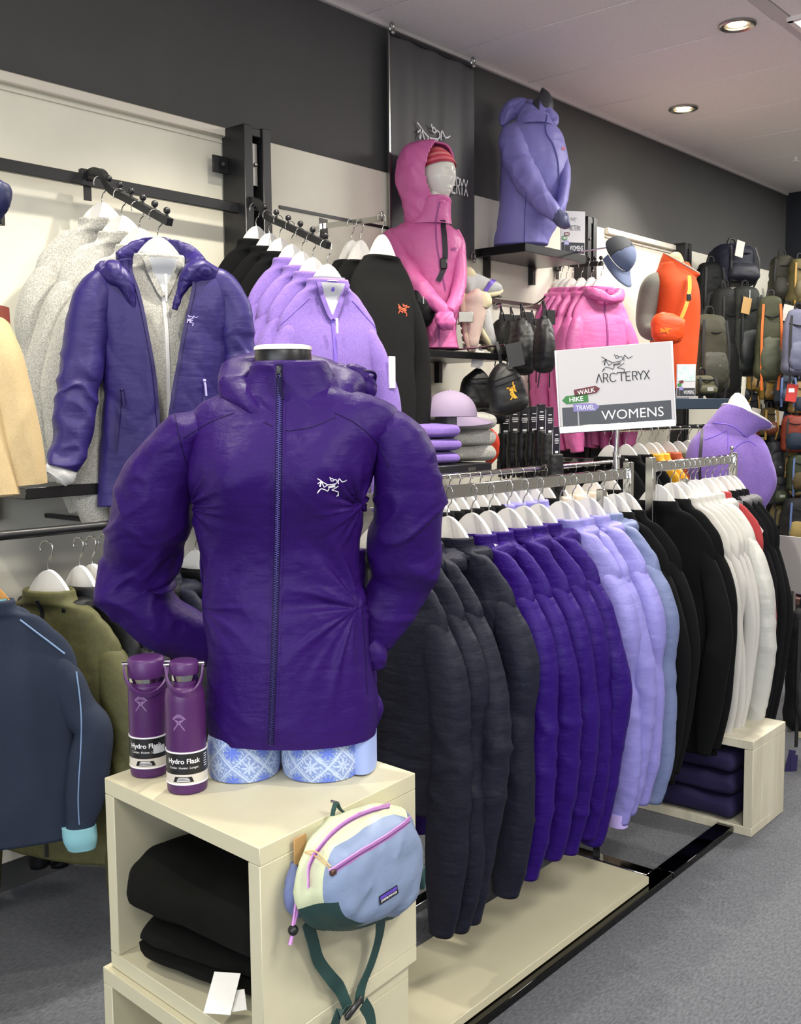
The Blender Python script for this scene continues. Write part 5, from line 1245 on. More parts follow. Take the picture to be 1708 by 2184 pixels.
# hood shell: opening faces 45 degrees to the right
hk = []
for (y, l, r, b, yo) in ((478, 862, 962, .07, -.01), (455, 860, 955, .072, -.01), (430, 855, 958, .085, -.005), (400, 847, 962, .108, 0), (370, 843, 966, .122, .005), (345, 845, 968, .124, .005), (325, 853, 966, .112, .005), (312, 866, 960, .09, .005), (305, 885, 945, .05, .005), (303, 905, 925, .01, .005)):
    hk += FP.rows([(y, l, r, b, yo)])
def hoodopen(G, u, v, C): return G
go = math.radians(42); ctr = math.radians(-38)
V, F, uv = sweep(hk, nu=120, nv=120, ex=2.1, wr=lambda Pt, N, u, v: .0035*(ridge(rot(Pt, .9)*np.array([16, 16, 30]), 4)-.3)+.003*vn(Pt*18, 6))
V = np.array(V); cen = hk[4]; keep = []
for f in F:
    c_ = V[f].mean(0); a_ = math.atan2(c_[1]-cen[1], c_[0]-cen[0]); 
    dz = (c_[2]-FP.L(930, 378, 0).z)
    wdt = go*1.22*math.sqrt(max(0, 1-(dz/(.125 if dz < 0 else .15))**2))
    if abs((a_-ctr+math.pi) % (2*math.pi)-math.pi) > wdt: keep.append(f)
oh = MB().add(V, keep).build('hood', m_pink, t, 180); md = oh.modifiers.new('thickness', 'SOLIDIFY'); md.thickness = .008
MB().sweep(FP.rows([(482, 866, 962, .075, -.015), (462, 886, 960, .078, -.02), (440, 895, 960, .078, -.025), (428, 900, 960, .076, -.03), (426, 903, 957, .072, -.03), (440, 905, 955, .068, -.03)]), nu=70, nv=50, cap=(0, 0), wr=lambda Pt, N, u, v: .004*(ridge(rot(Pt, .4)*np.array([20, 20, 14]), 14)-.3)).build('collar', m_pink, t, 180)
bp_ = bvh_of(*[c for c in t.children if not c.name.startswith('hood')])
def onP(px, py, off=.002, b=None):
    d_ = FP.i.to_3x3() @ ray(px, py); h = (b or bp_).ray_cast(FP.e, d_); return None if h[0] is None else h[0]-d_*off
def line_on(fn, pts, wd, m, par, nm, off=.002, side=(1, 0, 0), n=24, round_=0):
    q = [fn(x, y, off) for x, y, _ in smooth_pts([(x, y, 0) for x, y in pts], n)]; q = [tuple(p) for p in q if p]
    if len(q) < 4: return
    mb = MB(); mb.tube(q, wd, 6) if round_ else mb.strap(q, wd, .003, side); return mb.build(nm, m, par)
line_on(onP, [(938, 430), (930, 470), (930, 500), (938, 560), (950, 620)], .006, m_pinkz, t, 'zip')
line_on(onP, [(937, 690), (936, 740)], .006, m_pinkz, t, 'zip')
g_ = MB(); strokes(g_, BIRD, .06, lambda u, v: onP(961+u*16, 537-v*16, .004)); g_.build('bird_logo', m_pinkz, t) if g_.f else None
cb_ = thing('crossbody_bag', 'small black crossbody bag with dark strap and buckle on the orchid jacket', 'bag', FP.o, RZC)
line_on(onP, [(944, 470), (948, 510), (949, 550), (945, 575), (934, 600)], .022, mat('plum_webbing', '#2a2430', .6), cb_, 'strap', .006)
p = onP(946, 562, .012); MB().rbox(tuple(p), (.03, .012, .045), .004).build('buckle', m_black, cb_)
MB().sweep(FP.path([(888, 610, -.13, 10, 10), (896, 632, -.15, 26, 26), (903, 660, -.155, 27, 28), (900, 685, -.15, 20, 20), (893, 696, -.14, 8, 8)]), nu=40, nv=40, ref=(1, 0, 0), cap=(1, 1), wr=wr_puffy(.003, 25, 3)).build('pouch', m_bn, cb_, 180)
q_ = FP.L(903, 640, -.215); MB().box(tuple(q_), (.004, .003, .03)).build('zip_pull', m_steel, cb_)

# ================================================================ lavender mannequin on the upper shelf
FLv = Frame(P(1130, 505, Y=2.80), RZC); FLv = Frame((FLv.o.x, FLv.o.y, aU.z), RZC)
tm = thing('torso_mannequin', 'dark neck of the torso form inside the lavender jacket on the upper shelf', 'mannequin', FLv.o, RZC)
zt_ = FLv.L(1158, 188, 0).z
MB().sweep(FLv.path([(1150, 245, 0, 24, 24), (1158, 222, 0, 23, 22), (1160, 205, 0, 14, 16), (1157, 192, 0, 5, 8), (1156, 187, 0, 1, 2)]), nu=30, nv=20, ref=(1, 0, 0)).build('neck', mat('graphite', '#3b3c40', .5), tm, 180)
t = thing('hooded_jacket', 'lavender hooded jacket on a torso form on the upper black shelf', 'jacket', FLv.o, RZC)
rows = [(524, 1052, 1168, .10), (515, 1052, 1170, .10), (480, 1058, 1188, .11), (440, 1064, 1200, .12), (400, 1066, 1208, .13), (350, 1068, 1211, .135), (310, 1068, 1205, .13), (285, 1076, 1196, .115), (268, 1088, 1184, .09), (255, 1098, 1174, .075)]
m_lvj = mat('lavender_shell', '#8580c4', .48, kind='nylon', bump=.35)
MB().sweep(FLv.rows(rows), nu=110, nv=110, wr=lambda Pt, N, u, v: wr_puffy(.004, 9, 15)(Pt, N, u, 1-v)).build('body', m_lvj, t, 180)
MB().sweep(FLv.path([(1098, 272, -.0, 14, 14), (1094, 290, -.04, 27, 28), (1100, 330, -.10, 32, 30), (1122, 380, -.16, 30, 28), (1150, 420, -.2, 25, 24), (1178, 450, -.23, 19, 18), (1188, 462, -.235, 15, 14)]), nu=50, nv=90, ref=(.5, 1, 0), cap=(0, 2), wr=wr_sleeve(25, .005)).build('sleeve', m_lvj, t, 180)
MB().sweep(FLv.path([(1184, 455, -.235, 16, 14), (1192, 464, -.24, 19, 16), (1204, 472, -.245, 20, 17), (1214, 470, -.25, 15, 14)]), nu=36, nv=24, ref=(0, 1, 0), cap=(1, 2), wr=wr_puffy(.004, 25, 2)).build('turned_cuff', mat('slate_cuff', '#5f6486', .5, kind='nylon'), t, 180)
MB().sweep(FLv.path([(1196, 300, 0, 8, 10), (1203, 350, -.02, 9, 20), (1203, 400, -.1, 11, 20), (1196, 440, -.18, 11, 18), (1188, 458, -.22, 9, 12)]), nu=40, nv=60, ref=(1, 0, 0), cap=(0, 1), wr=wr_sleeve(21, .004)).build('sleeve', m_lvj, t, 180)
MB().sweep(FLv.path([(1072, 268, .03, 6, 6), (1082, 245, .05, 18, 22), (1096, 233, .06, 21, 20), (1122, 232, .03, 20, 20), (1150, 236, .0, 17, 20), (1176, 247, -.03, 13, 16), (1178, 262, -.04, 12, 16), (1165, 278, -.05, 8, 9), (1156, 288, -.06, 4, 5)]), nu=44, nv=80, ref=(0, 0, 1), cap=(1, 1), wr=wr_puffy(.006, 15, 31)).build('hood', m_lvj, t, 180)
MB().sweep(FLv.path([(1140, 280, -.02, 44, 40), (1140, 262, -.01, 40, 36), (1142, 246, 0, 36, 30), (1146, 240, 0, 32, 27), (1146, 252, 0, 28, 24)]), nu=60, nv=30, ref=(1, 0, 0), cap=(0, 0), wr=wr_puffy(.004, 16, 6)).build('collar', m_lvj, t, 180)
bl_ = bvh_of(*t.children)
def onLv(px, py, off=.002):
    d_ = FLv.i.to_3x3() @ ray(px, py); h = bl_.ray_cast(FLv.e, d_); return None if h[0] is None else h[0]-d_*off
m_lz = mat('lavender_zip', '#51529a', .5)
line_on(onLv, [(1166, 245), (1164, 280), (1180, 310), (1190, 350), (1190, 400)], .006, m_lz, t, 'zip')
line_on(onLv, [(1122, 410), (1119, 460), (1118, 515)], .002, m_lz, t, 'seam', round_=1)
g_ = MB(); strokes(g_, BIRD, .08, lambda u, v: onLv(1198+u*8, 322-v*14, .004)); g_.build('bird_logo', mat('logo_coral', '#c8646a', .6), t) if g_.f else None

# ================================================================ signs
m_paper = mat('sign_white', '#cfcdcf', .4); m_sgrey = mat('sign_charcoal', '#3b3d42', .3); m_ink = mat('sign_ink', '#303034', .5)
m_swht = mat('sign_lettering_white', '#f2f2f4', .4)
def sign(t, w, h, full=True):
    """local panel in xz, front -y, origin bottom centre"""
    MB().rbox((0, 0, h/2), (w, .006, h), .001).build('sign_panel', m_paper, t)
    y = -.0036; fl_ = lambda pts, m_, nm, yy=y: MB().add([(a_, yy, b_) for a_, b_ in pts], [list(range(len(pts)))]).build(nm, m_, t)
    fl_([(-w*.475, h*.04), (w*.475, h*.04), (w*.475, h*.29), (-w*.475, h*.29)], m_sgrey, 'charcoal_band')
    g = MB(); bs_ = w*.27; strokes(g, BIRD, .022, lambda u, v: (w*.03+(u-.5)*bs_, y-.0006, h*.84+(v-.5)*bs_)); g.build('bird_logo', m_ink, t)
    g = MB(); hl = h*.105; cw = w*.46/5.22; strokes(g, ARC, .1, lambda u, v: (-w*.16+u*cw+.0, y-.0006, h*.565+v*hl)); g.build('brand_lettering', m_ink, t)
    for txt, m_, cx, cz, ww, hh, dr, ang in (('WALK', mat('arrow_maroon', '#6d3038', .5), -w*.245, h*.475, w*.23, h*.09, 1, .12), ('HIKE', mat('arrow_green', '#3f8444', .5), -w*.355, h*.385, w*.23, h*.10, -1, .03), ('TRAVEL', mat('arrow_lilac', '#8d86c4', .5), -w*.26, h*.275, w*.23, h*.095, 1, -.03)):
        pl = [(-.5, -.5), (.34, -.5), (.5, 0), (.34, .5), (-.5, .5)]; ca, sa = math.cos(ang), math.sin(ang)
        R_ = lambda a_, b_: (cx+a_*ca-b_*sa, cz+a_*sa+b_*ca)
        fl_([R_(dr*a_*ww, b_*hh) for a_, b_ in pl][::dr], m_, 'arrow_'+txt.lower(), y-.001)
        if full:
            V, F = text_mb(txt, hh*.82, True); xs = [v[0] for v in V]; sc = min(1, ww*.72/(max(xs)-min(xs)))
            MB().add([(R_(v[0]*sc-dr*ww*.04, v[1]-hh*.29)[0], y-.0018, R_(v[0]*sc-dr*ww*.04, v[1]-hh*.29)[1]) for v in V], F).build('lettering', m_swht, t)
    MB().box((-w*.335, y-.0008, h*.13), (w*.012, .0006, h*.2)).build('signpost_line', mat('line_grey', '#a9a9ae', .5), t)
    V, F = text_mb('WOMENS', h*.165, False); xs = [v[0] for v in V]; sc = w*.54/(max(xs)-min(xs))
    MB().add([(w*.14+v[0]*sc, y-.0012, h*.105+v[1]) for v in V], F).build('lettering', m_swht, t)
pS = P(1316, 912, d=3.40); wS = 239/2213*3.4; hS = 173/2213*3.4
t = thing('womens_sign', 'large white womens sign in a chrome holder above the clothes rack', 'sign', (pS.x, pS.y, pS.z), math.atan2(pS.y, pS.x)-math.pi/2)
t.rotation_euler = (0, -math.radians(3.6), t.rotation_euler[2]); sign(t, wS, hS)
fr_ = MB().rbox((0, -.001, .004), (wS+.008, .016, .024), .002).build('holder_base', m_chrome, t)
for s in (-1, 1): MB().rbox((s*(wS/2+.002), 0, hS/2), (.006, .012, hS), .001).build('holder_side', mat('clear_frame', '#d8d8da', .15), t)
zr_ = RZ
MB().cyl((0, 0, -.008), (-.008, 0, zr_-pS.z+.05), .0075).cyl((-.008, 0, zr_-pS.z+.055), (-.008, 0, zr_-pS.z), .011).build('pole', m_chrome, t)
p = P(1221, 530, Y=2.74); t = thing('small_sign', 'small white womens sign standing beside the lavender jacket on the upper shelf', 'sign', (p.x, p.y, aU.z), rzH+.25); sign(t, .13, .215)
p = P(1462, 848, Y=2.35); pz = p.z; t = thing('small_sign', 'small womens sign with mountain picture beside the orange vest', 'sign', p, rzH+.1); sign(t, .10, .17, False)
for c in t.children:
    if 'bird' in c.name or 'brand' in c.name: c.hide_render = False
MB().box((0, -.0042, .125), (.094, .0006, .08)).build('mountain_picture', mat('misty_blue', '#b9d0cf', .5, kind='mottle', col2='#dfe7e4', scale=25), t)
sig2 = pz

# ================================================================ cap on a hook arm, orchid jackets behind
def cap(t, m1, m2, r=.095, s=1):
    n = 30; V = []; F = []
    for i in range(n+1):
        for j in range(n*2):
            a_, e = 2*math.pi*j/(2*n), math.pi/2*i/n; V.append((r*math.cos(a_)*math.cos(e)*.92, r*1.12*math.sin(a_)*math.cos(e), r*1.05*math.sin(e)**.9))
    front, back_ = [], []
    for i in range(n):
        for j in range(2*n):
            f = [i*2*n+j, i*2*n+(j+1) % (2*n), (i+1)*2*n+(j+1) % (2*n), (i+1)*2*n+j]; y = V[f[0]][1]
            (front if y < -.2*r else back_).append(f)
    for ff_, m_, nm in ((front, m1, 'front_panel'), (back_, m2, 'crown')): MB().add(V, ff_).build(nm, m_, t, 180)
    V = []; nb = 24
    for k in range(2):
        for i in range(7):
            for j in range(nb+1):
                a_ = math.pi+math.pi*j/nb; q_ = i/6; w_ = math.sin(math.pi*j/nb)**.6
                V.append((r*.92*math.cos(a_), r*1.1*math.sin(a_)-q_*.075*w_, -.002-q_*.022+.012*(abs(math.cos(a_))**2)*-q_*1.2-(.003 if k else 0)))
    L_ = 7*(nb+1); F = [[i*(nb+1)+j, i*(nb+1)+j+1, (i+1)*(nb+1)+j+1, (i+1)*(nb+1)+j] for i in range(6) for j in range(nb)]; F += [[b_+L_ for b_ in f][::-1] for f in F]
    F += [[6*(nb+1)+j, 6*(nb+1)+j+1, L_+6*(nb+1)+j+1, L_+6*(nb+1)+j] for j in range(nb)]
    MB().add(V, F).build('brim', m1, t, 180); MB().sphere((0, 0, r*1.05), (.007, .007, .004), 6).build('button', m2, t)
p = P(1318, 545, Y=2.45); t = thing('trucker_cap', 'blue grey trucker cap with dark mesh back on the black arm', 'cap', p, -.15); 
tc_ = -fw; r_ = rt; zc_ = (r_*.55+Vector((0, 0, .45))+tc_*.6).normalized(); fy = (r_*.30+Vector((0, 0, -.9))+tc_*.35); fy = (fy-zc_*fy.dot(zc_)).normalized(); yl_ = -fy; xl_ = yl_.cross(zc_)
t.rotation_euler = Matrix((xl_, yl_, zc_)).transposed().to_euler()
cap(t, mat('cap_blue', '#64708f', .75), mat('cap_mesh', '#55585c', .8, kind='mottle', col2='#3f4245', scale=300), .082)
for c in t.children:
    if c.name.startswith(('front_panel', 'crown')): c.modifiers.new('thickness', 'SOLIDIFY').thickness = .003
XP, armP, _ = knob_arm('black knobbed arm under the upper shelf, holding the orchid jackets', 1193, 567, 1284, 562, 7, y_start=2.95)
dd = ['orchid pink jacket nearest the wall below the upper shelf', 'orchid pink jacket second from the wall', 'orchid pink jacket third from the wall', 'orchid pink jacket fourth from the wall', 'orchid pink jacket just behind the front one', 'front orchid pink jacket with gathered hood and small bird logo']
row = hang_row([(1196, 594), (1208, 593), (1220, 593), (1240, 592), (1262, 591), (1282, 590)], XP, m_pink, 'jacket', dd, ('orchid jackets on the knobbed arm', 'white hangers below the upper shelf'), [-.1, -.1, -.1, -.12, -.15, -.3],
   hw=.2, t=.05, slv=.70, length=.70, neck='hood', style='puffy', arm=.058, m2=m_pinkz)
row5 = row[5]; logo_on(row[5], .09, -.36, .055, m_pinkz, .06)

# ================================================================ black drawstring bags, pouches, gloves
hkp = P(1158, 638, Y=2.45)
t = thing('chrome_hook', 'thin chrome hook rod holding the black drawstring bags', 'hook', P(1060, 648, Y=2.97)); a_ = P(1060, 648, Y=2.97)
MB().tube(smooth_pts([(0, 0, 0), (0, P(1158, 640, X=a_.x).y-a_.y+.02, P(1158, 640, X=a_.x).z-a_.z-.006), (0, P(1164, 636, X=a_.x).y-a_.y, P(1164, 636, X=a_.x).z-a_.z+.01)], 12), .004, 8).rbox((0, -.005, 0), (.05, .01, .04), .002).build('rod', m_chrome, t)
XH = a_.x
t = thing('wall_track', 'dark steel track strip along the wall above the black bags', 'rail', P(1000, 640, Y=2.965)); b_ = P(1195, 655, Y=2.965)
MB().box(((b_.x-t.location.x)/2, 0, (b_.z-t.location.z)/2), (b_.x-t.location.x+.3, .012, .02)).build('track', mat('rust_track', '#4a3434', .5), t)
def dbag(px0, py0, px1, py1, dep, label, seed):
    dep *= 1.08
    a = P((px0+px1)/2, py0, d=dep); s = dep/2213; w = (px1-px0)*s/2; h = (py1-py0)*s
    t = thing('drawstring_bag', label, 'bag', a, rzH+.2, 'black drawstring bags on the chrome hook')
    MB().sweep([(0, 0, -h, w*.25, .02), (0, 0, -h*.97, w*.75, .045), (0, 0, -h*.8, w*.98, .07), (0, 0, -h*.5, w, .075), (0, 0, -h*.2, w*.8, .05), (0, 0, -h*.05, w*.45, .02), (0, 0, 0, w*.2, .01)], nu=40, nv=50, wr=wr_puffy(.005, 16, seed)).build('bag_body', m_bn2, t, 180)
    for s_ in (-1, 1): MB().tube(smooth_pts([(s_*w*.3, -.02, -h*.05), (0, 0, .05), (s_*w*.5, -.01, -h*1.0), (s_*w*.6, 0, -h*1.25)], 20), .003, 6).build('cord', m_black, t)
    MB().rbox((.02, -.01, -.01), (.05, .002, .06), .0008).build('swing_tag', m_black, t)
m_bn2 = mat('black_ripstop', '#131416', .5, kind='nylon', bump=.3)
for i, (a, b, c, d_, e) in enumerate([(1045, 680, 1092, 760, 4.35), (1070, 682, 1110, 770, 4.25), (1086, 676, 1140, 800, 4.1), (1120, 690, 1150, 790, 4.2), (1138, 672, 1182, 795, 3.95)]):
    dbag(a, b, c, d_, e, ['black drawstring bag at the left of the hook, nearest the wall', 'second black drawstring bag from the left', 'large black drawstring bag in the middle of the hook', 'narrow black drawstring bag behind the rightmost one', 'black drawstring bag farthest right on the hook'][i], 40+i)
def hip(px, py, w, h, dep, label, m_logo=None, ang=0):
    a = P(px, py, d=dep*1.14); t = thing('black_hip_pack', label, 'bag', a, rzH+.15); t.scale = (1.14,)*3; t.rotation_euler = (0, ang, rzH+.15)
    MB().sweep([(0, 0, -h, w*.35, .02), (0, 0, -h*.93, w*.85, .045), (0, 0, -h*.6, w, .055), (0, 0, -h*.25, w*.8, .05), (0, 0, -.01, w*.35, .03), (0, 0, 0, w*.15, .015)], nu=40, nv=40, ex=2.8, wr=wr_puffy(.003, 18, int(px))).build('pack_body', m_bn2, t, 180)
    b = bvh_of(t.children[0])
    for zz in (-.3, -.42):
        q = [hit(b, (x, -1, zz*h*.9+.15*x), (0, 1, 0), .001) for x in np.linspace(-w*.7, w*.7, 10)]; MB().tube([q_[0] for q_ in q if q_], .0025, 5).build('zip', m_black, t)
    MB().strap([(0, 0, 0), (0, -.005, .05), (0, 0, .08)], .012, .003, (1, 0, 0)).build('loop', m_black, t)
    if m_logo:
        g = MB(); strokes(g, BIRD, .08, lambda u, v: (lambda h_: h_[0] if h_ else None)(hit(b, (.015+(v-.5)*.05, -1, -h*.55+(u-.5)*.06), (0, 1, 0), .002))); g.build('bird_logo', m_logo, t)
    return t
def peg(px, py, dep, label):
    a = P(px, py, d=dep*1.14) if dep else px; q = thing('steel_peg', label, 'peg', a)
    MB().cyl((0, -.02, .075), (0, 2.97-a.y, .06), .004, n=8).build('rod', m_chrome, q); MB().rbox((0, 2.965-a.y, .06), (.03, .012, .04), .002).build('wall_plate', m_chrome, q)
peg(1068, 775, 3.8, 'chrome peg holding the hip pack with the yellow logo'); peg(1020, 785, 4.0, 'chrome peg holding the left black hip pack'); peg(P(1318, 545, Y=2.45)+Vector((0, .03, -.03)), 0, 0, 'chrome peg behind the trucker cap')
t = hip(1020, 785, .062, .16, 4.0, 'black hip pack with white swing tag hanging at the left below the shelf', None, .1)
MB().rbox((-.02, -.06, .03), (.045, .002, .065), .0006).build('swing_tag', mat('paper', '#e8e6e0', .6), t)
t = hip(1068, 775, .07, .19, 3.8, 'black hip pack with yellow bird logo below the pink mannequin shelf', mat('logo_yellow', '#d9a02c', .6), -.2)
MB().rbox((.045, -.05, .02), (.06, .002, .085), .0006).build('swing_tag', mat('tag_charcoal', '#2c2d30', .5), t)
hip(1052, 830, .06, .14, 4.15, 'black hip pack half hidden behind the one with the yellow logo', None, .1)
# gloves on steel pegs
glb = ['far left', 'second', 'third', 'fourth', 'fifth', 'sixth', 'far right, nearest']
for i, (px, py, dep) in enumerate([(1078, 872, 4.3), (1098, 868, 4.25), (1118, 868, 4.15), (1138, 866, 4.1), (1154, 862, 4.05), (1172, 868, 3.95), (1186, 910, 3.8)]):
    a = P(px, py, d=dep*1.12); t = thing('glove', f'pair of black gloves on a peg, {glb[i]} in the glove row', 'gloves', a, rzH+.3+.1*i, 'black gloves on steel pegs'); t.scale = (1.12,)*3
    MB().rbox((0, 0, -.05), (.048, .003, .1), .001).build('header_card', m_black, t)
    for z_, w_ in ((-.03, .02), (-.045, .028), (-.052, .03), (-.06, .024)): MB().box((0, -.0024, z_), (w_, .0006, .003)).build('card_print', MC['sleeve_white'], t)
    MB().box((0, -.0024, -.093), (.02, .0006, .008)).build('size_sticker', MC['sleeve_white'], t)
    for s in (-1, 1): MB().cyl((s*.024, 0, -.01), (s*.028, .0, -.13), .0016, n=6).build('peg_wire', m_steel, t)
    gl = MB(); gl.sweep([(0, 0, -.1, .032, .022), (0, 0, -.16, .036, .026), (0, 0, -.2, .038, .028), (0, 0, -.235, .030, .022)], nu=28, nv=24, wr=wr_puffy(.002, 40, i)); gl.build('cuff', m_bn2, t, 180)
    for k in range(4): MB().sweep([(-.027+.018*k, .0, -.215, .010, .012), (-.029+.019*k, -.004, -.26, .0095, .011), (-.03+.020*k, -.008, -.285-.008*(1-abs(k-1.5)), .005, .006)], nu=12, nv=12).build('finger', m_bn2, t, 180)
    MB().sweep([(.03, 0, -.17, .01, .012), (.044, -.004, -.21, .0095, .011), (.046, -.008, -.235, .004, .005)], nu=12, nv=12).build('thumb', m_bn2, t, 180)
# pale shoe leaning on its display stand
def shoe(t, m_u, m_s):
    L_ = .25; R_ = []
    MB().sweep([(-.12, 0, .05, .02, .03), (-.11, 0, .055, .04, .045), (-.06, 0, .06, .04, .055), (0, 0, .052, .042, .045), (.05, 0, .042, .042, .034), (.1, 0, .034, .036, .024), (.128, 0, .028, .015, .012)], nu=36, nv=50, ref=(0, 1, 0), wr=wr_puffy(.0012, 30, 3)).build('upper', m_u, t, 180)
    MB().sweep([(-.13, 0, .014, .025, .013), (-.11, 0, .014, .038, .016), (0, 0, .012, .041, .014), (.08, 0, .013, .042, .013), (.13, 0, .02, .02, .009)], nu=30, nv=40, ref=(0, 1, 0), ex=3).build('midsole', m_s, t, 180)
    MB().sweep([(-.10, 0, .095, .026, .03), (-.075, 0, .108, .03, .032), (-.05, 0, .1, .027, .02)], nu=24, nv=12, ref=(0, 1, 0), cap=(1, 1)).build('ankle_collar', mat('shoe_cream', '#ddd2ae', .8), t, 180)
    for k in range(5): MB().tube([(-.02+.022*k, -.022, .098-.011*k), (-.012+.022*k, 0, .106-.012*k), (-.02+.022*k, .022, .098-.011*k)], .0022, 6).build('lace', mat('lace_grey', '#b9b9b6', .7), t)
    for k in range(8): MB().rbox((-.11+.03*k, 0, -.003), (.018, .07, .008), .002).build('lug', mat('lug_grey', '#5a564a', .8), t)
m_shu = mat('shoe_pale_knit', '#c5c5c3', .8, kind='mottle', col2='#b5b6b8', scale=200); m_shs = mat('shoe_cream', '#ddd2ae', .8)
a = P(1010, 700, Y=2.74); t = thing('trail_shoe', 'pale grey trail shoe with cream lugged sole leaning toe down beside the pink mannequin', 'shoe', a); shoe(t, m_shu, m_shs); t.rotation_euler = (.1, .95, -.35)
a = P(1022, 634, Y=2.78); t = thing('trail_shoe', 'upper pale shoe with purple trim on the display bracket', 'shoe', a); shoe(t, m_shu, m_shs); t.rotation_euler = (.2, -.15, -.2)
MB().strap([(-.01, -.046, .03), (.03, -.047, .07), (.06, -.03, .075)], .02, .003, (1, 0, 0)).build('purple_trim', m_lilz, t)
a = P(985, 720, Y=2.72); t = thing('trail_shoe', 'blush sole of a shoe standing upright beside the pink jacket hem', 'shoe', a); shoe(t, mat('shoe_blush', '#cbb3a8', .8), mat('shoe_blush2', '#c8ab9c', .8)); t.rotation_euler = (0, 1.45, -1.0); t.location.z = aP.z+.13
a = P(993, 676, Y=2.66); t = thing('shoe_bracket', 'brushed steel shoe display bracket above the shelf', 'bracket', a, rzH+.2); MB().rbox((0, 0, 0), (.065, .01, .045), .002).cyl((0, .005, 0), (0, .12, -.02), .005).build('plate', m_steel, t)

# ================================================================ folded fleeces with the mauve cap
zs = P(960, 992, Y=2.50).z; xsA, xsB = P(868, 992, Y=2.50).x, P(1040, 985, Y=2.50).x
t = thing('black_tray', 'black steel tray shelf under the folded lilac and grey fleeces', 'shelf', ((xsA+xsB)/2, 2.72, zs))
MB().rbox((0, 0, -.012), (xsB-xsA, .46, .024), .002).build('tray', m_black, t); MB().rbox((0, -.235, -.02), (xsB-xsA, .012, .04), .002).build('lip', m_black, t)
MB().box((.12, -.2425, -.02), (.05, .002, .014)).build('label', m_steel, t)
for kx, (cxp, m, nm, zz, h_, w_) in enumerate([(922, m_lil, 'lilac', 0, .052, .20), (922, m_lil, 'lilac', 1, .052, .20), (922, m_lil, 'lilac', 2, .058, .21), (996, m_grey, 'grey heather', 0, .074, .22), (996, m_grey, 'grey heather', 1, .072, .21), (996, m_grey, 'grey heather', 2, .074, .23)]):
    x = P(cxp, 985, Y=2.62).x; z = zs+.001+zz*(.052 if nm == 'lilac' else .065)
    o = folded(MB(), w_, .26, h_, seed=60+kx, lay=1).build('folded_fleece', m, None, 60); o.location = (x, 2.66, z); o.rotation_euler = (0, 0, -.45+.08*math.sin(kx*2))
    tag(o, f'folded {nm} fleece at the {["bottom", "middle", "top"][zz]} of its stack' , 'folded clothes', f'folded {nm} fleeces on the tray')
a = P(960, 888, Y=2.60); t = thing('cap', 'mauve five panel cap resting on the grey folded fleeces', 'cap', (a.x, a.y, a.z), 0); mm_ = mat('cap_mauve', '#9a8ba6', .75); cap(t, mm_, mm_, .1); t.rotation_euler = (.0, 0.0, .95)
a = P(1048, 915, Y=2.6); t = thing('orange_beanie', 'orange red stuff bag hanging beside the grey folded fleeces', 'bag', a, rzH)
MB().sweep([(0, 0, 0, .006, .006), (.003, 0, -.02, .022, .02), (.0, 0, -.08, .036, .03), (-.004, 0, -.12, .03, .025), (-.01, 0, -.15, .01, .01)], nu=30, nv=30, wr=wr_puffy(.003, 30, 3)).build('bag_body', mat('orange_red_nylon', '#d4391d', .5, kind='nylon'), t, 180)

# gathered hood round the neck of the front orchid jacket
fp_ = row5
MB().sweep([(-.07, .03, -.075, .012, .014), (-.1, -.02, -.085, .028, .026), (-.06, -.06, -.105, .03, .026), (0, -.07, -.12, .022, .02), (.06, -.06, -.105, .03, .026), (.11, -.02, -.085, .032, .026), (.07, .03, -.07, .014, .014)], nu=30, nv=50, ref=(0, 0, 1), cap=(1, 1), wr=wr_puffy(.005, 20, 7)).build('gathered_hood', m_pink, fp_, 180)
# ================================================================ orange vest mannequin
m_org = mat('orange_fleece', '#cf4a0c', .75, kind='fabric', col2='#c2430b', scale=200)
m_gry2 = mat('grey_olive_knit', '#74756c', .9, kind='heather', col2='#62635b', scale=200, sheen=.2)
FO = Frame(P(1440, 800, Y=2.6), rzH)
mn = thing('torso_mannequin', 'torso form with tan neck inside the orange vest', 'mannequin', FO.o, rzH)
MB().sweep(FO.path([(1438, 600, 0, 26, 26), (1440, 565, .0, 19, 19), (1432, 545, .0, 15, 15), (1430, 541, .0, 8, 8)]), nu=30, nv=16, ref=(1, 0, 0)).build('neck', mat('tan_skin_form', '#c9a079', .5), mn, 180)
t = thing('orange_vest', 'bright orange fleece vest over a grey olive knit on a torso form', 'vest', FO.o, rzH)
MB().sweep(FO.rows([(830, 1398, 1474, .10), (780, 1392, 1482, .11), (730, 1388, 1486, .11), (680, 1394, 1490, .12), (640, 1396, 1490, .13), (610, 1394, 1486, .12), (590, 1396, 1480, .10), (575, 1402, 1474, .085), (562, 1408, 1468, .075)]), nu=90, nv=90, wr=lambda Pt, N, u, v: wr_drape(.006, .0004, 3, 9)(Pt, N, u, 1-v)).build('body', m_org, t, 180)
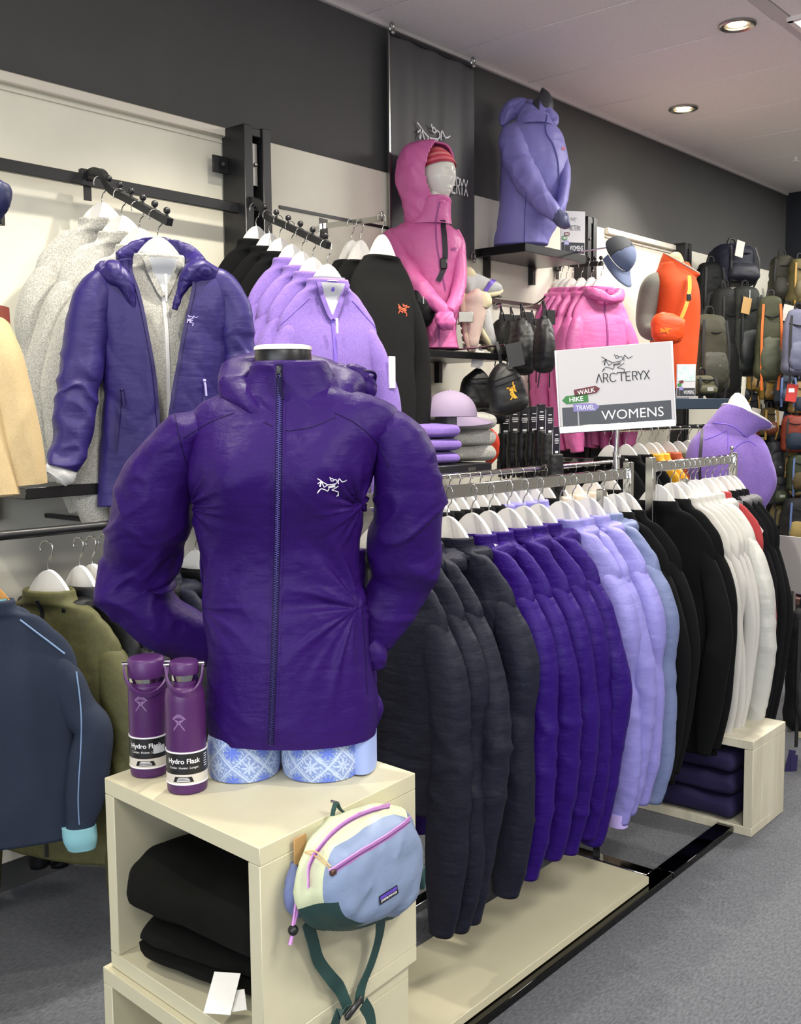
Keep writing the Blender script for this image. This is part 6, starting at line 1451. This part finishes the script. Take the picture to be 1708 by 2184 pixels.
def tilt_collar(F, t, rows_, m, lining, mo=.008):
    """rows (y,l,r,b,tiltV,tiltU)"""
    k = []
    for (y, l, r, b, tv, tu) in rows_: (x, yy, z, a_, bb) = F.rows([(y, l, r, b)])[0]; k.append((x, yy, z, a_, bb, tv, tu))
    MB().sweep(k, nu=80, nv=30, cap=(0, 0), wr=lambda P_, N, u, v: .0035*vn(P_*14, 3)).build('collar', m, t, 180)
    k2 = [(x, y, z+.002*i, a_*(.93), bb*.93, tv, tu) for i, (x, y, z, a_, bb, tv, tu) in enumerate(k)]
    MB().sweep(k2, nu=80, nv=30, cap=(0, 0), wr=lambda P_, N, u, v: .0035*vn(P_*14, 3)).build('collar_lining', lining, t, 180)
    x, y, z, a_, bb, tv, tu = k[-1]; pts = [(x+a_*.97*math.cos(q)*math.cos(tu), y+bb*.97*math.sin(q)*math.cos(tv), z+a_*.97*math.cos(q)*math.sin(tu)+bb*.97*math.sin(q)*math.sin(tv)) for q in np.linspace(0, 2*math.pi, 60)[:-1]]
    MB().add(*rmf_tube(pts, .006, 6, True)).build('collar_edge', lining, t, 180)
tilt_collar(FO, t, [(602, 1400, 1482, .09, 0, 0), (588, 1400, 1486, .088, .1, -.12), (572, 1406, 1494, .088, .2, -.35), (562, 1410, 1497, .09, .25, -.52)], m_org, mat('taupe_lining', '#a3988c', .8))
kn = thing('grey_knit', 'grey olive long sleeved knit under the orange vest', 'sweater', FO.o, rzH)
MB().sweep(FO.path([(1402, 588, 0, 10, 14), (1393, 605, -.01, 22, 24), (1384, 640, -.0, 24, 24), (1377, 680, -.0, 20, 22), (1384, 704, -.06, 19, 19), (1405, 708, -.14, 18, 18), (1425, 706, -.18, 15, 15)]), nu=40, nv=80, ref=(1, 0, 0), wr=wr_drape(.004, .0005, 4)).build('sleeve', m_gry2, kn, 180)
wb = thing('orange_waist_pack', 'orange waist pack with yellow straps worn on the orange vest', 'bag', FO.o, rzH)
MB().sweep(FO.path([(1425, 674, -.22, 10, 10), (1424, 681, -.23, 32, 20), (1424, 700, -.235, 35, 22), (1424, 720, -.23, 32, 20), (1424, 731, -.22, 24, 12)]), nu=50, nv=40, ref=(1, 0, -.1), ex=2.8, wr=wr_puffy(.003, 25, 4)).build('pouch', mat('orange_nylon', '#dc4a10', .5, kind='nylon'), wb, 180)
m_yel = mat('amber_strap', '#f0921c', .55)
MB().strap([FO.L(1390, 684, -.22), FO.L(1408, 679, -.265), FO.L(1440, 678, -.27), FO.L(1460, 684, -.23)], .012, .003, (0, .2, 1)).build('zip', m_yel, wb)
MB().strap([FO.L(1470, 588, -.13), FO.L(1470, 620, -.19), FO.L(1462, 655, -.22), FO.L(1452, 680, -.23)], .02, .003, (1, 0, 0)).build('strap', m_yel, wb)
MB().rbox(tuple(FO.L(1469, 634, -.215)), (.024, .01, .035), .003).build('buckle', m_black, wb)
g_ = MB(); q0 = FO.L(1408, 712, -.295); strokes(g_, BIRD, .07, lambda u, v: (q0.x+u*.06, q0.y, q0.z+v*.05)); g_.build('bird_logo', m_yel, wb)

# ================================================================ far shelf, olive packs, wall packs
a = P(1432, 848, Y=2.30); b = P(1562, 848, Y=2.30)
t = thing('display_shelf', 'dark blue grey shelf below the orange vest and olive bag', 'shelf', ((a.x+b.x)/2, 2.64, a.z))
MB().rbox((0, 0, -.03), (b.x-a.x+.25, .68, .055), .003).build('shelf_board', mat('slate_laminate', '#2d3a4a', .4), t)
MB().box((0, .3, -.5), (b.x-a.x+.2, .02, .9)).build('back_panel', m_blackw, t)
pc = {}
def pack(px, py, wpx, hpx, col, label, col2=None, tagc=None, X=None, Y=None, stripe=None, group='packs on the far wall', lid=True, seed=0):
    dk = lambda h: '#'+''.join('%02x' % int(int(h[i:i+2], 16)*.8) for i in (1, 3, 5))
    col = dk(col); col2 = dk(col2) if col2 else None
    c = P(px, py, X=X) if X else P(px, py, Y=Y if Y else 2.74)
    dep = (c-EYE).dot(fw); s = dep/2213; w, h = wpx*s/2, hpx*s
    t = thing('backpack', label, 'backpack', c, (rzH*.6 if Y or not X else rzH)+.15*math.sin(seed*2.3), group)
    m = mat('pack_'+col.strip('#'), col, .65, kind='nylon', bump=.2, spec=.25); m2 = mat('pack_'+(col2 or col).strip('#'), col2 or col, .6, kind='nylon', bump=.2)
    n = 30; d = min(.14, w*.75)
    MB().sweep([(0, 0, -h, w*.7, d*.5), (0, 0, -h*.97, w*.92, d*.85), (0, 0, -h*.7, w, d), (0, 0, -h*.35, w*.97, d*.95), (0, 0, -h*.12, w*.85, d*.8), (0, 0, -h*.02, w*.6, d*.5), (0, 0, 0, w*.25, d*.2)], nu=36, nv=36, ex=2.8, wr=wr_puffy(.007, 9, seed)).build('pack_body', m, t, 180)
    MB().sweep([(0, -d*.8, -h*.93, w*.5, d*.25), (0, -d*.85, -h*.85, w*.7, d*.42), (0, -d*.85, -h*.6, w*.72, d*.4), (0, -d*.8, -h*.5, w*.55, d*.25), (0, -d*.78, -h*.47, w*.2, d*.1)], nu=28, nv=20, ex=3, wr=wr_puffy(.004, 14, seed+1)).build('front_pocket', m2, t, 180)
    MB().tube(smooth_pts([(-w*.25, 0, -.01), (-w*.12, 0, .035), (w*.12, 0, .035), (w*.25, 0, -.01)], 10), .007, 6).build('grab_handle', m_black, t)
    for s_ in (-1, 1):
        MB().strap([(s_*w*.62, -d*.85, -h*.1), (s_*w*.72, -d*1.02, -h*.45), (s_*w*.68, -d*.95, -h*.85), (s_*w*.6, -d*.7, -h*1.12)], .014, .004, (1, 0, 0)).build('strap', mat('strap_'+(stripe or '#1a1a1c').strip('#'), stripe or '#1a1a1c', .6), t)
    if lid: MB().tube(smooth_pts([(-w*.75, -d*.62, -h*.22), (0, -d*1.0, -h*.26), (w*.75, -d*.62, -h*.22)], 12), .004, 5).build('zip', m_black, t)
    if tagc:
        k = MB().rbox((w*.1-.5*w, -d*1.25, -h*.25), (.065, .003, .10), .001, Matrix.Rotation(.2, 4, 'Y')).build('swing_tag', mat('tag_'+tagc.strip('#'), tagc, .6), t)
        MB().tube([(w*.1-.5*w, -d*1.2, -h*.25+.05), (-w*.2, -d*.9, -h*.05)], .002, 5).build('tag_string', m_steel, t)
    MB().rbox((0, -d*1.28, -h*.68), (.04, .002, .02), .0005).build('logo_patch', mat('patch_grey', '#9a9a96', .6), t)
    return t
pack(1560, 522, 108, 88, '#22263a', 'large navy daypack high on the far wall with white swing tags', '#1b1f30', '#dcd8ce', seed=1)
pack(1515, 560, 62, 130, '#17191c', 'black backpack left of the navy daypack on the far wall', seed=2, Y=2.8)
pack(1546, 610, 66, 250, '#1b1c1c', 'long black backpack below the navy daypack', seed=3, Y=2.68)
pack(1588, 612, 76, 190, '#2a2d28', 'black green roll top backpack with kraft tag', '#24272a', '#b8935c', seed=4, Y=2.6)
pack(1643, 632, 56, 178, '#50543e', 'olive backpack with bright orange zip and maroon side', '#585c46', seed=5, X=6.3, stripe='#dd6a24')
pack(1680, 655, 52, 70, '#4a2c40', 'plum backpack with white tag beside the olive one', '#3c2436', '#d8cfc6', seed=6, X=6.5)
pack(1702, 660, 60, 140, '#8286a0', 'pale grey lilac backpack at the right border', '#777c98', seed=7, X=6.2)
pack(1668, 545, 56, 95, '#4f4e40', 'olive brown backpack high at the far corner', '#46463a', seed=8, X=7.3)
pack(1704, 552, 46, 95, '#8a7d50', 'tan roll top backpack high at the right border', '#7d7148', seed=9, X=7.3, stripe='#b08a3c')
pack(1512, 668, 84, 170, '#4b4a3a', 'olive soft backpack behind the small sign and shelf', '#424232', seed=10, Y=2.55)
pack(1497, 800, 60, 45, '#5a5840', 'olive green cap shaped pouch on the dark blue shelf', seed=11, Y=2.4)
cols = ['#a8843a', '#23262e', '#3b4556', '#b08a4c', '#262626', '#6a5a3a', '#2d3c50', '#a3391e', '#20242c', '#c2a866', '#48503a', '#1d1f24', '#7a3a22', '#39506a', '#2c2c30', '#9a8a5a']
nmz = {'#a8843a': 'mustard', '#23262e': 'near-black', '#3b4556': 'steel blue', '#b08a4c': 'tan', '#262626': 'black', '#6a5a3a': 'brown', '#2d3c50': 'dusk blue', '#a3391e': 'rust red', '#20242c': 'ink black', '#c2a866': 'khaki', '#48503a': 'moss green', '#1d1f24': 'charcoal', '#7a3a22': 'chestnut', '#39506a': 'denim blue', '#2c2c30': 'graphite', '#9a8a5a': 'sand'}
spots = [(1640, 802, 44, 52), (1602, 838, 36, 70), (1676, 800, 40, 60), (1706, 812, 40, 70), (1618, 872, 34, 60), (1640, 868, 34, 62), (1664, 876, 36, 66), (1694, 884, 48, 80), (1652, 940, 36, 84), (1676, 952, 38, 80), (1704, 968, 44, 80), (1660, 1016, 36, 60), (1700, 1010, 50, 50), (1640, 990, 30, 70), (1700, 1060, 60, 100), (1668, 1075, 46, 90), (1612, 770, 40, 64), (1580, 800, 40, 60), (1690, 744, 34, 56), (1548, 862, 40, 60), (1520, 866, 36, 50), (1575, 858, 32, 44)]
for i, (x, y, w_, h_) in enumerate(spots):
    c_ = cols[i % 16]; pack(x, y, w_*1.12, h_, c_, f'small {nmz[c_]} pack {["in the crowded far display", "low in the far display", "near the right border"][0 if y < 870 else (1 if x < 1690 else 2)]}, {["hung left of the red tag", "hung under the wall packs", "below the lilac backpack", "beside the lilac fleece collar", "above the carpet level row", "in the middle row", "in the lower row"][i % 7]}', cols[(i*5+3) % 16], '#d9d3c8' if i in (4, 6, 13, 18) else None, X=7.5-.04*(i % 3), seed=20+i, group='small packs in the far display', stripe=['#1a1a1c', '#a8843a', '#5a6ea0', '#1a1a1c'][i % 4])
a = P(1688, 838, X=6.2); t = thing('red_tag', 'red hanging product tag with white print at the right', 'tag', a, rzH)
MB().rbox((0, 0, 0), (.066, .004, .105), .002, Matrix.Rotation(.15, 4, 'Y')).build('card', mat('tag_red', '#c23a34', .5), t); MB().box((-.002, -.003, .015), (.034, .001, .024)).build('print_block', m_swht, t); MB().tube([(0, 0, .05), (-.02, 0, .12)], .002, 5).build('string', m_steel, t)
# slat stand backing the small packs
t = thing('display_grid', 'black grid stand carrying the small packs at the far right', 'stand', (7.6, 1.78, 0))
for k in range(9): MB().rbox((0, 0, .45+.2*k), (.02, 2.2, .012), .002).build('grid_bar', m_black, t)
for k in range(4): MB().rbox((0, -1.05+.7*k, 1.15), (.025, .025, 2.3), .002).build('grid_upright', m_black, t)
MB().box((.05, 0, 1.2), (.02, 2.3, 2.4)).build('back_panel', mat('dark_board', '#1c1b1a', .8), t)

# ================================================================ lilac fleece on a white torso form, right
FQ = Frame(P(1560, 1090, d=4.55), rzH)
mn = thing('torso_mannequin', 'white pointed torso form neck inside the lilac fleece at the right', 'mannequin', FQ.o, rzH)
MB().sweep(FQ.path([(1572, 960, 0, 50, 50), (1572, 920, 0, 36, 34), (1574, 890, 0, 31, 28), (1573, 862, 0, 22, 20), (1572, 845, 0, 12, 11), (1572, 838, 0, 4, 4)]), nu=36, nv=30, ref=(1, 0, 0)).build('neck', m_mann, mn, 180)
MB().cyl((.05, 0, -.02-FQ.o.z+.05), (.05, 0, .1), .015).cyl((.05, 0, -FQ.o.z), (.05, 0, -FQ.o.z+.02), .16).build('stand', m_steel, mn)
t = thing('fleece_top', 'lilac fleece with stand collar seen from behind on the torso form at the right', 'top', FQ.o, rzH)
MB().sweep(FQ.rows([(1110, 1500, 1628, .12), (1070, 1488, 1625, .13), (1020, 1474, 1625, .14), (980, 1466, 1622, .14), (955, 1470, 1612, .13), (935, 1480, 1600, .11), (918, 1496, 1590, .09), (905, 1506, 1584, .08)]), nu=80, nv=70, wr=lambda Pt, N, u, v: wr_drape(.004, .0004, 8)(Pt, N, u, 1-v)).build('body', m_lil, t, 180)
tilt_collar(FQ, t, [(930, 1500, 1602, .10, 0, 0), (915, 1506, 1612, .10, -.05, -.12), (898, 1522, 1636, .10, -.1, -.32), (888, 1534, 1650, .105, -.12, -.46)], m_lil, mat('white_binding', '#d9d5dd', .6))
MB().sweep(FQ.path([(1590, 932, -.02, 10, 14), (1600, 950, -.05, 27, 28), (1612, 990, -.06, 34, 34), (1622, 1030, -.06, 33, 32), (1618, 1060, -.06, 24, 26), (1612, 1085, -.04, 12, 14)]), nu=44, nv=60, ref=(1, 0, 0), wr=wr_drape(.006, .0005, 3)).build('sleeve', m_lil, t, 180)
bq = bvh_of(*t.children)
def onQ(px, py, off=.002):
    d_ = FQ.i.to_3x3() @ ray(px, py); h = bq.ray_cast(FQ.e, d_); return None if h[0] is None else h[0]-d_*off
cd = thing('shoulder_strap', 'thin dark strap across the lilac fleece back', 'strap', FQ.o, rzH)
line_on(onQ, [(1499, 908), (1495, 950), (1492, 1000), (1498, 1060)], .014, mat('plum_webbing', '#2a2430', .6), cd, 'webbing', .005)
for pts in ([(1520, 902), (1560, 908), (1595, 935)], [(1553, 915), (1553, 960), (1556, 980)], [(1560, 965), (1575, 948), (1600, 942), (1612, 950)], [(1502, 938), (1520, 932), (1548, 918)]): line_on(onQ, pts, .0022, m_lilz, t, 'seam', .001, round_=1)

# ================================================================ second row: low rails behind the chrome rack
def low_rail(label, pxa, pya, pxb, pyb, Yr, items, dome, grp, hang_lab, base, hw=.19, rz=-math.pi/2, ln=.6):
    a, b = P(pxa, pya, Y=Yr), P(pxb, pyb, Y=Yr); z = (a.z+b.z)/2
    t = thing('garment_rail', label, 'rail', ((a.x+b.x)/2, Yr, z)); MB().cyl((-(b.x-a.x)/2, 0, 0), ((b.x-a.x)/2, 0, 0), .011).build('tube', m_chrome, t, 60)
    for s in (-1, 1): MB().rbox((s*(b.x-a.x)/2*.96, (2.98-Yr)/2, 0), (.02, 2.98-Yr, .02), .002).build('support_arm', m_chrome, t)
    for i, (px, m, nm, kind) in enumerate(items):
        x = P(px, (pya+pyb)/2, Y=Yr).x; zz = P(px, dome, Y=Yr).z if dome else z-HOOKH
        lc = (x, Yr, z-HOOKH+.011)
        h = hanger(f'white hanger of the {nm}, {hang_lab}'.replace(' from the left', '').replace(' below the orange vest', ''), lc, rz+.05*math.sin(i*1.7), f'white hangers on {hang_lab}', s=hw/.205)
        key = (grp, id(m), i % 2)
        if key not in pc: pc[key] = garment_meshes(m, hw=hw, slv=.6, length=ln, t=.045, seed=700+i, neck='collar', style='drape' if kind == 'd' else 'puffy', arm=.045, res=.55, m2=m_black)
        garment('jacket', f'{nm} on the {hang_lab}', 'jacket', pc[key], lc, rz+.05*math.sin(i*1.7), grp)
ow = ['first', 'second', 'third', 'fourth', 'fifth', 'sixth', 'seventh']
m_crm = mat('cream_fleece', '#ddd0bf', .85); m_must = mat('yellow_nylon', '#d99f12', .5, kind='nylon'); m_rust = mat('rust_nylon', '#a4481f', .6, kind='nylon'); m_khk = mat('khaki_canvas', '#8a7748', .7); m_gol = mat('grey_olive_canvas', '#6b6c58', .7)
items = [(930+22*i, m_bfl, f'{ow[i]} black jacket from the left', 'd') for i in range(6)]+[(1062+24*i, m_lav, f'{ow[i]} lavender jacket from the left', 'p') for i in range(4)]+[(1160, m_bfl, 'black jacket right of the lavender ones', 'd'), (1188, m_crm, 'cream fleece with pink edge', 'd'), (1222, m_crm, 'cream fleece with open collar', 'd'), (1262, m_crm, 'cream fleece at the right end', 'd'), (1300, m_bfl, 'black jacket at the right end', 'd')]
low_rail('low chrome rail behind the clothes rack, below the folded fleeces', 915, 1017, 1335, 985, 2.30, items, None, 'jackets on the low rail behind the rack', 'low rail behind the rack', 0)
items = [(1300, m_bfl, 'black jacket at the left', 'd'), (1335, m_bfl, 'black jacket second from the left', 'd'), (1362, m_bfl, 'black jacket beside the yellow one', 'd'), (1385, m_must, 'mustard jacket behind the yellow one', 'p'), (1398, m_must, 'yellow jacket', 'p'), (1424, m_rust, 'rust red jacket', 'p'), (1446, m_gol, 'grey olive jacket', 'd'), (1466, m_khk, 'first khaki jacket', 'd'), (1484, m_khk, 'second khaki jacket', 'd'), (1502, m_khk, 'third khaki jacket, beside the lilac fleece', 'd')]
low_rail('chrome rail with many hooks under the far shelf', 1318, 918, 1510, 908, 2.35, items, None, 'jackets on the far rail', 'far rail below the orange vest', 0)

# ================================================================ white wood box at the rack end
c0_ = P(1599, 1789, Z=0); bw, bd, bh = P(1667, 1733, Z=0).x-P(1599, 1789, Z=0).x, .50, .345
t = thing('display_cube', 'pale wood grained open cube at the far end of the chrome rack', 'display cube', (c0_.x+.012, c0_.y, 0))
m_pw = mat('pale_wood_laminate', '#d8d2bd', .5, kind='wood', col2='#c4bda6', scale=9)
th_ = .032
for nm, cc, dd in (('top_panel', (bw/2, bd/2, bh-th_/2), (bw, bd, th_)), ('bottom_panel', (bw/2, bd/2, th_/2+.001), (bw, bd, th_)), ('side_panel', (bw/2, th_/2, bh/2), (bw, th_, bh-2*th_-.002)), ('side_panel', (bw/2, bd-th_/2, bh/2), (bw, th_, bh-2*th_-.002)), ('back_panel', (bw-th_/2, bd/2, bh/2), (th_, bd-2*th_, bh-2*th_))):
    MB().rbox(cc, dd, .0015).build(nm, m_pw, t)
m_ind = mat('indigo_cotton', '#1b1440', .85)
for i in range(3):
    o = folded(MB(), .36, .22, .085, seed=90+i, lay=1).build('folded_garment', m_ind, None, 60); o.location = (c0_.x+bw/2-.03, c0_.y+bd/2, .034+.084*i); o.rotation_euler = (0, 0, math.pi/2*3); tag(o, f'dark indigo folded garment, {["bottom", "middle", "top"][i]} of the pile in the wood grained cube', 'folded clothes', 'indigo folded garments')

# ================================================================ right border: grey panel, folded lilac, black backpack with indigo straps
a = P(1694, 1205, d=4.75); t = thing('info_panel', 'plain pale grey standing panel at the right border', 'panel', (a.x, a.y, a.z), rzH-.9)
MB().rbox((0, 0, 0), (.16, .008, .26), .001).build('board', mat('panel_grey', '#b9b7b6', .5), t); MB().cyl((0, 0, -.12), (0, 0, -a.z+.0), .01).build('stem', m_steel, t)
a = P(1716, 1268, d=4.9); t = thing('display_table', 'brown edged display table at the right border', 'table', (a.x, a.y, 0), 0)
MB().rbox((.15, 0, a.z-.015), (.55, .5, .03), .003).build('table_top', mat('mauve_brown', '#6f4f4c', .6), t)
for sx in (-.08, .38):
    for sy in (-.2, .2): MB().cyl((sx, sy, 0), (sx, sy, a.z-.03), .015).build('leg', m_steel, t)
for i in range(2):
    o = folded(MB(), .3, .26, .045, seed=95+i, lay=1).build('folded_fleece', m_lil, None, 60); o.location = (a.x+.1, a.y, a.z+.001+.045*i); o.rotation_euler = (0, 0, -.6); tag(o, ['lower', 'upper'][i]+' lilac folded garment on the brown edged table', 'folded clothes', 'lilac folded garments on the table')
t = pack(1716, 1292, 70, 270, '#1d1e22', 'black backpack with grey zip pull at the right border', '#26272b', None, X=P(1716, 1292, d=4.35).x, seed=77, group=None)
pass
MB().rbox((-.06, -.12, -.25), (.012, .006, .05), .002, Matrix.Rotation(.5, 4, 'Y')).build('zip_pull', mat('silver_pull', '#c8c8c8', .3), t)
m_ist = mat('indigo_strap', '#221c4e', .6)
for i, pts in enumerate(([(1672, 1560), (1668, 1600), (1662, 1680)], [(1690, 1600), (1678, 1660), (1668, 1742)], [(1694, 1610), (1690, 1660), (1684, 1708)])):
    p3 = [P(x, y, d=4.3) for x, y in pts]; t0 = t.matrix_world
    Mi = (Matrix.Translation(t.location) @ Matrix.Rotation(t.rotation_euler[2], 4, 'Z')).inverted()
    MB().strap([Mi @ q for q in p3], .03 if i else .012, .003, (1, 0, 0)).build('hanging_strap', m_ist, t)
a = P(1712, 1480, d=4.6); t = thing('plinth', 'low pale plinth holding the black backpack at the right border', 'plinth', (a.x+.25, a.y-.1, 0)); zt2 = P(1716, 1565, d=4.4).z
MB().rbox((0, 0, zt2/2), (.3, .3, zt2), .002).build('plinth_box', m_cream, t)
